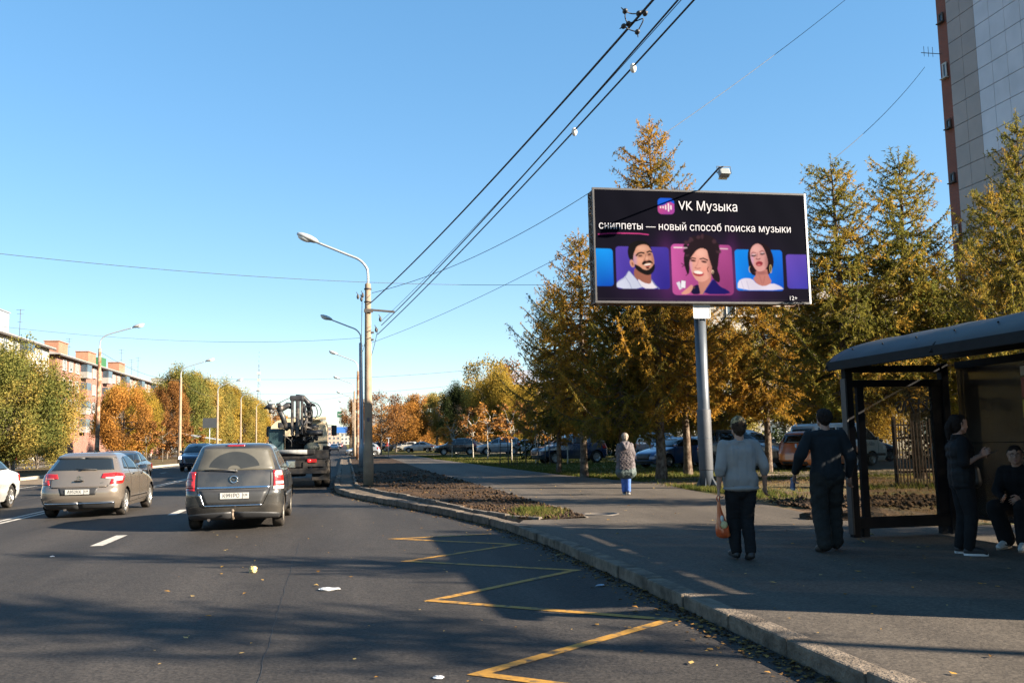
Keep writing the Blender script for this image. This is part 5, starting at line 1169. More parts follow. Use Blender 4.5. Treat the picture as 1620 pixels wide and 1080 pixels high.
# generic shapes for the other traffic and the parked cars
CFG = {
 'hatch': dict(L=4.1, zt=1.48, zb=.2, n=2.9, Rr=.42, Rf=.8, wy=(.72, 3.25), wr=.305, ar=.35,
    yr=[(.2, .12), (.4, 0), (.65, 0), (.95, .08), (1.05, .15), (1.35, .42), (1.42, .6), (1.48, 1.2)], yf=[(.2, 4.0), (.4, 4.1), (.62, 4.08), (.75, 3.9), (.88, 3.5), (.98, 3.1), (1.2, 2.6), (1.4, 2.05), (1.48, 1.6)],
    w=[(.2, .76), (.35, .84), (.6, .86), (.9, .845), (1.02, .80), (1.2, .73), (1.4, .63), (1.48, .5)],
    win=[[(.62, 1.05), (1.85, 1.02), (1.80, 1.40), (.85, 1.38)], [(1.92, 1.02), (2.85, .99), (2.25, 1.34), (1.87, 1.40)]], rw=[(-.64, 1.05), (.64, 1.05), (.55, 1.36), (-.55, 1.36)], fw=[(-.72, 1.0), (.72, 1.0), (.58, 1.37), (-.58, 1.37)], tl=(.45, 1.0, .78, 1.0), hl=(2.02, 2.55, .64, .80)),
 'sedan': dict(L=4.6, zt=1.46, zb=.2, n=2.9, Rr=.42, Rf=.8, wy=(.95, 3.65), wr=.315, ar=.36,
    yr=[(.2, .14), (.4, .0), (.7, .0), (.92, .06), (.98, .3), (1.02, .62), (1.15, .9), (1.32, 1.3), (1.42, 1.65), (1.46, 2.0)], yf=[(.2, 4.5), (.4, 4.6), (.62, 4.58), (.75, 4.4), (.86, 4.0), (.96, 3.5), (1.2, 2.95), (1.38, 2.5), (1.46, 2.1)],
    w=[(.2, .8), (.35, .87), (.6, .89), (.9, .87), (1.0, .82), (1.2, .74), (1.38, .64), (1.46, .5)],
    win=[[(1.05, 1.06), (2.15, 1.03), (2.10, 1.38), (1.5, 1.36)], [(2.22, 1.03), (3.3, .99), (2.65, 1.32), (2.17, 1.38)]], rw=[(-.64, 1.07), (.64, 1.07), (.55, 1.36), (-.55, 1.36)], fw=[(-.72, .99), (.72, .99), (.58, 1.36), (-.58, 1.36)], tl=(.4, 1.0, .72, .92), hl=(2.02, 2.55, .62, .78)),
 'suv': dict(L=4.6, zt=1.75, zb=.28, n=3.4, Rr=.36, Rf=.6, wy=(.85, 3.55), wr=.36, ar=.415,
    yr=[(.28, .12), (.45, 0), (.8, 0), (1.1, .08), (1.25, .13), (1.6, .32), (1.7, .5), (1.75, 1.0)], yf=[(.28, 4.45), (.5, 4.6), (.8, 4.57), (.95, 4.4), (1.05, 3.9), (1.12, 3.45), (1.35, 3.1), (1.6, 2.65), (1.75, 2.2)],
    w=[(.28, .84), (.45, .9), (.8, .92), (1.1, .90), (1.2, .86), (1.45, .78), (1.65, .69), (1.75, .58)],
    win=[[(.55, 1.22), (1.3, 1.20), (1.28, 1.62), (.68, 1.60)], [(1.38, 1.20), (2.3, 1.18), (2.25, 1.63), (1.36, 1.62)], [(2.38, 1.18), (3.25, 1.15), (2.75, 1.58), (2.33, 1.63)]], rw=[(-.72, 1.24), (.72, 1.24), (.62, 1.6), (-.62, 1.6)], fw=[(-.78, 1.16), (.78, 1.16), (.64, 1.6), (-.64, 1.6)], tl=(.6, 1.02, .85, 1.2), hl=(2.02, 2.55, .78, .95)),
 'box': dict(L=4.0, zt=1.61, zb=.24, n=3.6, Rr=.40, Rf=.6, wy=(.62, 3.1), wr=.32, ar=.375,
    yr=[(.24, .10), (.4, 0), (.7, .02), (.95, .08), (1.1, .12), (1.5, .26), (1.58, .4), (1.61, .9)], yf=[(.24, 3.9), (.45, 4.0), (.7, 3.98), (.85, 3.85), (.95, 3.5), (1.02, 3.15), (1.25, 2.75), (1.45, 2.35), (1.58, 2.0), (1.61, 1.6)],
    w=[(.24, .8), (.4, .88), (.7, .9), (.95, .885), (1.08, .85), (1.3, .78), (1.5, .7), (1.61, .58)],
    win=[[(.95, 1.12), (1.75, 1.09), (1.72, 1.44), (1.05, 1.44)], [(1.83, 1.09), (2.75, 1.04), (2.35, 1.42), (1.79, 1.45)]], rw=[(-.62, 1.12), (.62, 1.12), (.58, 1.46), (-.58, 1.46)], fw=[(-.74, 1.06), (.74, 1.06), (.64, 1.45), (-.64, 1.45)], tl=(.62, 1.04, .88, 1.25), hl=(2.02, 2.5, .7, .9)),
 'van': dict(L=4.7, zt=1.95, zb=.26, n=4.2, Rr=.30, Rf=.55, wy=(.9, 3.55), wr=.32, ar=.37,
    yr=[(.26, .1), (.4, 0), (.9, .0), (1.2, .05), (1.8, .14), (1.9, .25), (1.95, .6)], yf=[(.26, 4.6), (.45, 4.7), (.75, 4.68), (.9, 4.6), (1.0, 4.42), (1.12, 4.25), (1.4, 3.95), (1.7, 3.6), (1.88, 3.35), (1.95, 3.0)],
    w=[(.26, .80), (.4, .86), (.9, .88), (1.15, .86), (1.5, .80), (1.8, .73), (1.95, .6)],
    win=[[(.3, 1.2), (1.4, 1.2), (1.4, 1.75), (.4, 1.75)], [(1.5, 1.2), (2.7, 1.2), (2.7, 1.76), (1.5, 1.75)], [(2.8, 1.2), (3.95, 1.15), (3.55, 1.7), (2.8, 1.76)]], rw=[(-.66, 1.2), (.66, 1.2), (.6, 1.72), (-.6, 1.72)], fw=[(-.74, 1.15), (.74, 1.15), (.64, 1.72), (-.64, 1.72)], tl=(.7, 1.0, .8, 1.15), hl=(2.02, 2.5, .72, .88)),
}
def gen_car(name, style, col, loc, rz, label, group, lo=False, lit=False, plate_txt=None, gap=True, rim=None, roofbars=False, glass=None):
    cfg = CFG[style]; c = Car(cfg); t = empty(name, loc, rz, label, 'van' if style == 'van' else 'car', group)
    body = col; c.body(t, body, lo)
    k = 8 if not lo else 5; gl = glass or M_CARGLASS
    c.add('rear_window', gl, t, [('r', cfg['rw'], 1, 12, 6)], .006); c.add('windscreen', gl, t, [('f', cfg['fw'], 1, 12, 6)], .006)
    a, b, z0, z1 = cfg['hl']; a2, b2, y0, y1 = cfg['tl']
    for sg in (1, -1):
        for q in cfg['win']: c.add('side_window', gl, t, [('s', q, sg, k, k)], .005)
        c.add('tail_lamp', M_LRED, t, [('u', [(a2, y0), (b2, y0), (b2, y1), (a2+.08, y1)], sg, 8, 6)], .012)
        c.add('headlight', M_HEADON if lit else M_HEAD, t, [('u', [(a, z0), (b, z0), (b-.05, z1), (a+.05, z1)], sg, 8, 6)], .012)
        for wy in cfg['wy']: wheel(t, (sg*(c.W(.5)-.115), wy, cfg['wr']), cfg['wr'], .2, sg, rim or M_RIM)
        x = c.W(1.0)
        wl = cfg['win'][-1]; mirror_part(c, t, wl[1][0]-.18, wl[1][1]+.02, body, sg)
        if gap:
            ys = [q[0][0]-.05 for q in cfg['win']]+[cfg['win'][-1][1][0]-.02]
            sm = []
            for y in ys[-2:] if style != 'van' else ys[-1:]: sm += line(c, 's', [(y, cfg['win'][0][0][1]), (y+.01, cfg['zb']+.12)], .014, sg)
            c.add('door_seams', M_SEAM, t, sm, .003)
            for y in ys[-2:]: handle(c, t, y-.25, cfg['win'][0][0][1]-.14, sg, body) if y > 1 else None
        if roofbars: 
            rb = MB(); rb.tube([(sg*.55, .6, cfg['zt']-.02), (sg*.57, .9, cfg['zt']+.05), (sg*.57, 2.0, cfg['zt']+.05), (sg*.55, 2.3, cfg['zt']-.02)], .02, 6); rb.build('roof_bar', M_BLACKPL, t)
    c.add('grille', M_BLACKPL, t, [('f', [(-.42, z0-.22), (.42, z0-.22), (.5, z0+.06), (-.5, z0+.06)], 1, 12, 5)], .008)
    c.add('front_bumper', M_BLACKPL, t, [('f', [(-.6, cfg['zb']+.03), (.6, cfg['zb']+.03), (.55, cfg['zb']+.14), (-.55, cfg['zb']+.14)], 1, 12, 4)], .008)
    c.add('rear_bumper', M_BLACKPL, t, [('r', [(-.6, cfg['zb']+.02), (.6, cfg['zb']+.02), (.6, cfg['zb']+.14), (-.6, cfg['zb']+.14)], 1, 12, 4)], .008)
    return t, c
P_WHITE = paint('white_paint', (0.48, 0.48, 0.46), 0, .3, damt=.3); P_BLACK = paint('black_paint', (0.012, 0.013, 0.016), .2, .2, damt=.1)
P_SILVER = paint('silver_paint', (0.33, 0.345, 0.36), .5, .28, damt=.3); P_NAVY = paint('navy_paint', (0.015, 0.03, 0.075), .3, .22, damt=.2)
P_ORANGE = paint('orange_paint', (0.46, 0.125, 0.014), .2, .28, damt=.2); P_GREY = paint('grey_paint', (0.12, 0.115, 0.115), .4, .3, damt=.3); P_BLUE = paint('blue_paint', (0.03, 0.10, 0.28), .3, .28, damt=.2)
P_RED = paint('red_paint', (0.30, 0.02, 0.02), .2, .28, damt=.2)
GV = 'vehicles on the street'
PI = math.pi
# white taxi leaving to the left, oncoming lane
t, c = gen_car('taxi_car', 'sedan', P_WHITE, (-10.0, 28.7, 0), PI+R_(1), 'white taxi with a round yellow emblem on its door, cut by the left picture edge', GV)
em = []
for q in [(2.05, 3.3)]:
    pats = []; n = 20; cy, cz, r = 2.62, .68, .24
    for i in range(n):
        a0, a1 = 2*PI*i/n, 2*PI*(i+1)/n
        pats.append(('s', [(cy, cz), (cy+r*math.cos(a0), cz+r*math.sin(a0)), (cy+r*math.cos(a1), cz+r*math.sin(a1)), (cy, cz)], -1, 3, 3))
for sg in (1, -1):
    o = c.add('door_emblem', mat('taxi_yellow', (.75, .42, .03), .4, var=.1), t, [(p[0], p[1], sg, 3, 3) for p in pats], .007)
    c.add('emblem_mark', M_LORANGE, o, [('s', [(2.5, .60), (2.58, .60), (2.62, .78), (2.54, .78)], sg, 4, 5), ('s', [(2.64, .58), (2.72, .58), (2.72, .72), (2.64, .74)], sg, 4, 5)], .012)
gen_car('sedan_car', 'sedan', P_BLACK, (-8.75, 40.6, 0), PI+R_(0.5), 'black sedan coming the other way, half hidden behind the beige hatchback', GV)
gen_car('off_road_car', 'suv', P_NAVY, (-9.5, 65.5, 0), PI, 'dark oncoming off-road car with lit headlights, left of the grey people carrier', GV, lit=True)
gen_car('silver_car', 'hatch', P_SILVER, (4.0, 109.0, .01), PI/2+R_(3), 'silver hatchback nosing out of the side road behind the lamp posts', GV)
gen_car('white_car', 'suv', P_WHITE, (-9.6, 128, 0), PI, 'white oncoming car glimpsed left of the crane truck', GV, lo=True)
for i, (st, col, x, y, rz, lab) in enumerate([('sedan', P_SILVER, -2.2, 182, 0, 'silver sedan driving away far ahead in the right lane'), ('hatch', P_GREY, -2.0, 262, 0, 'small grey car far ahead in the right lane'), ('suv', P_WHITE, -5.6, 290, 0, 'white car far ahead in the second lane'), ('sedan', P_WHITE, -9.4, 240, PI, 'far white oncoming car right of the crane truck'), ('hatch', P_RED, -1.9, 330, 0, 'tiny red car near the end of the street')]):
    gen_car('distant_car', st, col, (x, y, 0), rz, lab, GV, lo=True)
# parked cars by the lawn
GP = 'cars parked beyond the lawn'
gen_car('orange_car', 'box', P_ORANGE, (17.9, 34.9, .1), -R_(62), 'orange boxy hatchback parked behind the two walking men', GP)
gen_car('grey_car', 'suv', P_GREY, (16.6, 40.9, .1), -R_(150), 'grey estate car parked left of the orange hatchback, alloy wheel showing', GP)
t, c = gen_car('white_van', 'van', P_WHITE, (19.6, 37.6, .1), -R_(72), 'white minivan with a phone number on its side parked behind the orange hatchback', GP)
x = float(c.sidex(3.3, .98)); text('282-588', .24, (x+.012, 3.3, .98), (PI/2, 0, PI/2), mat('van_lettering', (.10, .10, .12), .6), t, 'phone_number')
c.add('side_band', M_BLACKPL, t, [('s', [(1.3, .45), (4.4, .45), (4.4, .56), (1.3, .56)], 1, 14, 3)], .008)
gen_car('white_estate', 'hatch', P_WHITE, (17.0, 45.5, .1), -R_(75), 'white car roof showing between the cap and the grey estate', GP)
gen_car('blue_car', 'sedan', P_BLUE, (18.2, 44.6, .1), R_(115), 'blue sedan in tree shade left of the billboard post', GP)
gen_car('silver_suv', 'suv', P_SILVER, (17.4, 51.5, .1), R_(178), 'silver off-road car parked beyond the tall larch trunk', GP)
gen_car('dark_blue_car', 'hatch', P_BLUE, (24.2, 43.5, .1), -R_(80), 'blue car roof behind the orange hatchback', GP)
gen_car('silver_car', 'sedan', P_SILVER, (25.6, 36.2, .1), -R_(70), 'pale silver car behind the picket fence', GP)
gen_car('navy_car', 'suv', P_NAVY, (15.6, 55, .1), R_(100), 'dark navy car in deep shade behind the leftmost trunks', GP)
for i, (st, col, x, y, rz, lab) in enumerate([
    ('sedan', P_WHITE, 12.3, 128, 1.2, 'white sedan behind the pale trunk at the left of the lawn'), ('hatch', P_WHITE, 11.2, 142, 1.3, 'white hatchback farther back by the orange trees'), ('suv', P_GREY, 9.9, 150, 1.4, 'grey off-road car under the orange trees'),
    ('suv', P_BLACK, 13.6, 96, 1.5, 'black off-road car parked behind the saplings at the left'), ('suv', P_SILVER, 17.5, 92, 1.5, 'silver off-road car parked behind the middle saplings'), ('sedan', P_GREY, 15.5, 99, 1.5, 'dark grey sedan parked between the black and silver off-road cars'), ('hatch', P_WHITE, 20.0, 95, 1.5, 'white hatchback under the yellow willows'), ('suv', P_NAVY, 23.2, 90, 1.5, 'navy off-road car in shade left of the leftmost larch'),
    ('hatch', P_SILVER, 6.5, 160, 1.4, 'small silver car far down the footpath'), ('sedan', P_BLACK, 8.4, 158, 1.4, 'small black car far down the footpath')]):
    gen_car('parked_car', st, col, (x, y, .1), rz, lab, GP, lo=(y > 120))
# ------------------------------------------------------------------ crane truck
def crane_truck():
    t = empty('crane_truck', (-1.78, 33.9, 0), 0, 'cream cabbed truck with a folded black knuckle boom crane and trailing hoses', 'truck', GV)
    DK = mat('truck_dark', (0.010, 0.011, 0.013), .85, var=.4, scale=5, color2=(.035, .03, .026), c2scale=3); CR = mat('truck_cream', (0.50, 0.41, 0.26), .5, var=.12, scale=2, color2=(.26, .21, .14), c2scale=2.5, c2lo=.6, c2hi=.85)
    GRS = mat('crane_steel', (0.028, 0.028, 0.031), .5, metal=.2, var=.4, scale=6, color2=(.17, .14, .11), c2scale=4, c2lo=.5, c2hi=.7); TEAL = mat('truck_teal', (0.02, 0.05, 0.055), .5, var=.2)
    m = MB(); m.box((-.55, 5.7, .80), (.16, 11.4, .28)); m.box((.35, 5.7, .80), (.16, 11.4, .28))
    for y in (.3, 1.8, 3.6, 5.6, 8, 10.5): m.box((-.1, y, .8), (.9, .12, .2))
    m.box((0, .02, .62), (2.2, .12, .2), bev=.02); m.box((0, .5, .68), (.7, .8, .5), bev=.05); m.build('chassis', DK, t)
    m = MB(); m.box((-.05, 4.0, 1.10), (2.34, 8.0, .12), bev=.02); m.box((0, .03, 1.22), (2.34, .08, .28), bev=.02); m.box((-.25, .0, 1.30), (1.9, .16, .18), bev=.05); dk = m.build('deck', DK, t)
    m = MB(); m.tube([(-.78, -.06, 1.32), (.42, -.06, 1.30)], .085, 10); m.build('rolled_tarpaulin', mat('tarp_grey', (.17, .17, .165), .7, var=.2), t)
    # rear apron, fenders and lamps
    m = MB(); m.box((0, .06, .92), (2.1, .05, .30), bev=.01)
    for sg in (1, -1): m.box((sg*.86, .95, .98), (.62, 1.7, .07), bev=.02); m.box((sg*.86, .12, .60), (.55, .03, .62)); m.box((sg*1.05, 1.9, 1.05), (.26, .6, .9), bev=.04)
    m.build('fender', DK, t)
    for sg in (1, -1):
        l = MB(); l.box((sg*.58, .02, .98), (.34, .05, .13), bev=.015); lo = l.build('tail_lamp', M_LREDDK, t)
        l = MB(); l.sphere((sg*.50, -.01, .98), .052, 10, 6, (1, .4, 1)); l.build('lit_lamp', M_LREDON, lo)
    for sg in (1, -1):
        for y in (1.0, 2.3, 10.6):
            for k in ((0, .29) if y < 3 else (.12,)): wheel(t, ((-.25 if y > 3 else 0)+sg*(.78+k), y, .50), .50, .26, sg, M_RIMDK)
    # cab
    m = MB(); m.box((-.3, 11.0, 1.80), (2.45, 1.9, 1.75), bev=.22); cab = m.build('cab', CR, t)
    m = MB(); m.box((-.3, 10.04, 2.2), (1.7, .02, .42), bev=.005); m.build('rear_window', M_CARGLASS, cab)
    for sg in (1, -1):
        m = MB(); m.box((-.3+sg*1.225, 11.1, 2.1), (.03, 1.0, .5), bev=.01); m.build('side_window', M_CARGLASS, cab)
        m = MB(); m.tube([(-.3+sg*1.2, 11.5, 2.45), (-.3+sg*1.5, 11.5, 2.45), (-.3+sg*1.5, 11.5, 1.9)], .018, 6); m.box((-.3+sg*1.52, 11.5, 2.2), (.26, .08, .5), bev=.03); m.build('side_mirror', M_BLACKPL, t)
    # cream tank body with its dark left side box
    m = MB()
    pr = [(-.3+x*1.12, 8.3, z) for x, z in [(-1.12, .9), (-1.12, 2.0), (-1.05, 2.4), (-.85, 2.62), (-.55, 2.72), (.55, 2.72), (.85, 2.62), (1.05, 2.4), (1.12, 2.0), (1.12, .9)]]
    m.prism(pr, (0, 1.6, 0)); m.box((.42, 8.2, 2.70), (1.0, .5, .13), bev=.03); m.build('tank', CR, t)
    m = MB(); m.box((-.82, 2.5, 1.68), (.56, .9, 1.0), bev=.05); m.build('side_locker', TEAL, t)
    m = MB(); m.box((.0, 2.6, 1.52), (1.0, .6, .75), bev=.06); m.box((.12, 2.25, 1.9), (.5, .3, .5), bev=.04); m.box((.55, 2.2, 1.62), (1.1, .5, .05)); m.build('crane_base', DK, t)
    m = MB(); m.sphere((.52, 1.75, 1.43), .27, 16, 10, (1.1, 1, .8)); m.build('air_tank', mat('olive_tank', (.07, .075, .055), .5, var=.2), t)
    # folded boom
    m = MB(); m.box((-.02, 2.0, 2.62), (.14, .40, 1.5), bev=.03); m.box((-.22, 2.0, 2.66), (.09, .44, 1.48), bev=.02); m.box((.14, 2.02, 2.66), (.09, .44, 1.44), bev=.02); m.box((-.05, 2.0, 3.32), (.52, .46, .2), bev=.06)
    m.build('boom_column', GRS, t)
    m = MB(); pts = [(.30, 2.1, 1.9), (.42, 2.1, 2.4), (.44, 2.1, 2.8), (.36, 2.1, 3.15), (.18, 2.1, 3.36), (-.1, 2.1, 3.4)]
    m.tube(pts, [.10, .11, .11, .10, .09, .08], 8); m.tube([(.22, 1.85, 1.9), (.32, 1.85, 2.5), (.20, 1.85, 3.1)], .06, 8); 
    for k in range(6): m.box((.30+.03*(k % 2), 1.98, 2.0+.2*k), (.32, .3, .07), rz=.3*k, ry=.4-.1*k, bev=.015)
    m.tube([(.05, 1.7, 1.95), (.30, 1.7, 2.45)], .03, 6); m.tube([(.3, 1.7, 2.0), (.08, 1.7, 2.5)], .03, 6); m.build('outer_boom', GRS, t)
    m = MB(); m.tube([(-.22, 1.95, 3.02), (-.40, 1.9, 3.05), (-.62, 1.85, 2.90), (-.78, 1.85, 2.93)], [.13, .12, .10, .09], 8); m.tube([(-.70, 1.85, 2.92), (-.56, 1.9, 2.6), (-.46, 1.95, 2.2)], [.10, .10, .11], 8); m.sphere((-.66, 1.85, 2.93), .14, 10, 8); m.box((-.5, 2.0, 2.30), (.5, .3, .22), bev=.05); m.build('jib_arm', GRS, t)
    m = MB(); m.sphere((-.98, 1.8, 2.98), .13, 10, 8, (1.3, 1, .8)); m.tube([(-.86, 1.8, 3.0), (-1.06, 1.8, 3.02), (-1.26, 1.78, 2.94)], [.12, .10, .02], 7); m.tube([(-.98, 1.8, 2.9), (-1.02, 1.8, 2.80), (-.88, 1.8, 2.78)], [.09, .07, .03], 7); m.tube([(-1.05, 1.8, 3.05), (-1.12, 1.8, 3.18)], [.04, .02], 5); m.box((-.72, 1.8, 3.08), (.16, .2, .12), bev=.03); m.build('grapple', GRS, t)
    for pts in ([(.40, 2.0, 3.12), (.52, 1.9, 3.16), (.75, 1.8, 3.05), (.86, 1.8, 2.82), (.78, 1.85, 2.62), (.45, 1.9, 2.58)], [(.40, 2.0, 3.0), (.55, 1.85, 3.10), (.68, 1.8, 2.95), (.72, 1.8, 2.70), (.60, 1.85, 2.52), (.40, 1.9, 2.55)], [(-.15, 1.8, 3.38), (-.5, 1.75, 3.24), (-.75, 1.75, 3.1)]):
        m = MB(); m.tube(smooth_pts(pts), .016, 6); m.build('hydraulic_hose', M_BLACKPL, t)
    m = MB(); m.sphere((.46, 1.95, 3.06), .09, 8, 6); m.tube([(.42, 1.95, 3.1), (.62, 1.9, 3.03)], .05, 7); m.build('hose_union', M_DARKTRIM, t)
    m = MB(); m.tube([(.30, 1.9, 2.02), (.92, 1.9, 1.98)], .115, 12); m.tube([(.20, 1.9, 2.05), (.4, 1.9, 2.02)], .07, 10); m.tube([(.35, 2.0, 2.24), (.75, 2.0, 2.2)], .09, 10); m.build('ram_cylinder', GRS, t)
    rnd = random.Random(3); m = MB()
    for k in range(26):
        c = Vector((rnd.uniform(-.45, .75), rnd.uniform(1.9, 2.6), rnd.uniform(1.35, 2.35))); m.box(c, (rnd.uniform(.06, .22), rnd.uniform(.08, .2), rnd.uniform(.05, .2)), rz=rnd.uniform(0, 3), ry=rnd.uniform(0, 3), bev=.01)
    for k in range(8):
        a = Vector((rnd.uniform(-.3, .7), 1.85, rnd.uniform(1.35, 2.3))); b = a+Vector((rnd.uniform(-.4, .4), rnd.uniform(-.1, .3), rnd.uniform(-.5, .5))); m.tube(smooth_pts([a, (a+b)/2+Vector((rnd.uniform(-.2, .2), -.1, 0)), b]), .018, 5)
    m.build('crane_valves', GRS, t)
def smooth_pts(pts, n=5):
    P = [Vector(p) for p in pts]; out = []
    for i in range(len(P)-1):
        p0 = P[max(0, i-1)]; p1 = P[i]; p2 = P[i+1]; p3 = P[min(len(P)-1, i+2)]
        for k in range(n):
            t = k/n; out.append(.5*((2*p1)+(p2-p0)*t+(2*p0-5*p1+4*p2-p3)*t*t+(3*p1-p0-3*p2+p3)*t**3))
    out.append(P[-1]); return out
crane_truck()

# ------------------------------------------------------------------ street lamps
M_POLE = mat('pole_concrete', (0.26, 0.20, 0.142), .9, var=.2, scale=4, bump=.4, bscale=30, color2=(.22, .16, .11), c2scale=2)
M_POLEST = mat('pole_steel', (0.30, 0.31, 0.33), .5, metal=.4, var=.15, scale=4)
M_POLEDK = mat('pole_rust', (0.20, 0.10, 0.055), .85, var=.3, scale=6, color2=(.36, .28, .2), c2scale=3)
M_ARM = mat('lamp_arm_paint', (0.42, 0.44, 0.45), .4, metal=.5, var=.1)
M_LAMPTOP = mat('lamp_shell', (0.45, 0.46, 0.46), .4, metal=.4, var=.1)
M_LAMPGL = mat('lamp_bowl', (0.70, 0.70, 0.66), .15, var=.1, coat=.6)
LAMP = {}
def lamp(x, y, label, h=7.0, side=-1, pm=None, z=.12, group='street lamps', arm=1.75, yaw=0, wires=True, lift=1.45, tilt=0):
    t = empty('street_lamp', (x, y, z), yaw, label, 'street lamp', group); t.rotation_euler = (0, tilt, yaw)
    pm = pm or M_POLE; key = (h, side, pm.name, arm, lift)
    if key not in LAMP:
        m = MB(); m.lathe([(.175, -.1), (.175, 1.15), (.145, 1.35), (.14, 1.4), (.10, h), (.06, h+.03)], seg=16); p = m.mesh('pole'); p.materials.append(pm)
        m = MB(); pts = [(0, 0, h-.3), (0, 0, h+.35), (side*.06, 0, h+.6), (side*.30, 0, h+.86), (side*.75, 0, h+1.05), (side*arm, 0, h+lift)]
        m.tube(smooth_pts(pts), .042, 10); a = m.mesh('arm'); a.materials.append(M_ARM)
        d = Vector((side*(arm-.75), 0, lift-1.05)).normalized(); M = Matrix.Rotation(-math.atan2(d.z, abs(d.x))*(1 if side > 0 else -1), 3, 'Y')
        c = Vector((side*arm, 0, h+lift))+d*.33
        m = MB(); m.sphere(c+Vector((0, 0, .03)), .40, 16, 8, (1, .42, .30), M=M); s1 = m.mesh('lamp_head'); s1.materials.append(M_LAMPTOP)
        m = MB(); m.sphere(c+d*.10-Vector((0, 0, .035)), .26, 14, 8, (1, .52, .42), M=M); s2 = m.mesh('lamp_bowl'); s2.materials.append(M_LAMPGL)
        LAMP[key] = (p, a, s1, s2)
    p, a, s1, s2 = LAMP[key]; link('pole', p, t); ao = link('arm', a, t); ho = link('lamp_head', s1, t); link('bowl', s2, ho)
    return t
l1 = lamp(.76, 31.9, 'nearest right hand street lamp, tall pale concrete pole with cross arm and cables', h=6.95)
m = MB(); m.box((.42, 0, 6.02), (1.0, .07, .07), ry=.08, bev=.01); m.box((.02, -.13, 6.0), (.3, .06, .12)); m.build('cross_arm', M_DARKTRIM, l1)
def insul(parent, p):
    m = MB(); p = Vector(p); m.lathe([(.02, -.09), (.045, -.05), (.05, 0), (.035, .05), (.015, .09)], o=p, seg=10); m.tube([p+Vector((0, 0, .05)), p+Vector((-.05, 0, .16))], .012, 5); m.build('insulator', M_DARKTRIM, parent)
for p in ((.42, -.05, 5.72), (.28, -.05, 5.35), (-.22, -.05, 6.42), (-.34, -.05, 6.5), (-.18, -.05, 6.55)): insul(l1, p)
m = MB(); m.box((.13, -.02, 5.25), (.14, .1, .06)); m.box((.12, -.02, 5.0), (.14, .1, .06)); m.lathe([(.128, 6.75), (.128, 6.8)], seg=14); m.lathe([(.13, 6.3), (.13, 6.34)], seg=14); m.lathe([(.135, 5.96), (.135, 6.06)], seg=14); m.build('clamp_band', M_DARKTRIM, l1)
m = MB(); m.box((-.0, -.155, 2.25), (.09, .012, .13)); m.build('number_tag', mat('tag_dark', (.05, .045, .06), .6), l1)
m = MB(); m.tube([(-.20, -.03, 6.4), (-.24, -.03, 4.0), (-.23, -.03, 1.6)], .012, 5); m.build('riser_cable', M_BLACKPL, l1)
lamp(.95, 56.9, 'second right hand street lamp, steel grey and shaded, with a blue lamp head', h=7.55, pm=M_POLEST, tilt=-.006)
rl = [(1.02, 79, 7.5, M_POLEDK, 'third right hand street lamp, rusty brown pole behind the shaded one'), (1.0, 108, 7.4, M_POLE, 'fourth right hand street lamp by the half bare tree'), (1.05, 140, 7.4, M_POLE, 'fifth right hand street lamp, slim in the distance'), (1.1, 172, 7.4, M_POLE, 'sixth right hand street lamp, far down the kerb'), (1.1, 205, 7.4, M_POLE, 'seventh right hand street lamp'), (1.2, 240, 7.4, M_POLE, 'eighth right hand street lamp, tiny'), (1.2, 280, 7.4, M_POLE, 'ninth and farthest right hand street lamp')]
for x, y, h, pm, lab in rl: lamp(x, y, lab, h, pm=pm)
ll = [(-16.2, 65, 8.05, M_POLEDK, 'nearest left hand street lamp, brown pole above the beige hatchback roof'), (-14.2, 84, 7.4, M_POLE, 'second left hand street lamp beside the rusty saplings'), (-14.5, 110, 7.4, M_POLE, 'third left hand street lamp behind the grey people carrier'), (-14.3, 132, 7.4, M_POLE, 'fourth left hand street lamp, just left of the crane truck'), (-15.0, 162, 7.4, M_POLE, 'fifth left hand street lamp, slim beside the crane boom'), (-15.0, 195, 7.4, M_POLE, 'sixth left hand street lamp, far off')]
for x, y, h, pm, lab in ll: lamp(x, y, lab, h, side=1, pm=pm, arm=2.1)

# ------------------------------------------------------------------ overhead wires
M_WIRE = mat('wire_black', (0.012, 0.012, 0.013), .6, var=0); M_WIREG = mat('wire_grey', (0.035, 0.038, 0.042), .6, var=0)
def wire(label, a, b, sag, r, m=None, group='overhead wires', name='overhead_wire', n=40, twist=0):
    a, b = Vector(a), Vector(b); pts = []
    for i in range(n+1):
        t = i/n; p = a.lerp(b, t); p.z -= 4*sag*t*(1-t); pts.append(p)
    w = MB(); w.tube(pts, r, 6); o = w.build(name, m or M_WIRE); return tag(o, label, 'cable', group)
NEAR = (6.75, -5.5, 9.05)
def at(a, b, sag, t):
    p = Vector(a).lerp(Vector(b), t); p.z -= 4*sag*t*(1-t); return p
W1 = ((.85, 31.85, 6.40), (6.55, -5.5, 9.1), .55)
W2 = ((1.22, 31.85, 5.62), (6.42, -5.5, 9.0), .42)
W3 = ((1.08, 31.85, 5.30), (6.62, -5.5, 8.85), .36)
wire('thick twisted black cable, leftmost of the bundle running overhead from the nearest lamp', *W1, .018)
wire('thick black cable, middle of the overhead bundle from the nearest lamp', *W2, .0135)
wire('thick black cable, rightmost of the overhead bundle from the nearest lamp', *W3, .0135)
wire('thin black wire between the thick cables overhead', (1.2, 31.85, 5.75), (6.55, -5.5, 8.95), .42, .006)
wire('thin sagging wire from the nearest lamp to the left top corner of the billboard', (.90, 31.85, 6.75), (6.92, 25.0, 8.62), .35, .009)
wire('fine wire slanting up from the second lamp towards the larch tops', (1.0, 56.9, 7.5), (8.9, 33.2, 8.9), .25, .010, M_WIREG)
wire('cable running on from the nearest lamp to the second one, upper', (.85, 31.9, 6.35), (.98, 56.9, 7.1), .35, .012)
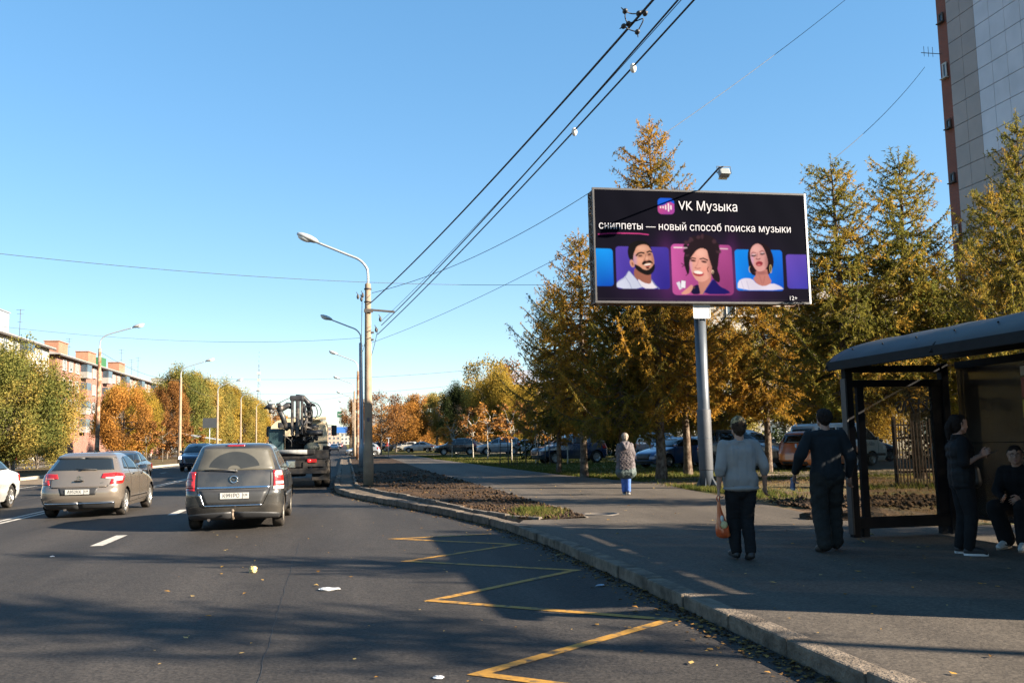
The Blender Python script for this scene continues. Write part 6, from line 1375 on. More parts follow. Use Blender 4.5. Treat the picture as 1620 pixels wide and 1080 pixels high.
wire('cable running on from the nearest lamp to the second one, lower', (1.1, 31.9, 5.5), (1.2, 56.9, 6.4), .4, .010)
wire('long wire crossing the whole street from the upper left to the golden larches', (-26, 31, 9.9), (12.5, 44, 9.3), 1.1, .011, M_WIREG)
wire('lower long wire crossing the street from the left edge to the second lamp', (-27, 44, 9.2), (.95, 56.9, 8.0), 1.2, .010, M_WIREG)
wire('thin wire high across the sky from the tall larch tip to the tower block top', (11.2, 31, 12.4), (29.8, 41, 27.5), .3, .012, M_WIREG)
wire('thin wire over the right hand larches to the tower block wall', (17.5, 30, 11.5), (29.8, 41.5, 20.5), .25, .012, M_WIREG)
for i, (y, z, lab) in enumerate([(100, 9.2, 'nearest'), (118, 8.6, 'second'), (150, 9.2, 'third'), (185, 9.0, 'fourth'), (225, 9.0, 'fifth'), (270, 9.2, 'sixth and farthest')]):
    wire('thin span wire across the far street above the crane truck, %s of six' % lab, (-15.2, y+3, z-.4), (14 if i < 2 else 1.2, y-2, z), .5+.1*i, .016, M_WIREG, group='span wires over the far street')
wire('wire along the left lamps from the nearest to the second', (-16.2, 65, 8.0), (-14.2, 84, 7.3), .5, .012, M_WIREG); wire('wire along the left lamps from the second to the third', (-14.2, 84, 7.3), (-14.5, 110, 7.3), .5, .012, M_WIREG)
# cable spacer and clips
p = at(*W1, (31.85-11.57)/(31.85+5.5)); d = (Vector(W1[1])-Vector(W1[0])).normalized()
t = empty('cable_spacer', p, 0, 'black six armed spacer clamp on the leftmost overhead cable', 'clamp')
for k, (dx, dy, dz) in enumerate([(-.16, .0, .10), (.11, -.05, .06), (-.15, .12, -.06), (.04, .1, -.14), (.0, -.10, .03), (-.08, .12, -.02)]):
    m = MB(); m.sphere((dx, dy, dz), .036, 10, 8, (1, 1.5, 1)); m.tube([(dx, dy, dz), (dx*1.35, dy*1.2, dz*1.5)], [.016, .005], 5); m.build('clip', M_BLACKPL, t)
m = MB()
for pts in ([(-.16, 0, .10), (-.06, .02, .08), (0, -.10, .03)], [(-.16, 0, .1), (-.14, .06, .02), (-.08, .12, -.02)], [(.11, -.05, .06), (.06, -.1, .08), (0, -.10, .03)], [(-.08, .12, -.02), (.02, .06, 0), (.10, .0, .0), (.04, .1, -.14)], [(-.15, .12, -.06), (-.04, .14, -.10), (.04, .1, -.14)]): m.tube(smooth_pts(pts), .009, 5)
m.build('bent_rods', M_BLACKPL, t)
for W, tt, lab in ((W3, .473, 'small white ceramic clip on the rightmost overhead cable'), (W3, .531, 'pale scrap hanging from the rightmost overhead cable')):
    q = at(*W, tt); m = MB(); m.sphere(q+Vector((0, 0, -.02)), .06, 8, 6, (.8, .8, 1.2)); o = m.build('cable_clip', mat('ceramic', (.75, .68, .60), .5, var=.1)); tag(o, lab, 'clip')
# ------------------------------------------------------------------ billboard
def srgb(r, g, b, k=.31):
    return np.array([((c/255) if False else (((c/255+.055)/1.055)**2.4 if c > 10 else c/255/12.92)) for c in (r, g, b)])*k
class Canvas:
    """the printed poster: colours mixed on a fine grid, x/y in poster units (336 wide, 176 high)"""
    def __init__(s, w, h, nx, ny):
        s.x, s.y = np.meshgrid(np.linspace(0, w, nx), np.linspace(0, h, ny)); s.c = np.zeros((ny, nx, 3)); s.aa = w/nx*.8
    def put(s, m, col):
        col = np.asarray(col, float); s.c = s.c*(1-m[..., None])+(col if col.ndim == 3 else col[None, None])*m[..., None]
    def rrect(s, x0, y0, x1, y1, r, col, soft=None, a=1):
        cx, cy, hx, hy = (x0+x1)/2, (y0+y1)/2, (x1-x0)/2-r, (y1-y0)/2-r
        d = np.hypot(np.maximum(abs(s.x-cx)-hx, 0), np.maximum(abs(s.y-cy)-hy, 0))-r; f = soft or s.aa
        m = np.clip(.5-d/f, 0, 1)*a; s.put(m, col); return m
    def ell(s, cx, cy, rx, ry, col, rot=0, soft=.35, a=1, clip=None):
        c, q = math.cos(rot), math.sin(rot); X = (s.x-cx)*c+(s.y-cy)*q; Y = -(s.x-cx)*q+(s.y-cy)*c
        d = np.sqrt((X/rx)**2+(Y/ry)**2); m = np.clip((1-d)/soft+.5, 0, 1)*a
        if clip is not None: m = m*clip
        s.put(m, col); return m
    def poly(s, pts, col, soft=.6, a=1, clip=None, closed=True):
        pts = np.array(pts, float); n = len(pts)
        if n > 5:   # round the outline a little
            q = []
            for i in range(n): p, r = pts[i], pts[(i+1) % n]; q += [.75*p+.25*r, .25*p+.75*r]
            pts = np.array(q); n = len(pts)
        ins = np.zeros(s.x.shape, bool); dist = np.full(s.x.shape, 1e9)
        for i in range(n):
            (xa, ya), (xb, yb) = pts[i], pts[(i+1) % n]
            if ya != yb: ins ^= ((ya > s.y) != (yb > s.y)) & (s.x < (xb-xa)*(s.y-ya)/(yb-ya)+xa)
            l2 = (xb-xa)**2+(yb-ya)**2+1e-9; t = np.clip(((s.x-xa)*(xb-xa)+(s.y-ya)*(yb-ya))/l2, 0, 1); dist = np.minimum(dist, np.hypot(s.x-xa-t*(xb-xa), s.y-ya-t*(yb-ya)))
        m = np.clip(.5+np.where(ins, dist, -dist)/soft, 0, 1)*a
        if clip is not None: m = m*clip
        s.put(m, col); return m
    def stroke(s, pts, w, col, soft=.5, a=1):
        d = np.full(s.x.shape, 1e9)
        for (xa, ya), (xb, yb) in zip(pts[:-1], pts[1:]):
            l2 = (xb-xa)**2+(yb-ya)**2+1e-9; t = np.clip(((s.x-xa)*(xb-xa)+(s.y-ya)*(yb-ya))/l2, 0, 1); d = np.minimum(d, np.hypot(s.x-xa-t*(xb-xa), s.y-ya-t*(yb-ya)))
        m = np.clip((w/2-d)/soft+.5, 0, 1)*a; s.put(m, col); return m
def poster_canvas(nx=700, ny=366):
    k = Canvas(336, 176, nx, ny); X, Y = k.x, k.y
    k.put(np.ones(X.shape), srgb(15, 16, 30))
    g = np.exp(-(((X-160)/95)**2+((Y-140)/48)**2)); k.put(g*.8, srgb(70, 34, 96)); g = np.exp(-(((X-110)/12)**2+((Y-125)/45)**2))+np.exp(-(((X-214)/9)**2+((Y-125)/45)**2)); k.put(np.clip(g, 0, 1)*.5, srgb(105, 45, 120))
    def grad(c0, c1, x0, y0, x1, y1):
        t = np.clip(((X-x0)*(x1-x0)+(Y-y0)*(y1-y0))/((x1-x0)**2+(y1-y0)**2), 0, 1)[..., None]; return c0*(1-t)+c1*t
    def A(ox, oy, s): return lambda pts: [((ox+x/s)-945, (oy+y/s)-300-.022*((ox+x/s)-945)*(1-((oy+y/s)-300)/176)-.010*((ox+x/s)-945)*((oy+y/s)-300)/176) for x, y in pts]
    # cards
    k.rrect(-20, 94, 26, 153, 5, grad(srgb(20, 150, 250), srgb(10, 80, 200), 5, 94, 20, 153))
    k.rrect(30.5, 90, 113, 157, 5, grad(srgb(84, 66, 180), srgb(48, 40, 150), 35, 95, 105, 150))
    k.rrect(116.5, 84.5, 213.5, 166, 7, grad(srgb(196, 90, 170), srgb(140, 58, 122), 120, 95, 205, 150))
    k.rrect(218, 91.5, 295, 158, 5, grad(srgb(10, 140, 250), srgb(5, 88, 215), 222, 95, 290, 150))
    k.rrect(301, 98, 360, 154, 5, grad(srgb(98, 72, 185), srgb(66, 62, 180), 300, 100, 330, 150))
    cl = k.y < 157
    # bearded man in a pale jacket
    p = A(965, 375, 10.8); hair = srgb(22, 18, 22); skin = srgb(206, 152, 132); shade = srgb(150, 96, 84)
    k.poly(p([(318, 330), (312, 230), (345, 130), (440, 75), (560, 62), (650, 100), (700, 170), (725, 240), (600, 200), (470, 220), (420, 330), (400, 410), (345, 405)]), hair)
    k.poly(p([(420, 520), (700, 560), (690, 700), (700, 820), (560, 810), (430, 720), (400, 640)]), shade)
    k.ell(*p([(382, 462)])[0], 3.4, 6.2, skin, rot=-.25); k.ell(*p([(388, 468)])[0], 1.5, 3.2, shade, rot=-.25)
    f = k.poly(p([(470, 165), (560, 130), (650, 140), (705, 220), (742, 330), (756, 450), (742, 560), (680, 640), (600, 640), (500, 560), (430, 490), (402, 400), (408, 310), (440, 230)]), skin)
    k.ell(*p([(430, 400)])[0], 3.6, 9, srgb(170, 140, 190), a=.6, soft=1, clip=f); k.ell(*p([(560, 200)])[0], 8, 4, srgb(232, 184, 166), a=.6, soft=1, clip=f); k.ell(*p([(520, 400)])[0], 6, 5, srgb(228, 172, 152), a=.5, soft=1, clip=f); k.ell(*p([(735, 380)])[0], 2.6, 12, shade, a=.5, soft=1, clip=f)
    k.poly(p([(418, 470), (470, 490), (520, 520), (560, 560), (640, 575), (710, 520), (755, 450), (765, 520), (740, 600), (680, 655), (610, 660), (520, 620), (450, 570), (425, 520)]), hair, soft=1.2)
    k.poly(p([(540, 470), (560, 430), (600, 405), (680, 400), (720, 430), (735, 470), (690, 448), (620, 450), (570, 490)]), hair, soft=.9)
    k.poly(p([(575, 480), (640, 465), (695, 455), (690, 480), (640, 496), (590, 494)]), srgb(238, 232, 228), soft=.4); k.poly(p([(590, 500), (690, 485), (660, 530), (620, 535)]), srgb(150, 78, 74), soft=.8); k.ell(*p([(640, 538)])[0], 2.6, 1.2, hair, soft=.8)
    k.stroke(p([(455, 325), (490, 288), (540, 272), (585, 282)]), 2.4, hair); k.stroke(p([(640, 268), (680, 248), (712, 262)]), 2.2, hair)
    for c, w in (((522, 325), 3.6), ((676, 302), 3.0)): k.ell(*p([c])[0], w, 1.3, srgb(60, 35, 34), rot=-.12, soft=.6); k.ell(*p([(c[0], c[1]+22)])[0], w, 1.0, shade, rot=-.12, soft=1, a=.7)
    k.stroke(p([(618, 300), (612, 360), (585, 400)]), 1.3, shade, soft=1.4, a=.8); k.stroke(p([(588, 408), (630, 416), (662, 402)]), 1.5, shade, soft=.8); k.ell(*p([(630, 370)])[0], 1.8, 3, srgb(232, 180, 160), soft=1, a=.7)
    jk = srgb(196, 206, 238); jd = srgb(120, 130, 180)
    k.poly(p([(450, 705), (560, 790), (680, 815), (700, 735), (760, 820), (800, 888), (520, 888)]), srgb(218, 216, 234), clip=cl)
    k.poly(p([(115, 888), (112, 780), (180, 735), (255, 690), (322, 572), (380, 650), (450, 740), (500, 800), (545, 888)]), jk, clip=cl)
    k.stroke(p([(322, 580), (262, 690), (330, 800), (360, 885)]), .9, jd, a=.8); k.stroke(p([(125, 780), (255, 705)]), .8, jd, a=.8); k.stroke(p([(330, 590), (450, 735), (535, 885)]), .9, jd, a=.7); k.stroke(p([(700, 740), (740, 810), (820, 890)]), 1.6, jd)
    # laughing woman with dark curls
    p = A(1055, 375, 10.8); cl2 = k.y < 166; hair = srgb(34, 22, 32); h2 = srgb(64, 42, 54); skin = srgb(218, 160, 150); shade = srgb(160, 100, 100)
    rng = np.random.RandomState(4)
    k.poly(p([(400, 90), (480, 0), (600, -40), (740, -30), (840, 40), (900, 150), (905, 260), (880, 380), (870, 480), (850, 560), (895, 690), (880, 800), (780, 740), (730, 600), (500, 300), (440, 340), (370, 420), (375, 600), (340, 660), (305, 560), (275, 400), (300, 270), (350, 180)]), hair, clip=cl2)
    for i in range(26):
        a = rng.rand()*6.28; x, y = 600+300*math.cos(a)*rng.uniform(.8, 1.0), 190+(235*math.sin(a) if math.sin(a) < 0 else 260*math.sin(a))*rng.uniform(.75, 1.0)
        if 420 < x < 760 and y > 170: continue
        k.ell(*p([(x, y)])[0], rng.uniform(2, 4.2), rng.uniform(2, 3.6), hair if rng.rand() < .7 else h2, rot=a, soft=.7)
    for q in ([(330, 470), (270, 480), (240, 455)], [(300, 490), (250, 515)], [(340, 640), (310, 665)], [(520, 240), (560, 225), (540, 265)]): k.stroke(p(q), 1.1, hair, soft=.8)
    k.poly(p([(510, 740), (745, 660), (720, 790), (600, 985), (535, 985)]), srgb(190, 132, 122), clip=cl2)
    f = k.poly(p([(510, 225), (600, 188), (690, 225), (728, 340), (762, 500), (750, 640), (695, 720), (600, 778), (500, 765), (440, 690), (400, 590), (376, 480), (388, 380), (440, 310)]), skin)
    k.ell(*p([(730, 560)])[0], 4, 16, shade, a=.55, soft=1, clip=f); k.ell(*p([(590, 280)])[0], 8, 6, srgb(236, 190, 178), a=.55, soft=1, clip=f); k.ell(*p([(640, 560)])[0], 6, 5, srgb(226, 150, 140), a=.6, soft=1, clip=f); k.ell(*p([(400, 520)])[0], 2.4, 12, srgb(200, 150, 200), a=.5, soft=1, clip=f)
    k.poly(p([(690, 225), (740, 300), (790, 500), (760, 520), (720, 380), (700, 300)]), hair, soft=1.2); k.stroke(p([(700, 520), (680, 550), (695, 600)]), 1.1, hair, soft=.8)
    k.stroke(p([(388, 385), (430, 362), (485, 375)]), 1.7, hair); k.stroke(p([(560, 382), (620, 368), (690, 402)]), 1.9, hair)
    for c, w, r in (((440, 412), 4.2, .1), ((630, 430), 4.4, .15)): k.ell(*p([c])[0], w, 1.6, srgb(46, 26, 30), rot=r, soft=.6); k.ell(*p([(c[0], c[1]-14)])[0], w, 1.2, srgb(130, 78, 78), rot=r, soft=1, a=.6)
    k.stroke(p([(535, 400), (510, 480), (470, 528)]), 1.0, shade, soft=1.4, a=.6); k.stroke(p([(468, 535), (510, 548), (558, 538)]), 1.3, shade, soft=.9)
    k.ell(*p([(522, 632)])[0], 8.6, 4.4, srgb(168, 56, 70), rot=.1, soft=.3); k.ell(*p([(520, 612)])[0], 7.2, 2.5, srgb(240, 234, 234), rot=.1, soft=.25)
    nv = srgb(24, 18, 104)
    k.poly(p([(385, 985), (395, 870), (450, 835), (515, 815), (530, 900), (545, 985)]), srgb(18, 14, 60), clip=cl2); k.poly(p([(580, 985), (660, 860), (770, 715), (830, 780), (890, 860), (1010, 910), (1075, 985)]), nv, clip=cl2); k.stroke(p([(590, 980), (770, 725)]), 1, srgb(60, 55, 150))
    k.poly(p([(195, 985), (280, 915), (350, 860), (395, 815), (430, 850), (400, 920), (340, 985)]), srgb(212, 150, 140), clip=cl2); k.ell(*p([(440, 868)])[0], 1.6, 2, srgb(90, 60, 66)); k.ell(*p([(770, 600)])[0], 1.8, 3, srgb(220, 190, 170)); k.ell(*p([(772, 610)])[0], .9, 1.5, hair)
    k.poly(p([(140, 790), (195, 765), (245, 880), (190, 910)]), srgb(210, 212, 235)); k.poly(p([(222, 742), (303, 755), (292, 885), (205, 870)]), srgb(90, 50, 100)); k.poly(p([(230, 748), (300, 760), (290, 880), (212, 866)]), srgb(226, 228, 246))
    for a, b, al in (((125, 185), (258, 188), 1), ((285, 190), (340, 191), .5), ((920, 202), (1045, 206), .55)): k.stroke(p([a, b]), 2.0, srgb(240, 225, 240), a=al)
    # woman with a sleek dark bob in a white top
    p = A(1160, 375, 9.816); cl = k.y < 158; hair = srgb(30, 16, 26); skin = srgb(206, 152, 154); shade = srgb(140, 86, 92)
    k.poly(p([(228, 280), (255, 180), (330, 110), (420, 88), (510, 105), (595, 180), (640, 300), (645, 430), (600, 540), (545, 600), (350, 615), (270, 585), (238, 460)]), hair)
    k.poly(p([(350, 520), (530, 480), (545, 600), (610, 720), (480, 780), (370, 750), (295, 655), (345, 610)]), srgb(184, 122, 118)); k.stroke(p([(400, 600), (440, 720)]), 1.3, shade, a=.5, soft=1.2); k.stroke(p([(490, 620), (460, 730)]), 1.3, shade, a=.5, soft=1.2); k.ell(*p([(440, 560)])[0], 9, 3.0, shade, a=.7, soft=1)
    f = k.poly(p([(390, 95), (310, 145), (268, 230), (276, 350), (310, 450), (360, 530), (425, 548), (510, 505), (552, 430), (545, 330), (505, 200), (460, 125)]), skin)
    k.ell(*p([(380, 190)])[0], 7, 6, srgb(226, 178, 178), a=.6, soft=1, clip=f); k.ell(*p([(540, 400)])[0], 4, 14, shade, a=.55, soft=1, clip=f); k.ell(*p([(300, 360)])[0], 2.5, 10, srgb(196, 160, 214), a=.5, soft=1, clip=f)
    k.stroke(p([(290, 262), (320, 240), (362, 250)]), 1.4, shade); k.stroke(p([(425, 235), (465, 215), (500, 232)]), 1.4, shade)
    for c, w, r in (((328, 290), 4.4, -.15), ((470, 262), 4.0, -.2)): k.ell(*p([c])[0], w, 2.0, srgb(52, 26, 38), rot=r, soft=.7); k.ell(*p([(c[0]+4, c[1]-14)])[0], w*.7, 1.1, srgb(220, 190, 200), rot=r, soft=1, a=.8)
    k.stroke(p([(388, 250), (382, 310), (362, 340)]), 1.0, shade, soft=1.2, a=.7); k.stroke(p([(365, 348), (400, 352), (428, 338)]), 1.6, srgb(120, 66, 72), soft=.8)
    k.ell(*p([(410, 420)])[0], 5.8, 4.2, srgb(150, 52, 66), rot=-.15, soft=.35); k.stroke(p([(362, 424), (412, 416), (466, 405)]), .8, srgb(80, 20, 34), soft=.5); k.ell(*p([(404, 436)])[0], 2.6, 1.2, srgb(206, 120, 126), soft=.9)
    k.poly(p([(50, 832), (55, 700), (150, 642), (285, 652), (350, 735), (470, 780), (605, 718), (740, 772), (795, 832)]), srgb(214, 212, 240), clip=cl); k.stroke(p([(110, 690), (150, 830)]), 1.2, srgb(170, 168, 205), a=.6); k.stroke(p([(200, 690), (230, 820)]), 1.2, srgb(175, 172, 208), a=.6)
    gold = srgb(210, 180, 120)
    th = np.linspace(0, 6.28, 20); k.stroke(p([(590+14*math.cos(a), 500+62*math.sin(a)) for a in th]), .9, gold); k.stroke(p([(270+26*math.cos(a), 510+50*math.sin(a)) for a in th[6:14]]), .9, gold)
    # app badge
    m = k.rrect(98.5, 10.8, 124.5, 37, 6.5, grad(srgb(25, 100, 235), srgb(15, 80, 215), 98, 10, 124, 20)); wave = 23.5-5.2*np.exp(-((k.x-117)/6.5)**2)-2*np.clip((k.x-98)/26, 0, 1)
    k.put(m*np.clip((k.y-wave)/.8+.5, 0, 1), grad(srgb(206, 84, 140), srgb(160, 66, 160), 98, 20, 112, 37))
    for x, h in ((102.8, 2.4), (106.8, 2.8), (110.8, 6.5), (115.2, 12.5), (119.2, 6.2)): k.rrect(x-1.05, 25.8-h/2-.6, x+1.05, 25.8+h/2+.6, 1.0, srgb(242, 238, 246))
    k.stroke([(5, 71.5), (20, 69.8), (50, 68.9), (68, 69), (82, 70.5)], 1.5, srgb(215, 70, 150)); k.stroke([(0, 172.5), (336, 173)], .8, srgb(60, 55, 68), a=.6)
    c = k.c
    for _ in range(3):
        p = np.pad(c, ((1, 1), (1, 1), (0, 0)), 'edge'); c = (p[:-2, 1:-1]+p[2:, 1:-1]+p[1:-1, :-2]+p[1:-1, 2:]+2*p[1:-1, 1:-1])/6
    return c
def billboard():
    t = empty('billboard', (10.08, 24.6, .10), 0, 'large black billboard advertising music on a tall grey steel post', 'billboard')
    st = mat('billboard_steel', (0.075, 0.088, 0.105), .45, metal=.3, var=.12, scale=3); sd = mat('billboard_wrap', (0.055, 0.058, 0.066), .6, var=.15, scale=3, bump=.3, bscale=60)
    m = MB(); m.lathe([(.19, -.1), (.19, .62), (.168, 2.35), (.168, 5.35)], o=(0, .30, 0), seg=28); post = m.build('post', st, t)
    m = MB(); m.lathe([(.195, .52), (.20, .54), (.20, 2.22), (.195, 2.24)], o=(0, .30, 0), seg=28); m.build('post_wrap', sd, post)
    m = MB(); m.lathe([(.202, 1.42), (.206, 1.43), (.202, 1.44)], o=(0, .30, 0), seg=28); 
    for k in range(6):
        a = k*PI/3; m.prism([(.19*math.cos(a), .30+.19*math.sin(a), .0), (.40*math.cos(a), .30+.40*math.sin(a), .0), (.19*math.cos(a), .30+.19*math.sin(a), .32)], (-.012*math.sin(a), .012*math.cos(a), 0))
    m.build('post_ribs', st, post)
    x0, x1, z0, z1, D = -3.15, 3.27, 5.31, 8.50, .62
    # box frame: outer trim, left lattice side, roof sheet
    fr = mat('frame_dark', (0.035, 0.032, 0.033), .6, var=.3, scale=4); frl = mat('frame_pale', (0.36, 0.37, 0.40), .5, var=.2, metal=.3); rust = mat('frame_rust', (.16, .10, .07), .85, var=.4, scale=8, color2=(.36, .34, .31), c2scale=6)
    m = MB(); m.box(((x0+x1)/2, -.01, z1+.03), (x1-x0+.1, .07, .055)); m.box(((x0+x1)/2, -.01, z0-.03), (x1-x0+.1, .07, .06)); m.box((x0-.02, -.012, (z0+z1)/2), (.05, .07, z1-z0)); m.build('frame', fr, t)
    m = MB(); m.box((x1+.03, -.012, (z0+z1)/2), (.06, .08, z1-z0+.1)); m.build('edge_strip', frl, t)
    m = MB(); 
    for x in (x0+.03, x1-.03):
        m.box((x, D, (z0+z1)/2), (.06, .06, z1-z0)); m.box((x, D*.5, (z0+z1)/2), (.05, .05, z1-z0))
        for k in range(9): 
            z = z0+(z1-z0)*k/8; m.box((x, D/2, z), (.05, D, .05))
            if k < 8: m.tube([(x, .05, z+.03), (x, D-.05, z+(z1-z0)/8-.03)], .018, 6)
    m.box(((x0+x1)/2, D, z0), (x1-x0, .06, .08)); m.box(((x0+x1)/2, D, z1), (x1-x0, .06, .08)); m.box((0, D/2, z0+.2), (.5, .5, .5), bev=.03); m.box(((x0+x1)/2, .30, z0+.02), (x1-x0, .12, .12))
    m.build('side_lattice', rust, t)
    m = MB(); m.box(((x0+x1)/2, D+.03, (z0+z1)/2), (x1-x0-.1, .02, z1-z0-.1)); m.box(((x0+x1)/2, D/2, z1+.04), (x1-x0, D, .015), rx=.01); m.box((-.6, .25, z1+.07), (1.1, .4, .03), rx=.15); m.build('back_sheet', frl, t)
    # the printed face
    nx, ny = 700, 366; col = poster_canvas(nx, ny); gx, gz = np.meshgrid(np.linspace(x0, x1, nx), np.linspace(z1, z0, ny))
    gy = -.04+.006*np.sin(gx*2.3)*np.sin(gz*1.9+1)+.004*np.sin(gx*7+gz*3)
    P = np.stack([gx, gy, gz], -1); me = grid_mesh('poster', P, smooth=True)
    at_ = me.attributes.new('print', 'FLOAT_COLOR', 'POINT'); at_.data.foreach_set('color', np.c_[col.reshape(-1, 3), np.ones(nx*ny)].astype(np.float32).ravel())
    mm = bpy.data.materials.new('poster_print'); mm.use_nodes = True; nt = mm.node_tree; b = nt.nodes['Principled BSDF']; b.inputs['Roughness'].default_value = .9; b.inputs['Specular IOR Level'].default_value = .03
    a = nt.nodes.new('ShaderNodeAttribute'); a.attribute_name = 'print'; nt.links.new(a.outputs['Color'], b.inputs['Base Color'])
    po = link('poster', me, t, mm)
    ink = mat('poster_white', (0.34, 0.34, 0.37), .6, var=0)
    W = x1-x0; u = W/336
    def tx(s, size, cx, cy, **k):
        return text(s, size, (x0+cx*u, -.06, z1-cy*(z1-z0)/176), (PI/2, 0, 0), ink, po, 'poster_lettering', **k)
    tx('VK Музыка', 20.2*u, 178.5, 23.4, squeeze=1.0, width=94*u); tx('сниппеты — новый способ поиска музыки', 16.4*u, 158.5, 57.5, width=305*u); tx('12+', 9*u, 309, 170)
    # small plate hung under the face
    m = MB(); m.box((-.02, .09, 5.06), (.52, .02, .44), bev=.004); pl = m.build('hanging_plate', mat('plate_grey', (.34, .35, .37), .6, var=.1, scale=4), t); m = MB()
    for sz in (-.215, .215): m.box((-.02, .077, 5.06+sz), (.52, .008, .02))
    for sx in (-.25, .25): m.box((-.02+sx, .077, 5.06), (.02, .008, .45))
    m.build('plate_rim', mat('plate_rim', (.5, .5, .5), .5), pl)
    # floodlight on its arm
    m = MB(); a0, a1 = (.02, .25, z1+.05), (.02, -1.50, z1+.30); m.tube([a0, a1], .026, 8); m.tube([(.02, -1.50, z1+.30), (.05, -1.72, z1+.26)], .02, 6); ar = m.build('lamp_arm', fr, t)
    m = MB(); m.box((.10, -1.62, z1+.12), (.29, .18, .21), rx=-.5, bev=.03); fl = m.build('floodlight', mat('flood_grey', (.20, .22, .22), .5, var=.1), t); m = MB(); m.box((.10, -1.55, z1+.02), (.25, .02, .16), rx=.9); m.build('flood_glass', M_LAMPGL, fl)
    m = MB(); m.tube([(-.1, -1.62, z1+.1), (-.1, -1.6, z1+.3), (.3, -1.6, z1+.3), (.3, -1.62, z1+.1)], .012, 5); m.build('flood_bracket', fr, fl)
billboard()

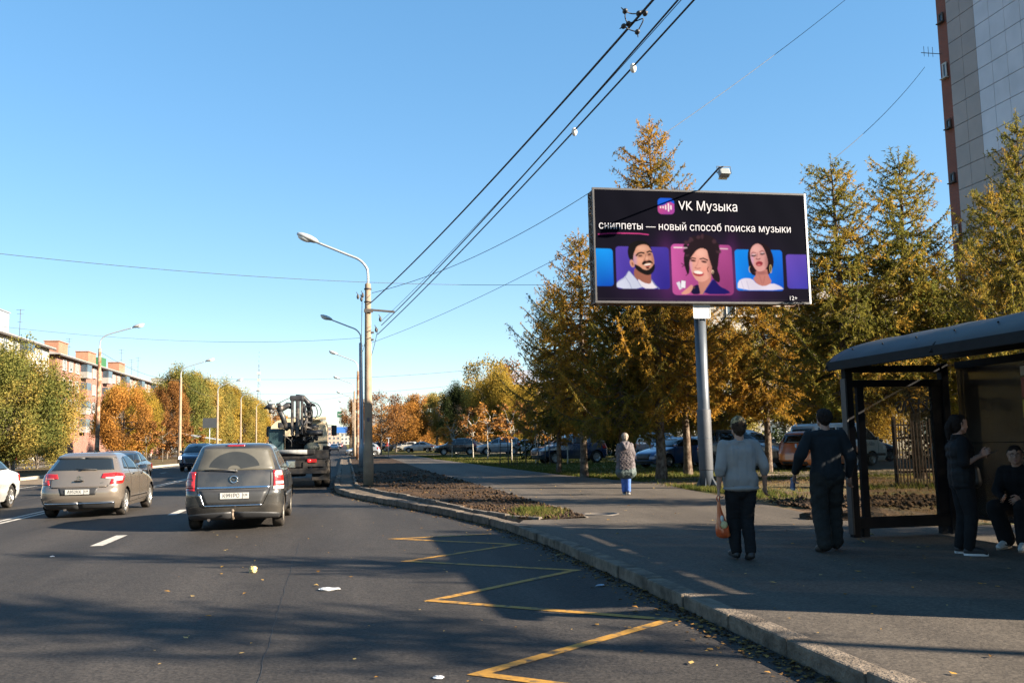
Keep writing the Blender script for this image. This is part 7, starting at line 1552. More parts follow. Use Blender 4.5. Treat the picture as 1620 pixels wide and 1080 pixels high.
# ------------------------------------------------------------------ bus shelter
def shelter():
    t = empty('bus_shelter', (7.9, 9, .13), 0, 'dark metal bus shelter with a curved roof and a scratched glass end wall', 'bus shelter')
    DK = mat('shelter_dark', (0.008, 0.008, 0.0095), .7, spec=.12, var=.25, scale=5); PN = glassmat('tinted_panel', (.20, .195, .19), .42, .12); RF = mat('shelter_roof', (0.032, 0.035, 0.042), .5, var=.25, scale=2.5, spec=.3, color2=(.05, .046, .04), c2scale=1.3)
    def X(x): return x-7.9
    def Y(y): return y-9
    YF, YN = 12.15, 5.4
    m = MB()
    for x in (7.12, 8.66): m.box((X(x), Y(YF), 1.19), (.11, .12, 2.42), bev=.012)
    for x, y in ((8.80, 9.0), (8.80, 5.5), (7.12, 5.5)): m.box((X(x), Y(y), 1.2), (.11, .12, 2.44), bev=.012)
    m.build('post', DK, t) if False else None
    m.bm.free()
    for x, y in ((7.12, YF), (8.66, YF), (8.84, 9.0), (8.84, 5.5), (7.12, 5.5)):
        m = MB(); m.box((X(x), Y(y), 1.21), (.11, .12, 2.5), bev=.012); m.build('post', DK, t)
    m = MB(); m.box((X(7.045), Y(YF)-.03, 1.14), (.03, .13, 2.2), bev=.006); m.build('side_fin', mat('fin_grey', (.03, .03, .032), .5, metal=.3), t)
    # end wall frame and glass
    for nm, z, h in (('bottom_rail', .19, .16), ('top_rail', 2.17, .10), ('upper_rail', 2.38, .10)):
        m = MB(); m.box((X(7.89), Y(YF), z), (1.44, .09, h), bev=.012); m.build(nm, DK, t)
    m = MB(); m.box((X(7.30), Y(YF), 1.2), (.10, .07, 1.88)); m.build('glass_frame', DK, t); m = MB(); m.box((X(8.52), Y(YF), 1.2), (.16, .07, 1.88)); m.build('glass_frame', DK, t)
    m = MB(); m.box((X(7.27), Y(YF), .055), (.09, .09, .11)); m.build('foot', DK, t); m = MB(); m.box((X(8.5), Y(YF), .055), (.09, .09, .11)); m.build('foot', DK, t)
    m = MB(); m.box((X(7.89), Y(YF)-.0, 1.19), (1.13, .012, 1.85)); g = m.build('glass_pane', glassmat('shelter_glass', (.80, .78, .72), .20), t)
    # scrawled tag on the glass
    base = (7.93, 2.02); segs = [[(0, 0), (.05, .05), (.10, .03), (.03, -.06), (.10, -.10), (.16, .05), (.17, -.10)], [(.16, .06), (.26, .09), (.30, .05), (.22, .0), (.20, -.02)], [(.22, .09), (.30, -.12)], [(.32, .02), (.44, .04)], [(.40, .09), (.36, -.10)], [(.52, .08), (.44, .03), (.50, -.03), (.43, -.10)]]
    gm = MB()
    for sg in segs: gm.tube(smooth_pts([(X(base[0]-.08+x), Y(YF)-.012, base[1]-.17+z) for x, z in sg], 4), .014, 5)
    th = np.linspace(0, 6.4, 16); gm.tube([(X(8.40)+.045*math.cos(a), Y(YF)-.012, 1.86+.085*math.sin(a)) for a in th], .014, 5); gm.build('scrawled_tag', M_BLACKPL, g)
    # back wall
    for y0, y1 in ((YF-.08, 9.06), (8.94, 5.56)):
        m = MB(); L = y0-y1; m.box((X(8.84), Y((y0+y1)/2), 1.33), (.03, L, 2.14)); pn = m.build('back_panel', PN, t); m = MB(); m.box((X(8.835), Y((y0+y1)/2), 1.30), (.036, L, .008)); m.box((X(8.835), Y((y0+y1)/2), .24), (.05, L, .05)); m.box((X(8.835), Y((y0+y1)/2), 2.42), (.06, L, .10)); m.build('panel_rail', DK, pn)
    # near end wall
    m = MB(); m.box((X(7.95), Y(5.5), 1.30), (1.7, .03, 2.1)); m.build('near_panel', PN, t)
    # posters on the back wall
    yb = 10.75
    for nm, z, h, c in (('red_poster', 2.02, .26, (.24, .05, .03)), ('yellow_poster', 1.74, .24, (.38, .27, .03)), ('photo_poster', 1.35, .48, (.05, .05, .075)), ('white_poster', .94, .30, (.42, .42, .42)), ('small_notice', 2.24, .12, (.40, .39, .36))):
        m = MB(); m.box((X(8.815), Y(yb-.42), z), (.006, .84, h)); po = m.build(nm, mat(nm, c, .6, var=.12, scale=8), t)
        if nm == 'white_poster':
            text('ЦЕНЫ', .16, (X(8.80), Y(yb-.40), z+.03), (PI/2, 0, -PI/2), mat('poster_red_ink', (.42, .03, .03), .6), po, 'poster_lettering', bold=.004)
        elif nm in ('yellow_poster', 'red_poster', 'small_notice'):
            q = MB()
            for k in range(4 if h > .2 else 2): q.box((X(8.811), Y(yb-.42), z+h*.32-k*h*.22), (.003, .62-.1*(k % 2), h*.07))
            q.build('print_lines', mat('dull_ink', (.06, .05, .05), .7), po)
        elif nm == 'photo_poster':
            q = MB(); q.sphere((X(8.811), Y(yb-.32), z+.02), .10, 14, 8, (.02, .8, 1.1)); q.build('printed_face', mat('print_skin', (.30, .18, .13), .6), po); q = MB(); q.sphere((X(8.812), Y(yb-.32), z-.2), .16, 14, 8, (.015, 1.1, .7)); q.build('printed_coat', mat('print_coat', (.03, .05, .10), .6), po)
    # bench
    m = MB()
    for k in range(4): m.box((X(8.32+.115*k), Y(8.2), .41), (.10, 4.6, .035), bev=.008)
    m.build('bench_seat', mat('bench_wood', (.30, .19, .09), .6, var=.25, scale=10), t)
    for y in (6.3, 8.2, 10.2):
        m = MB(); m.box((X(8.5), Y(y), .195), (.06, .06, .39)); m.box((X(8.52), Y(y), .38), (.42, .06, .025)); m.build('bench_leg', DK, t)
    # curved roof
    prof = [(6.93, 2.44), (6.97, 2.53), (7.1, 2.62), (7.3, 2.72), (7.58, 2.80), (7.9, 2.84), (8.28, 2.83), (8.65, 2.78), (9.0, 2.68)]
    pp = np.array(prof); s = np.linspace(0, 1, 26); tt = np.linspace(0, 1, len(pp)); q = np.stack([np.interp(s, tt, pp[:, 0]), np.interp(s, tt, pp[:, 1])], 1)
    for _ in range(3): q[1:-1] = .25*q[:-2]+.5*q[1:-1]+.25*q[2:]
    ya, yb2 = YF+.22, YN-.15; ny = 30; G = np.zeros((len(q), ny, 3)); G[..., 0] = X(q[:, 0])[:, None]; G[..., 2] = q[:, 1][:, None]; G[..., 1] = np.linspace(Y(ya), Y(yb2), ny)[None]; 
    G[..., 2] += .006*np.sin(G[..., 1]*7)*np.sin(np.linspace(0, PI, len(q)))[:, None]
    me = grid_mesh('roof_sheet', G); o = link('roof_sheet', me, t, RF); md = o.modifiers.new('thickness', 'SOLIDIFY'); md.thickness = .018; md.offset = 1
    m = MB(); m.box((X(6.945), (Y(ya)+Y(yb2))/2, 2.43), (.035, ya-yb2, .13), bev=.01); m.build('front_fascia', mat('fascia', (.014, .0145, .016), .7, spec=.12), t)
    for y in (ya-.02, 9.9, 7.7, yb2+.02):
        m = MB(); m.tube([(X(a), Y(y), b-.035) for a, b in q], .03, 6); m.build('roof_rib', DK, t)
    for x, z in ((7.12, 2.52), (8.84, 2.62)):
        m = MB(); m.box((X(x), (Y(ya)+Y(yb2))/2, z-.02), (.10, ya-yb2-.1, .14), bev=.01); m.build('roof_beam', DK, t)
    m = MB()
    for y0, y1 in ((11.9, 10.0), (9.8, 7.8), (7.6, 5.5)):
        i0, i1 = 6, 18; m.prism([(X(q[i][0]), Y(y0), q[i][1]-.03) for i in range(i0, i1)]+[(X(q[i][0]), Y(y0), q[i][1]-.036) for i in range(i1-1, i0-1, -1)], (0, y1-y0, 0))
    m.build('ceiling_panel', mat('ceiling_panel', (.33, .31, .27), .6, var=.1), t)
    m = MB()
    for i, y in enumerate(np.arange(6, 12.3, .75)):
        m.sphere((X(7.15), Y(y), 2.66), .013, 8, 5); m.sphere((X(7.6), Y(y), 2.825), .013, 8, 5)
    m.build('roof_bolts', DK, t)
shelter()

# ------------------------------------------------------------------ picket fence behind the shelter
def picket(x0, y0, x1, y1, label):
    t = empty('picket_fence', (x0, y0, .08), math.atan2(y1-y0, x1-x0), label, 'fence'); L = math.hypot(x1-x0, y1-y0); rnd = random.Random(2)
    WD = mat('old_iron', (0.030, 0.020, 0.015), .85, var=.3, scale=8)
    m = MB(); n = int(L/.085)
    for k in range(n):
        h = 1.75+rnd.uniform(-.05, .05); m.box((k*L/n+rnd.uniform(-.008, .008), 0, h/2+.05), (.030, .02, h), ry=rnd.uniform(-.02, .02))
    m.build('pickets', WD, t)
    m = MB(); m.box((L/2, .03, .45), (L, .03, .05)); m.box((L/2, .03, 1.35), (L, .03, .05)); m.box((L/2, .03, 1.7), (L, .03, .04)); m.build('rails', WD, t)
    for x in (0, L*.25, L*.5, L*.75, L):
        m = MB(); m.box((x, .05, .95), (.09, .09, 1.95)); m.build('post', WD, t)
picket(14.5, 22.5, 21.5, 21.2, 'old dark picket fence seen through the shelter glass')
# ------------------------------------------------------------------ people
def capsule(bm, p0, r0, p1, r1, seg=12):
    p0, p1 = Vector(p0), Vector(p1); d = p1-p0; L = d.length
    if L < 1e-5: d = Vector((0, 0, 1)); L = 1e-5
    d = d.normalized(); a = d.orthogonal().normalized(); b = d.cross(a); rings = []
    prof = [(p0-d*r0*math.cos(t), r0*math.sin(t)) for t in (.35, .8, 1.2)]+[(p0, r0), (p1, r1)]+[(p1+d*r1*math.cos(t), r1*math.sin(t)) for t in (1.2, .8, .35)]
    for c, r in prof: rings.append([bm.verts.new(c+r*(math.cos(2*PI*k/seg)*a+math.sin(2*PI*k/seg)*b)) for k in range(seg)])
    for i in range(len(rings)-1):
        for k in range(seg): bm.faces.new((rings[i][k], rings[i][(k+1) % seg], rings[i+1][(k+1) % seg], rings[i+1][k]))
    bm.faces.new(rings[0][::-1]); bm.faces.new(rings[-1])
def blob_mesh(name, segs, voxel, smooth=3, wrinkle=0.0, wf=22, seed=0, cut=None, stretch=(1, 1, 1)):
    bm = bmesh.new()
    for s in segs:
        if len(s) == 2: bmesh.ops.create_icosphere(bm, subdivisions=3, radius=1, matrix=Matrix.Translation(s[0]) @ Matrix.Diagonal((*s[1], 1)))
        else: capsule(bm, *s)
    me = bpy.data.meshes.new('tmp'); bm.to_mesh(me); bm.free()
    o = bpy.data.objects.new('tmp', me); COL.objects.link(o)
    r = o.modifiers.new('r', 'REMESH'); r.mode = 'VOXEL'; r.voxel_size = voxel; r.use_smooth_shade = True
    if smooth: sm = o.modifiers.new('s', 'SMOOTH'); sm.iterations = smooth; sm.factor = .5
    dg = C.evaluated_depsgraph_get(); out = bpy.data.meshes.new_from_object(o.evaluated_get(dg)); out.name = name
    bpy.data.objects.remove(o); bpy.data.meshes.remove(me)
    n = len(out.vertices); co = np.empty(n*3, np.float32); out.vertices.foreach_get('co', co); co = co.reshape(-1, 3)
    if wrinkle > 0:
        no = np.empty(n*3, np.float32); out.vertices.foreach_get('normal', no); no = no.reshape(-1, 3)
        q = co*np.array(stretch); w = noise3(q, wf, seed); w = np.sign(w)*np.abs(w)**.8+.6*noise3(q, wf*2.3, seed+5)
        co = co+no*(w*wrinkle)[:, None]; out.vertices.foreach_set('co', co.astype(np.float32).ravel())
    for p in out.polygons: p.use_smooth = True
    out.update(); return out
V3 = Vector
def hand_segs(w, d, l, curl=.6, L=.175, thumb_in=.5, k=1.0):
    """palm with five separate bent fingers; w wrist, d along the hand, l across it towards the thumb"""
    w, d, l = V3(w), V3(d).normalized(), V3(l).normalized(); n = d.cross(l).normalized(); S = []
    lens = [.95, 1.05, 1.0, .80]; kn = []
    for i in range(4):
        off = l*(.030-.0205*i)*k; a = w+d*.02+off*.6; b = w+d*L*.48+off; S.append((a, .0135*k, b, .0115*k)); kn.append(b)
    for i in range(4):
        b = kn[i]; dd = (d+l*(.06-.045*i)).normalized(); ang = 0; r = .0088
        for q, seg in enumerate((.042, .027, .022)):
            ang += curl*(.55, .75, .5)[q]; v = dd*math.cos(ang)+n*math.sin(ang); e = b+v*seg*lens[i]*k*L/.175; S.append((b, r*k, e, (r-.0008)*k)); b = e; r -= .0009
    t0 = w+d*.028+l*.022*k; t1 = t0+(d*.55+l*.75+n*.25*thumb_in).normalized()*.042*k; t2 = t1+(d*.85+l*.25+n*.6*thumb_in).normalized()*.03*k; t3 = t2+(d*.9-l*.05+n*.7*thumb_in).normalized()*.024*k
    S += [(t0, .013*k, t1, .0115*k), (t1, .011*k, t2, .0098*k), (t2, .0098*k, t3, .0085*k)]
    return S
def rot_about(p, c, M): return V3(c)+M @ (V3(p)-V3(c))
def person(label, loc, yaw, H=1.75, pose=None, stout=1.0, skin=(.42, .26, .19), vox=.0065, group=None, female=False):
    s = H/1.75; j = dict(pelvis=(0, 0, .95), waist=(0, 0, 1.12), chest=(0, .0, 1.32), neck=(0, -.015, 1.46), head=(0, .01, 1.63),
        ls=(-.185, -.01, 1.415), le=(-.235, -.03, 1.13), lw=(-.255, .02, .875), rs=(.185, -.01, 1.415), re=(.235, -.03, 1.13), rw=(.255, .02, .875),
        lh=(-.092, 0, .93), lk=(-.10, .02, .50), la=(-.10, -.03, .085), lt=(-.115, .13, .035), rh=(.092, 0, .93), rk=(.10, .02, .50), ra=(.10, -.03, .085), rt=(.115, .13, .035),
        lhd=(0, .15, -1), rhd=(0, .15, -1), lth=(.25, 1, 0), rth=(-.25, 1, 0), lcurl=.55, rcurl=.55, hturn=0.0, hnod=0.0)
    j.update(pose or {}); J = {k: V3(v)*s if isinstance(v, tuple) and k not in ('lhd', 'rhd', 'lth', 'rth') else v for k, v in j.items()}
    t = empty('person', loc, yaw, label, 'person', group); k = stout
    def T(e=0.0, sh=.0, bot=.10):   # torso columns, e = cloth thickness
        S = []
        P, Wt, Ch, Nk = J['pelvis'], J['waist'], J['chest'], J['neck']; ax = (J['rs']-J['ls']).normalized(); hx = (J['rh']-J['lh']).normalized()
        for q in (-1, 1):
            S += [(P+hx*q*.080*s*k, (.100*k+e)*s, Wt+(hx+ax)*.5*q*.066*s*k, (.092*k+e)*s), (Wt+(hx+ax)*.5*q*.066*s*k, (.092*k+e)*s, Ch+ax*q*.085*s*k, (.100*k+e)*s), (Ch+ax*q*.085*s*k, (.098*k+e)*s, J['rs' if q > 0 else 'ls']-ax*q*.045*s-V3((0, 0, .015*s)), (.058+e)*s)]
        S += [(P, (.11*k+e)*s, Wt, (.10*k+e)*s), (Wt, (.10*k+e)*s, Ch, (.105*k+e)*s), (Ch, (.1*k+e)*s, Nk-V3((0, 0, .05*s)), (.062+e)*s)]
        for q in ('ls', 'rs'): S.append((Nk-V3((0, 0, .035*s)), (.050+e)*s, J[q], (.052+e)*s))
        return S
    def ARM(sd, e, full=True, r=(.052, .042, .027)):
        S = [(J[sd+'s'], (r[0]+e)*s, J[sd+'e'], (r[1]+e)*s)]
        if full: S.append((J[sd+'e'], (r[1]+e)*s, J[sd+'w'], (r[2]+e)*s))
        return S
    def LEG(sd, e, r=(.088, .06, .042), to=1.0):
        S = [(J[sd+'h'], (r[0]*k+e)*s, J[sd+'k'], (r[1]+e)*s)]; a = J[sd+'k'].lerp(J[sd+'a'], to); S.append((J[sd+'k'], (r[1]+e)*s, a, (r[2]+e)*s)); return S
    # head, turned about the neck
    M = Matrix.Rotation(J['hturn'], 3, 'Z') @ Matrix.Rotation(J['hnod'], 3, 'X'); hc = J['head']
    def h(x, y, z): return hc+M @ (V3((x, y, z))*s)
    hs = [(h(0, .022, .03), .079*s, h(0, -.035, .025), .086*s), (h(0, .03, -.01), .074*s, h(0, -.03, .0), .078*s), (h(-.018, .05, -.035), .050*s, h(.018, .05, -.035), .050*s), (h(-.015, .058, -.075), .036*s, h(.015, .058, -.075), .036*s), (h(0, .076, -.092), .022*s, h(0, .07, -.085), .024*s), (h(-.05, .02, -.055), .030*s, h(-.02, .055, -.08), .028*s), (h(.05, .02, -.055), .030*s, h(.02, .055, -.08), .028*s),
          (h(0, .098, .012), .010*s, h(0, .116, -.024), .0125*s), (h(-.012, .104, -.028), .009*s, h(.012, .104, -.028), .009*s), (h(-.03, .085, .022), .012*s, h(.03, .085, .022), .012*s), (h(-.042, .074, -.02), .018*s, h(-.03, .08, -.03), .016*s), (h(.042, .074, -.02), .018*s, h(.03, .08, -.03), .016*s), (h(-.016, .094, -.057), .007*s, h(.016, .094, -.057), .007*s), (h(-.013, .092, -.068), .0075*s, h(.013, .092, -.068), .0075*s)]
    for q in (-1, 1): hs += [(h(q*.083, -.012, .018), .011*s, h(q*.078, -.008, -.03), .009*s), (h(q*.088, -.022, .016), .009*s, h(q*.085, -.02, -.01), .008*s)]
    hs.append((J['neck']-V3((0, 0, .03*s)), .062*s, hc+M @ V3((0, -.01, -.05))*s, .054*s))
    body = T()+hs
    for sd in 'lr': body += ARM(sd, 0)+LEG(sd, 0)+[(J[sd+'a'], .042*s, J[sd+'t'], .03*s)]+hand_segs(J[sd+'w'], J[sd+'hd'], J[sd+'th'], J[sd+'curl'], L=.17*s, k=s)
    SK = mat('skin_%d' % int(skin[0]*1000), skin, .5, var=.08, scale=14, spec=.4)
    link('body', blob_mesh('body', body, vox, 3), t, SK)
    # face details
    E = MB()
    for q in (-1, 1): E.sphere(h(q*.031, .084, .008), .011*s, 10, 8)
    eo = E.build('eyes', mat('eye_white', (.55, .52, .48), .2, var=0), t)
    E = MB()
    for q in (-1, 1): E.sphere(h(q*.031, .0925, .008), .0052*s, 8, 6)
    E.build('pupils', mat('eye_dark', (.02, .014, .01), .1, var=0), eo)
    return t, J, s, h, T, ARM, LEG
def brows_lips(t, h, s, hairm, lip=(.28, .10, .09)):
    m = MB()
    for q in (-1, 1): m.tube([h(q*.014, .100, .026), h(q*.03, .096, .033), h(q*.048, .082, .027)], [.0035*s, .0045*s, .002*s], 6)
    m.build('eyebrows', hairm, t)
    m = MB(); m.tube([h(-.022, .096, -.0625), h(-.008, .1025, -.058), h(0, .103, -.060), h(.008, .1025, -.058), h(.022, .096, -.0625)], [.002*s, .005*s, .005*s, .005*s, .002*s], 6); m.tube([h(-.018, .096, -.067), h(0, .1015, -.0685), h(.018, .096, -.067)], [.002*s, .006*s, .002*s], 6); m.build('lips', mat('lips_%d' % int(lip[0]*100), lip, .45, var=.05), t)
def shoes(t, J, s, m, sole=None, h0=.012, size=1.0):
    for sd in 'lr':
        a, b = J[sd+'a'], J[sd+'t']; d = (b-a); d.z = 0; d.normalize(); g = a.copy(); z0 = min(a.z-.055*s, b.z-.01*s); toe = b+d*.03*s
        S = [(a+V3((0, 0, .01)), .050*s, a-d*.025*s-V3((0, 0, .035*s)), .045*s), (a-d*.02*s-V3((0, 0, .04*s)), .043*s, toe, .038*s), (a, .048*s, b+V3((0, 0, .012)), .040*s)]
        sh = link('shoe', blob_mesh('shoe', S, .010, 2), t, m)
        if sole is not None:
            p = MB(); r = (d.cross(V3((0, 0, 1)))); heel = a-d*.065*s; tip = toe+d*.035*s; L = (tip-heel); zz = min(toe.z, a.z-.04*s)-.034*s; pts = []
            for q in np.linspace(0, 1, 9): pts.append(heel+L*q+r*(.036+.012*math.sin(q*PI*1.3))*s*(1 if 0 < q < 1 else .55))
            for q in np.linspace(1, 0, 9): pts.append(heel+L*q-r*(.034+.010*math.sin(q*PI*1.3))*s*(1 if 0 < q < 1 else .55))
            p.prism([(v.x, v.y, v.z-.0+((a.z-.045*s)*(1-i2)+toe.z*i2-v.z)-.037*s) for v, i2 in zip(pts, list(np.linspace(0, 1, 9))+list(np.linspace(1, 0, 9)))], (0, 0, .026*s)); p.build('sole', sole, sh)
HAIRB = mat('hair_dark', (.018, .013, .011), .85, var=.3, scale=40, bump=.5, bscale=120); HAIRBR = mat('hair_brown', (.04, .026, .017), .85, var=.3, scale=40, bump=.5, bscale=120); HAIRG = mat('hair_greybrown', (.22, .17, .13), .7, var=.3, scale=40, bump=.6, bscale=100)
def hair_cap(t, h, s, m, low=-.02, back=.0, extra=(), r=1.0, front=.045):
    S = [(h(0, front-.03, .048), .075*s*r, h(0, -.038, .036), .092*s*r), (h(0, -.042, .03), .092*s*r, h(0, -.046, low+.0), .082*s*r), (h(0, -.052, low), .074*s*r, h(0, -.040, low-.045), .056*s*r), (h(-.018, -.042, .02), .080*s*r, h(.018, -.042, .02), .080*s*r), (h(-.022, front-.01, .075), .046*s*r, h(.022, front-.01, .075), .046*s*r)]+[tuple(e) for e in extra]
    return link('hair', blob_mesh('hair', S, .007, 1, .0055, 85, 3, stretch=(1, 1, .45)), t, m)

Z0 = .128
# --- man in the pale sweater
def man_sweater():
    pose = dict(lh=(-.10, 0, .93), lk=(-.085, .10, .51), la=(-.075, .07, .095), lt=(-.085, .23, .06), rh=(.10, 0, .93), rk=(.07, .03, .49), ra=(.055, -.10, .10), rt=(.065, .05, .028), ls=(-.20, -.01, 1.405), le=(-.275, -.05, 1.13), lw=(-.285, .0, .885), rs=(.20, -.01, 1.405), re=(.29, -.06, 1.14), rw=(.315, .03, .90), lcurl=1.25, rcurl=.75, lhd=(-.05, .05, -1), rhd=(.12, .25, -1), lth=(.15, 1, 0), rth=(-.3, 1, .1), hnod=-.10)
    t, J, s, h, T, ARM, LEG = person('man in a pale grey sweater and beige cap walking away with an orange bag', (4.64, 10.4, Z0), R_(-6), 1.67, pose, 1.08, (.36, .20, .135), .006)
    SW = mat('sweater_grey', (.265, .25, .235), .95, var=.10, scale=5, bump=.35, bscale=220)
    S = T(.024)+[(J['pelvis']+V3((q*.085*s, 0, .06)), .138*s, J['pelvis']+V3((q*.085*s, 0, .035)), .140*s) for q in (-1, 1)]
    for sd in 'lr': S += ARM(sd, .026, False)+[(J[sd+'e'], .068*s, J[sd+'e'].lerp(J[sd+'w'], .22), .060*s)]
    link('sweater', blob_mesh('sweater', S, .010, 3, .0105, 15, 3, stretch=(1.3, 1, .6)), t, SW)
    m = MB()
    S = [(J['pelvis']+V3((q*.088*s, 0, -.012)), .121*s, J['pelvis']+V3((q*.088*s, 0, -.035)), .119*s) for q in (-1, 1)]+[(J['pelvis']+V3((0, 0, -.012)), .122*s, J['pelvis']+V3((0, 0, -.035)), .12*s)]
    link('waistband', blob_mesh('waistband', [(J['pelvis']+V3((0, 0, -.065)), (.232*s, .158*s, .055*s))], .009, 2, .002, 60), t, SW)
    link('collar', blob_mesh('collar', [(J['neck']+V3((0, -.0, -.005)), (.082*s, .080*s, .022*s))], .007, 1), t, SW)
    S = [(J['pelvis']+V3((0, 0, -.02)), .112*s, J['pelvis']-V3((0, 0, .09)), .118*s)]
    for sd in 'lr': S += LEG(sd, .018, (.086, .066, .055), .93)+[(J[sd+'h'], .098*s, J['pelvis']+V3(((-1 if sd == 'l' else 1)*.07, 0, -.05)), .108*s)]
    link('trousers', blob_mesh('trousers', S, .010, 3, .008, 14, 7, stretch=(1, 1, 1.6)), t, mat('trousers_black', (.014, .014, .015), .9, var=.2, scale=8))
    shoes(t, J, s, mat('shoes_black', (.012, .011, .011), .55, var=.2))
    hair_cap(t, h, s, HAIRBR, -.02, r=1.0)
    CP = mat('cap_camo', (.34, .25, .13), .9, var=.2, scale=9, color2=(.075, .07, .045), c2scale=22, c2lo=.48, c2hi=.56)
    cap = link('cap', blob_mesh('cap', [(h(0, .01, .06), .090*s, h(0, -.03, .055), .098*s), (h(0, -.01, .035), .096*s, h(0, -.02, .045), .098*s)], .008, 2), t, CP)
    m = MB(); m.prism([h(x, y, .045-.25*(abs(x))) for x, y in ((-.075, .06), (-.07, .13), (-.035, .165), (.035, .165), (.07, .13), (.075, .06))], M_up(.008)); m.build('visor', CP, cap)
    m = MB(); m.tube([h(.05*math.cos(a), -.118-.004*math.sin(a), .0+.045*math.sin(a)) for a in np.linspace(.2, 2.94, 9)], .006, 5); m.build('cap_strap', HAIRB, cap)
    return t, J
def M_up(v): return (0, 0, v)
t1, J1 = man_sweater()
# carrier bag held in his left hand
def carrier(hand):
    t = empty('carrier_bag', hand, 0, 'translucent orange plastic bag hanging from the hand of the man in the pale sweater', 'bag')
    BG = mat('bag_orange', (.55, .085, .02), .28, var=.25, scale=9, coat=.5, color2=(.60, .17, .06), c2scale=7)
    pr = [(.012, 0), (.018, -.04), (.024, -.10), (.034, -.17), (.050, -.24), (.066, -.31), (.074, -.36), (.070, -.405), (.042, -.43), (.004, -.437)]
    seg = 28; V = []; rng = np.random.RandomState(2)
    for i, (r, z) in enumerate(pr):
        for k in range(seg):
            a = 2*PI*k/seg; rr = r*(1+.13*math.sin(5*a+z*18)+.08*math.sin(9*a-z*30)); V.append((.055*(-z/.39)**1.3+rr*1.15*math.cos(a), .02*(-z/.39)+rr*.62*math.sin(a), z))
    n = len(pr); F = [(i*seg+k, i*seg+(k+1) % seg, (i+1)*seg+(k+1) % seg, (i+1)*seg+k) for i in range(n-1) for k in range(seg)]
    link('bag', np_mesh('bag', V, F, smooth=True), t, BG)
    m = MB(); m.sphere((.035, -.052, -.27), .045, 12, 8, (1, .25, 1.0)); m.build('label_print', mat('bag_print', (.50, .42, .20), .4, var=.3, scale=30), t)
    m = MB(); m.sphere((.02, -.036, -.20), .03, 12, 8, (.8, .25, 1.3)); m.build('label_print', mat('bag_print_pale', (.5, .5, .45), .4, var=.3, scale=30), t)
    m = MB(); m.tube(smooth_pts([(-.012, .01, .0), (-.02, 0, .05), (0, -.008, .075), (.015, 0, .05), (.012, .01, 0)]), .007, 6); m.build('handle', BG, t)
yaw1 = R_(-6); hp = Matrix.Rotation(yaw1, 3, 'Z') @ (J1['lw']+V3((-.005, .012, -.10)))
carrier(V3((4.64, 10.4, Z0))+hp+V3((0, 0, -.055)))

# --- man in black
def man_black():
    pose = dict(lh=(-.10, 0, .93), lk=(-.115, .0, .49), la=(-.12, -.13, .10), lt=(-.145, .02, .03), rh=(.10, 0, .93), rk=(.105, .13, .51), ra=(.09, .06, .10), rt=(.105, .21, .055), ls=(-.20, -.01, 1.41), le=(-.335, -.04, 1.17), lw=(-.375, .09, .955), rs=(.20, -.01, 1.41), re=(.285, -.06, 1.14), rw=(.30, .06, .90), lcurl=1.0, rcurl=.7, lhd=(-.05, .45, -.9), rhd=(0, .3, -1), lth=(.5, .8, .2), rth=(-.3, 1, 0))
    t, J, s, h, T, ARM, LEG = person('tall man in a black sweatshirt with cropped hair walking away', (5.98, 10.8, Z0), R_(-9), 1.78, pose, 1.0, (.30, .17, .12), .006)
    BK = mat('sweatshirt_black', (.017, .020, .023), .9, var=.15, scale=5, bump=.3, bscale=200)
    S = T(.024)+[(J['pelvis']+V3((q*.085*s, 0, .02)), .125*s, J['pelvis']+V3((q*.085*s, 0, .0)), .122*s) for q in (-1, 1)]
    for sd in 'lr': S += ARM(sd, .028)[:1]+[(J[sd+'e'], .068*s, J[sd+'e'].lerp(J[sd+'w'], .88), .046*s)]
    link('sweatshirt', blob_mesh('sweatshirt', S, .010, 3, .0100, 14, 13, stretch=(1.2, 1, .6)), t, BK)
    link('collar', blob_mesh('collar', [(J['neck']+V3((0, 0, -.01)), (.078*s, .078*s, .018*s))], .007, 1), t, BK)
    S = [(J['pelvis']+V3((0, 0, -.02)), .12*s, J['pelvis']-V3((0, 0, .09)), .118*s)]
    for sd in 'lr': S += LEG(sd, .03, (.09, .070, .066), .97)+[(J[sd+'h'], .110*s, J['pelvis']+V3(((-1 if sd == 'l' else 1)*.065, 0, -.02)), .110*s), (J[sd+'a']+V3((0, 0, .06)), .082*s, J[sd+'a']+V3((0, 0, .02)), .078*s)]
    link('trousers', blob_mesh('trousers', S, .010, 3, .011, 14, 17, stretch=(1, 1, 1.7)), t, mat('trousers_charcoal', (.024, .024, .022), .9, var=.2, scale=8))
    shoes(t, J, s, mat('shoes_brown', (.03, .022, .017), .6, var=.2))
    hair_cap(t, h, s, HAIRB, -.005, r=.99, front=.05)
    m = MB(); m.lathe([(.034, -.012), (.036, 0), (.034, .012)], seg=14, close=True); w = m.build('wrist_watch', M_BLACKPL, t); w.location = J['lw']+V3((0, -.01, .03)); w.rotation_euler = (.4, 0, 0)
    m = MB(); m.box(J['le']+V3((-.055, -.02, .13)), (.02, .03, .05), bev=.006); m.build('sleeve_logo', mat('logo_grey', (.3, .35, .36), .6), t)
    return t, J
t2, J2 = man_black()
hp = V3((5.98, 10.8, Z0))+Matrix.Rotation(R_(-9), 3, 'Z') @ (J2['lw']+V3((-.0, .065, -.085)))
b = empty('pouch', hp, .3, 'small blue packet in the left hand of the man in black', 'packet')
m = MB(); m.box((0, .01, -.05), (.035, .065, .15), rx=.15, bev=.012); m.build('packet', mat('packet_blue', (.035, .06, .14), .4, var=.3, scale=12), b); m = MB(); m.box((0, .01, -.115), (.036, .05, .03), rx=.15, bev=.006); m.build('packet_end', mat('packet_grey', (.25, .25, .26), .4), b)

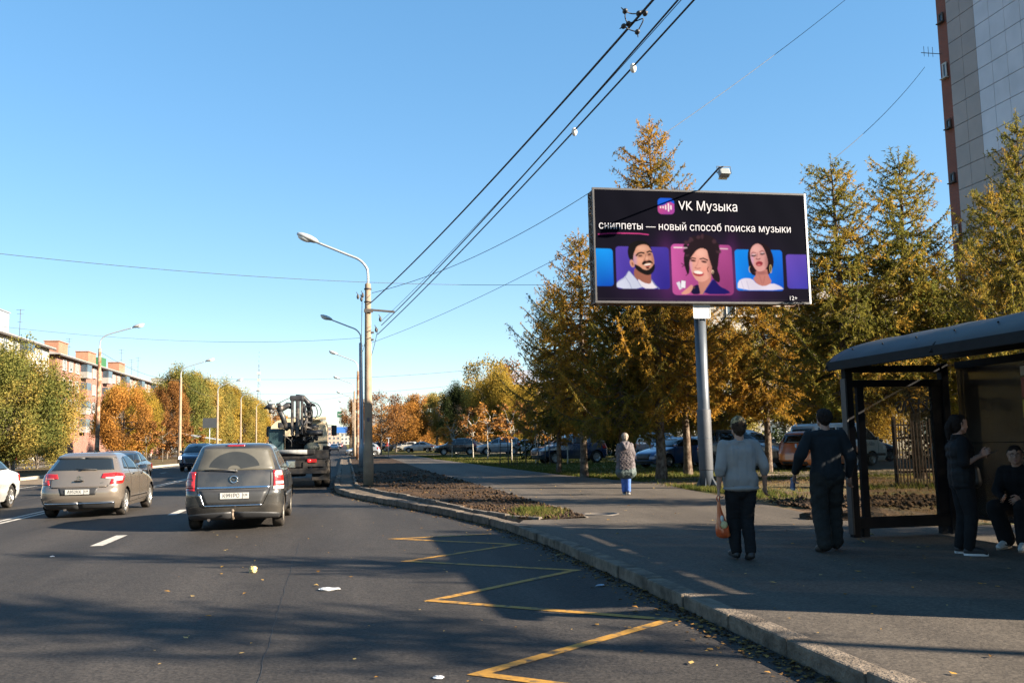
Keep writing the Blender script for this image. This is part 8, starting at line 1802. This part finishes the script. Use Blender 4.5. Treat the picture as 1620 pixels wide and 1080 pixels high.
# --- woman in the quilted coat
def woman_coat():
    pose = dict(lk=(-.07, .06, .50), la=(-.06, .02, .09), lt=(-.065, .16, .04), rk=(.06, .02, .49), ra=(.05, -.10, .11), rt=(.06, .03, .03), le=(-.215, .03, 1.14), lw=(-.18, .17, 1.0), re=(.22, -.02, 1.14), rw=(.21, .12, .96), ls=(-.165, 0, 1.385), rs=(.165, 0, 1.385))
    t, J, s, h, T, ARM, LEG = person('elderly woman in a long quilted mauve coat and blue jeans walking away', (7.12, 23.0, Z0), R_(-12), 1.58, pose, 1.12, vox=.009, female=True)
    CT = mat('coat_mauve', (.082, .066, .068), .75, var=.15, scale=4, bump=.9, bscale=20); GN = mat('coat_green', (.045, .065, .060), .7, var=.2, scale=5, bump=.9, bscale=20)
    S = T(.026)
    for q in (-1, 1): S += [(J['chest']+V3((q*.08*s, 0, -.1)), .135*s, V3((q*.10*s, 0, .74*s)), .190*s)]
    S.append((J['chest']-V3((0, 0, .1)), .145*s, V3((0, 0, .74*s)), .205*s))
    for sd in 'lr': S += ARM(sd, .028, True, (.055, .045, .036))
    link('coat', blob_mesh('coat', S, .014, 4, .010, 24, 2), t, CT)
    S = [(V3((q*.10*s, 0, .66*s)), .208*s, V3((q*.105*s, 0, .58*s)), .215*s) for q in (-1, 0, 1)]
    o = link('coat_hem', blob_mesh('coat_hem', [(V3((q*.098*s, 0, .68*s)), .203*s, V3((q*.10*s, 0, .645*s)), .206*s) for q in (-1, -.5, 0, .5, 1)], .014, 2, .008, 24, 9), t, GN)
    # quilting lines
    m = MB()
    for k in range(-4, 5):
        for dr in (1, -1):
            pts = []
            for q in np.linspace(0, 1, 12):
                z = 1.30*s-q*.58*s; x = (k*.085+dr*(q-.5)*.42)*s; 
                if abs(x) < .24*s: pts.append((x, -(.165+.055*q)*s*math.sqrt(max(.05, 1-(x/(.34*s))**2))-.012, z))
            if len(pts) > 3: m.tube(pts, .006, 5)
    m.build('quilting', mat('quilt_thread', (.10, .08, .078), .8), t)
    link('hood', blob_mesh('hood', [(J['neck']+V3((-.07, -.06, 0)), .055*s, J['neck']+V3((.07, -.06, 0)), .055*s), (J['neck']+V3((-.05, -.11, -.03)), .05*s, J['neck']+V3((.0, -.15, -.13)), .05*s), (J['neck']+V3((.05, -.11, -.03)), .05*s, J['neck']+V3((.0, -.15, -.13)), .05*s)], .011, 3), t, CT)
    link('scarf', blob_mesh('scarf', [(J['neck']+V3((0, .0, .035)), (.085*s, .085*s, .04*s))], .009, 2, .004, 40), t, GN)
    S = []
    for sd in 'lr': S += LEG(sd, .016, (.088, .064, .054), .95)
    link('trousers', blob_mesh('trousers', S, .011, 3, .004, 16), t, mat('jeans_blue', (.07, .13, .34), .85, var=.2, scale=9))
    shoes(t, J, s, mat('shoes_navy', (.02, .025, .05), .6, var=.2), M_PLATE)
    hair_cap(t, h, s, HAIRG, -.03, r=1.06)
woman_coat()

# --- woman with a phone in the shelter
def woman_phone():
    pose = dict(rs=(.18, 0, 1.40), re=(.245, -.02, 1.13), rw=(.10, .215, 1.235), ls=(-.18, 0, 1.40), le=(-.22, .03, 1.13), lw=(-.055, .22, 1.21), rhd=(-.45, .75, .35), lhd=(.5, .75, .35), rth=(-.35, -.2, 1), lth=(.35, -.2, 1), rcurl=.9, lcurl=.9, hturn=.32, hnod=-.12, lk=(-.10, .02, .49), rk=(.11, .06, .50), la=(-.10, -.05, .085), ra=(.12, .0, .085), rt=(.13, .15, .035), lt=(-.115, .10, .035))
    t, J, s, h, T, ARM, LEG = person('dark haired woman in a black gilet looking up from the phone in her hands', (7.30, 10.02, Z0), R_(-112), 1.66, pose, 1.12, (.34, .20, .15), .005, female=True)
    TS = mat('tshirt_black', (.012, .012, .013), .9, var=.15, scale=6); GL_ = mat('gilet_black', (.009, .009, .010), .7, spec=.2, var=.2, scale=6, bump=.5, bscale=18)
    S = []
    for sd in 'lr': S += [(J[sd+'s'], .078*s, J[sd+'s'].lerp(J[sd+'e'], .92), .070*s)]
    S += T(.018); link('t_shirt', blob_mesh('t_shirt', S, .010, 3, .004, 18), t, TS)
    link('gilet', blob_mesh('gilet', [x for x in T(.034)[:-2]]+[(J['pelvis']+V3((q*.09*s, 0, -.06)), .135*s, J['waist']+V3((q*.08*s, 0, 0)), .13*s) for q in (-1, 1)], .011, 3, .007, 13, 5, stretch=(.5, .5, 2.2)), t, GL_)
    link('gilet_collar', blob_mesh('gilet_collar', [(J['neck']+V3((0, .01, .01)), (.092*s, .092*s, .045*s))], .009, 2), t, GL_)
    S = [(J['pelvis'], .13*s, J['pelvis']-V3((0, 0, .09)), .125*s)]
    for sd in 'lr': S += LEG(sd, .018, (.098, .066, .05), .95)+[(J[sd+'h'], .112*s, J['pelvis'], .112*s)]
    link('trousers', blob_mesh('trousers', S, .010, 3, .004, 16), t, mat('trousers_black', (.014, .014, .015), .9))
    shoes(t, J, s, mat('trainers_black', (.014, .014, .015), .6, var=.1), mat('sole_white', (.55, .55, .54), .6, var=.1))
    hair_cap(t, h, s, HAIRB, -.03, r=1.0, front=.035, extra=[(h(0, -.11, .0), .05*s, h(0, -.14, -.06), .045*s), (h(0, -.14, -.06), .045*s, h(.0, -.13, -.19), .022*s)])
    brows_lips(t, h, s, HAIRB)
    pc = (J['rw']+J['lw'])/2+V3((0, .125, .035))
    return t, pc
t3, pc = woman_phone()
MY = Matrix.Rotation(R_(-112), 3, 'Z'); wp = V3((7.30, 10.02, Z0))+MY @ pc
o = empty('phone', wp, R_(-112), 'dark smartphone held up by the woman in the gilet', 'phone'); m = MB(); m.box((0, 0, 0), (.075, .15, .009), rx=.35, bev=.003); ph = m.build('phone_case', M_BLACKPL, o); m = MB(); m.box((0, -.0015, .0052), (.068, .138, .002), rx=.35); m.build('screen', M_CARGLASS, ph)
bp = V3((7.30, 10.02, Z0))+MY @ V3((-.02, .02, 0))
o = empty('shoulder_bag', V3((7.30, 10.02, Z0)), R_(-112), 'black shoulder bag hanging at the far hip of the woman with the phone', 'bag')
link('bag', blob_mesh('bag', [(V3((-.255, .10, .98)), .07, V3((-.25, .12, .84)), .085), (V3((-.255, .22, .98)), .06, V3((-.25, .22, .84)), .075), (V3((-.255, .10, .84)), .08, V3((-.25, .22, .84)), .07)], .011, 3), o, mat('bag_black', (.012, .012, .012), .5, var=.2))
m = MB(); m.tube(smooth_pts([(-.25, .08, 1.02), (-.26, .02, 1.2), (-.17, .03, 1.40), (-.17, -.08, 1.36), (-.26, .20, 1.04)]), .012, 6); m.build('strap', M_BLACKPL, o)

# --- seated person on the shelter bench
def seated():
    dz = -.40
    pose = dict(pelvis=(0, -.02, .51), waist=(0, .0, .68), chest=(0, .06, .87), neck=(0, .085, 1.01), head=(0, .13, 1.17), ls=(-.18, .07, .96), rs=(.18, .07, .96), le=(-.25, .13, .71), lw=(-.12, .32, .64), re=(.25, .13, .71), rw=(.10, .33, .64), lhd=(.5, .75, -.25), rhd=(-.5, .75, -.25), lth=(.5, -.1, 1), rth=(-.5, -.1, 1), lcurl=.7, rcurl=.7,
        lh=(-.095, 0, .50), lk=(-.17, .43, .53), la=(-.13, .36, .095), lt=(-.16, .52, .035), rh=(.095, 0, .50), rk=(.16, .44, .52), ra=(.10, .30, .095), rt=(.12, .46, .035), hturn=.42, hnod=-.05)
    t, J, s, h, T, ARM, LEG = person('seated youth in black with glasses and white trainers on the shelter bench', (8.42, 10.40, Z0), R_(118), 1.72, pose, 1.0, (.36, .22, .165), .005)
    BK = mat('jumper_black', (.010, .010, .011), .9, var=.15)
    S = T(.03)
    for sd in 'lr': S += ARM(sd, .032)[:1]+[(J[sd+'e'], .074*s, J[sd+'e'].lerp(J[sd+'w'], .92), .048*s)]
    link('jumper', blob_mesh('jumper', S, .010, 3, .005, 16), t, BK); link('collar', blob_mesh('collar', [(J['neck']+V3((0, -.01, 0)), (.085*s, .085*s, .03*s))], .008, 1), t, BK)
    S = [(J['pelvis']+V3((q*.07, 0, 0)), .115*s, J['pelvis']+V3((q*.07, .02, -.02)), .112*s) for q in (-1, 1)]
    for sd in 'lr': S += LEG(sd, .034, (.09, .072, .070), .95)
    link('trousers', blob_mesh('trousers', S, .010, 3, .006, 16), t, mat('trousers_black', (.014, .014, .015), .9))
    shoes(t, J, s, mat('trainers_white', (.50, .49, .46), .6, var=.2, scale=18), mat('sole_tan', (.30, .22, .15), .7))
    for sd in 'lr':
        a, b = J[sd+'a'], J[sd+'t']; d = (b-a); d.z = 0; d.normalize(); r = d.cross(V3((0, 0, 1))); c = a.lerp(b, .45)
        m = MB()
        for q in (-1, 1): m.tube([c+r*q*.050+V3((0, 0, .006))-d*.05, c+r*q*.053+V3((0, 0, -.022)), c+r*q*.046+V3((0, 0, -.006))+d*.05], .007, 5)
        m.build('shoe_stripe', M_BLACKPL, t)
    hair_cap(t, h, s, HAIRB, .0, r=.98, front=.05); brows_lips(t, h, s, HAIRB)
    m = MB()
    for q in (-1, 1): m.tube([h(q*.033+.024*math.cos(a), .104-.3*abs(q*.033+.024*math.cos(a))**1.5, .006+.018*math.sin(a)) for a in np.linspace(0, 2*PI, 15)], .0028*s, 5); m.tube([h(q*.057, .098, .012), h(q*.082, .03, .015), h(q*.085, -.01, .015)], .0025*s, 5)
    m.tube([h(-.009, .113, .010), h(.009, .113, .010)], .0025*s, 5); m.build('glasses', M_BLACKPL, t)
seated()

# --- walkers far off
def far_person(label, loc, yaw, H, top, leg, hairm=None, coat=.0, group='walkers on the far pavement', bag=None, skin=(.40, .25, .19)):
    t, J, s, h, T, ARM, LEG = person(label, loc, yaw, H, dict(lk=(-.09, .1, .5), la=(-.09, .02, .09), rk=(.09, .05, .5), ra=(.09, -.12, .11), rt=(.1, .0, .03)), 1.05, skin, .016, group)
    S = T(.03)
    for sd in 'lr': S += ARM(sd, .028)
    if coat: S += [(J['waist'], .15*s, V3((q*.08, 0, (.95-coat)*s)), .16*s) for q in (-1, 1)]
    link('jacket', blob_mesh('jacket', S, .018, 3), t, top)
    S = []
    for sd in 'lr': S += LEG(sd, .022, (.088, .066, .056), .95)
    link('trousers', blob_mesh('trousers', S, .018, 2), t, leg); shoes(t, J, s, M_BLACKPL); hair_cap(t, h, s, hairm or HAIRBR)
JN = mat('far_navy', (.03, .035, .06), .9); JR = mat('far_red', (.28, .05, .045), .9); JP = mat('far_pink', (.55, .22, .20), .9); JB = mat('far_blue', (.10, .14, .22), .9); LW = mat('far_pale_legs', (.42, .38, .36), .9); LD = mat('far_dark_legs', (.03, .03, .035), .9); JW = mat('far_white', (.5, .5, .5), .9)
far_person('man in a dark jacket walking at the left picture edge', (-23.4, 69.5, .10), PI, 1.80, JN, LD)
far_person('woman in a red top and dark coat beside the man in the dark jacket', (-22.5, 68.6, .10), PI, 1.66, JR, LW, coat=.1)
far_person('person in a pink jacket on the far pavement by the rusty saplings', (-20.6, 104, .10), PI, 1.66, JP, LW, coat=.05)
far_person('person in a blue jacket next to the pink jacketed one', (-21.8, 106, .10), PI, 1.72, JB, LD)
far_person('fair haired person behind the dark off-road car', (-17.2, 112, .10), PI, 1.75, JW, LD, mat('hair_fair', (.4, .26, .14), .7))
far_person('small dark figure far down the footpath', (5.2, 150, .1), PI, 1.7, JN, LD, group='walkers on the footpath'); far_person('small red figure far down the footpath', (6.4, 146, .1), PI, 1.65, JR, LD, group='walkers on the footpath')
# ------------------------------------------------------------------ litter, leaves, signs and other small things
LEAFY = leafmat('fallen_leaf', (.20, .10, .03), (.42, .24, .06), (.55, .40, .16), .2, 0.0)
def leaves(name, label, n, fxy, z, smin, smax, seed, mt=LEAFY):
    rng = np.random.RandomState(seed); V = []
    for i in range(n):
        x, y = fxy(rng); s = smin+(smax-smin)*rng.rand()**2; a = rng.rand()*6.28; c, q = math.cos(a), math.sin(a); cur = rng.uniform(-.2, .5)*s; ti = rng.normal(size=2)*.18
        for px, py, pz in ((-.5, 0, 0), (-.05, -.34, cur*.6), (.55, 0, cur*.4), (-.05, .34, cur*.6)):
            px *= s; py *= s; V.append((x+c*px-q*py, y+q*px+c*py, z+.004+max(0, pz)+abs(px*ti[0])+abs(py*ti[1])))
    V = np.array(V); o = link(name, np_mesh(name, V, np.arange(len(V)).reshape(-1, 4), tint=np.repeat(rng.rand(n), 4)), None, mt); return tag(o, label, 'leaves', kind='stuff')
kx = np.array(KERB)[::-1]
def kerb_x(y): return float(np.interp(y, kx[:, 1], kx[:, 0]))
def gutter(rng): y = 3.5+rng.rand()**1.3*28; return kerb_x(y)-abs(rng.normal())*.16-.02, y
leaves('gutter_leaves', 'brown fallen leaves lying along the foot of the kerb', 2300, gutter, .0, .02, .075, 1, leafmat('gutter_leaf', (.07, .045, .025), (.16, .09, .035), (.34, .19, .06), .15, 0.0))
def road(rng): y = 6+rng.rand()*26; return kerb_x(y)-.15-rng.rand()**1.8*5.0, y
leaves('road_leaves', 'scattered yellow leaves on the asphalt of the bus bay', 170, road, .004, .02, .075, 2)
def walk(rng): y = 4.5+rng.rand()**1.3*38; x0 = kerb_x(y)+.25 if y < 16.7 else soil_r(y)+.1; return x0+rng.rand()*(4.2), y
leaves('path_leaves', 'scattered yellow leaves on the footpath', 260, walk, .128, .025, .085, 3)
def lawnl(rng): y = 13+rng.rand()*40; return float(np.interp(y, [13, 28, 36, 60], [9, 10, 9, 8]))+rng.rand()*11, y
leaves('lawn_leaves', 'fallen larch and birch leaves over the lawn and the trodden earth', 2600, lawnl, .12, .025, .08, 4)
def bedl(rng): y = 17+rng.rand()**1.4*25; a = inner_x(y); return a+(soil_r(y)-a)*rng.rand(), y
leaves('bed_leaves', 'yellow leaves and paper scraps on the soil bed', 220, bedl, .17, .02, .07, 5)
# grit washed against the kerb
tag(clods('gutter_grit', 2600, lambda r: (lambda y: (kerb_x(y)-abs(r.normal())*.10-.01, y))(3.5+r.rand()**1.2*30), .0, .006, .022, M_SOIL, 21), 'dark grit and dirt gathered along the foot of the kerb', 'grit')

PAPER = mat('crumpled_paper', (.52, .52, .52), .6, var=.25, scale=30)
def crumple(name, label, loc, size, m, seed, flat=.45, cat='litter'):
    bm = bmesh.new(); bmesh.ops.create_icosphere(bm, subdivisions=3, radius=1); rng = np.random.RandomState(seed)
    co = np.array([v.co for v in bm.verts]); k = 1+.32*noise3(co, 3.2, seed)+.16*noise3(co, 9, seed+1)
    for v, q in zip(bm.verts, k): v.co = Vector((v.co.x*q*size[0], v.co.y*q*size[1], max(-.6*size[2], v.co.z*q*size[2])+.6*size[2]))
    me = bpy.data.meshes.new(name); bm.to_mesh(me); bm.free(); o = link(name, me, None, m); o.location = loc; o.rotation_euler = (0, 0, seed); return tag(o, label, cat)
crumple('crumpled_wrapper', 'crumpled white wrapper lying on the asphalt right of the lane', (-.18, 10.47, .002), (.11, .06, .018), PAPER, 3)
crumple('fruit', 'pale yellow half eaten fruit lying on the road', (-1.15, 12.19, .0), (.048, .045, .045), mat('fruit_yellow', (.60, .42, .16), .5, var=.3, scale=25), 5)
m = MB(); m.tube([(-1.15, 12.19, .06), (-1.165, 12.19, .10)], .005, 5); s = m.build('stalk', M_DARKTRIM); s.parent = bpy.data.objects['fruit']; s.matrix_parent_inverse = Matrix.Translation((1.15, -12.19, 0))
bpy.data.objects['fruit'].rotation_euler = (0, 0, 0)
crumple('paper_scrap', 'small white paper scrap near the left edge of the road', (-4.3, 14.9, .002), (.05, .03, .008), PAPER, 8)
crumple('paper_scrap', 'white paper scrap below the yellow zigzag, nearest to the viewer', (.62, 6.42, .002), (.035, .03, .01), PAPER, 9)
crumple('paper_scrap', 'bluish paper scrap by the kerb inside the zigzag', (2.72, 9.85, .002), (.06, .03, .012), mat('paper_blue', (.35, .42, .5), .6), 10)
crumple('earth_heap', 'heap of dark earth seen through the foot of the shelter glass', (8.75, 14.6, .06), (.55, .35, .16), M_SOIL, 12, cat='heap')
crumple('earth_heap', 'second smaller dark earth heap left of the heap behind the shelter glass', (8.2, 14.9, .06), (.42, .3, .12), M_SOIL, 15, cat='heap')
# inspection cover in the footpath
m = MB(); m.lathe([(.001, .004), (.30, .004), (.30, .010), (.36, .010), (.36, .0)], seg=28, close=True); o = m.build('manhole_cover', mat('cast_iron', (.10, .085, .07), .6, metal=.3, var=.3)); o.location = (4.86, 17.45, .127); tag(o, 'round iron manhole cover at the near end of the soil bed', 'manhole')
# pale low edging along the path crossing behind the billboard post
kerb_run('path_edging', [(10.1, 29.6), (14, 31.55), (26, 32.15)], .10, .16, .0, M_KERB, stone=1.0, seed=31)
# staked young trees by the path: iron guard posts
for i, (x, y, lab) in enumerate([(9.9, 52.6, 'leftmost'), (8.9, 51.2, 'middle'), (10.9, 50.4, 'rightmost')]):
    t = empty('tree_guard', (x, y, .085), i*.6, 'dark stake frame round a sapling pit on the lawn, %s of three' % lab, 'tree guard', 'tree guards on the lawn')
    for k in range(3):
        a = k*2.09; m = MB(); m.tube([(.4*math.cos(a), .4*math.sin(a), -.05), (.34*math.cos(a), .34*math.sin(a), 1.55)], .03, 6); m.build('stake', M_DARKTRIM, t)
    m = MB(); m.tube([(.36*math.cos(a), .36*math.sin(a), 1.1) for a in (0, 2.09, 4.18, 6.28)], .018, 5); m.build('tie', M_DARKTRIM, t)
# signs
def sign(name, label, x, y, h, w, hh, m, z=.1, pm=M_STEEL, rz=0, posts=1, cat='sign'):
    t = empty(name, (x, y, z), rz, label, cat)
    for k in range(posts):
        px = 0 if posts == 1 else (-w/2+.1+k*(w-.2)); q = MB(); q.tube([(px, 0, -.05), (px, 0, h+hh/2)], .035, 8); q.build('sign_post', pm, t)
    q = MB(); q.box((0, -.05, h), (w, .03, hh), bev=.008); q.build('sign_board', m, t); return t
t = sign('notice_board', 'dark rectangular board on the third left hand lamp seen over the grey people carrier', -15.0, 107.5, 4.0, 1.5, 1.1, mat('board_dark', (.035, .04, .045), .5)); 
sign('road_sign', 'small blue direction board far down the street right of the truck mirror', -1.2, 300, 5.6, 6.0, 1.9, mat('sign_blue', (.03, .13, .42), .5), posts=2)
sign('road_sign', 'small white post sign by the side road left of the footpath', 4.35, 96, 1.9, .5, .06, M_STEEL)
def green_sign():
    t = empty('hanging_sign', (-1.4, 245, 9.0), 0, 'small dark green sign hanging over the far street', 'sign'); q = MB(); q.box((0, 0, 0), (1.6, .06, 1.5), bev=.02); q.build('sign_board', mat('sign_green', (.02, .10, .06), .5), t); q = MB(); q.box((0, -.04, 0), (1.1, .02, .2)); q.build('sign_stripe', M_PLATE, t); q = MB(); q.tube([(-.5, 0, .7), (-.5, 0, 1.3)], .03, 5); q.tube([(.5, 0, .7), (.5, 0, 1.3)], .03, 5); q.build('hanger', M_DARKTRIM, t)
green_sign()
def barrier():
    t = empty('canopy_stall', (-19.5, 114, .1), 0, 'slanting pale canopy roof beyond the grey people carrier', 'stall'); q = MB(); q.prism([(0, 0, 3.1), (4.6, 0, 2.2), (4.6, 0, 2.1), (0, 0, 2.9)], (0, 3, 0)); q.build('canopy', M_STEEL, t)
    for x, y in ((.1, .1), (4.4, .1), (.1, 2.8), (4.4, 2.8)): q = MB(); q.tube([(x, y, 0), (x, y, 2.2)], .05, 6); q.build('leg', M_DARKTRIM, t)
barrier()
# low dark fence along the far left pavement
t = empty('low_fence', (-27.8, 40, .1), PI/2, 'low dark railing behind the left pavement under the elms', 'fence')
m = MB()
for k in range(150): m.box((k*.55, 0, .5), (.03, .03, 1.0))
m.box((41, 0, .98), (82.5, .05, .05)); m.box((41, 0, .2), (82.5, .05, .05)); m.build('railing', M_DARKTRIM, t)
for k in range(12): m = MB(); m.box((k*7.3, .05, .55), (.10, .10, 1.2)); m.build('post', M_DARKTRIM, t)
# radio mast far off
t = empty('radio_mast', (-38, 420, 0), 0, 'thin lattice radio mast far off left of the crane boom', 'mast')
m = MB()
for a in (0, 2.09, 4.18): m.tube([(1.5*math.cos(a), 1.5*math.sin(a), 0), (.35*math.cos(a), .35*math.sin(a), 34), (.1*math.cos(a), .1*math.sin(a), 37)], .07, 5)
for k in range(22):
    z = k*2.0; r = 1.5-1.15*z/34 if z < 34 else .3; m.tube([(max(.1, r)*math.cos(a), max(.1, r)*math.sin(a), z+(1 if i % 2 else 0)) for i, a in enumerate((0, 2.09, 4.18, 6.28))], .04, 4)
m.build('lattice', mat('mast_grey', (.12, .12, .13), .7), t)
for z in (26, 30, 33): m = MB(); m.box((0, -.6, z), (1.6, .3, 1.2), bev=.1); m.build('antenna_panel', M_PLATE, t)
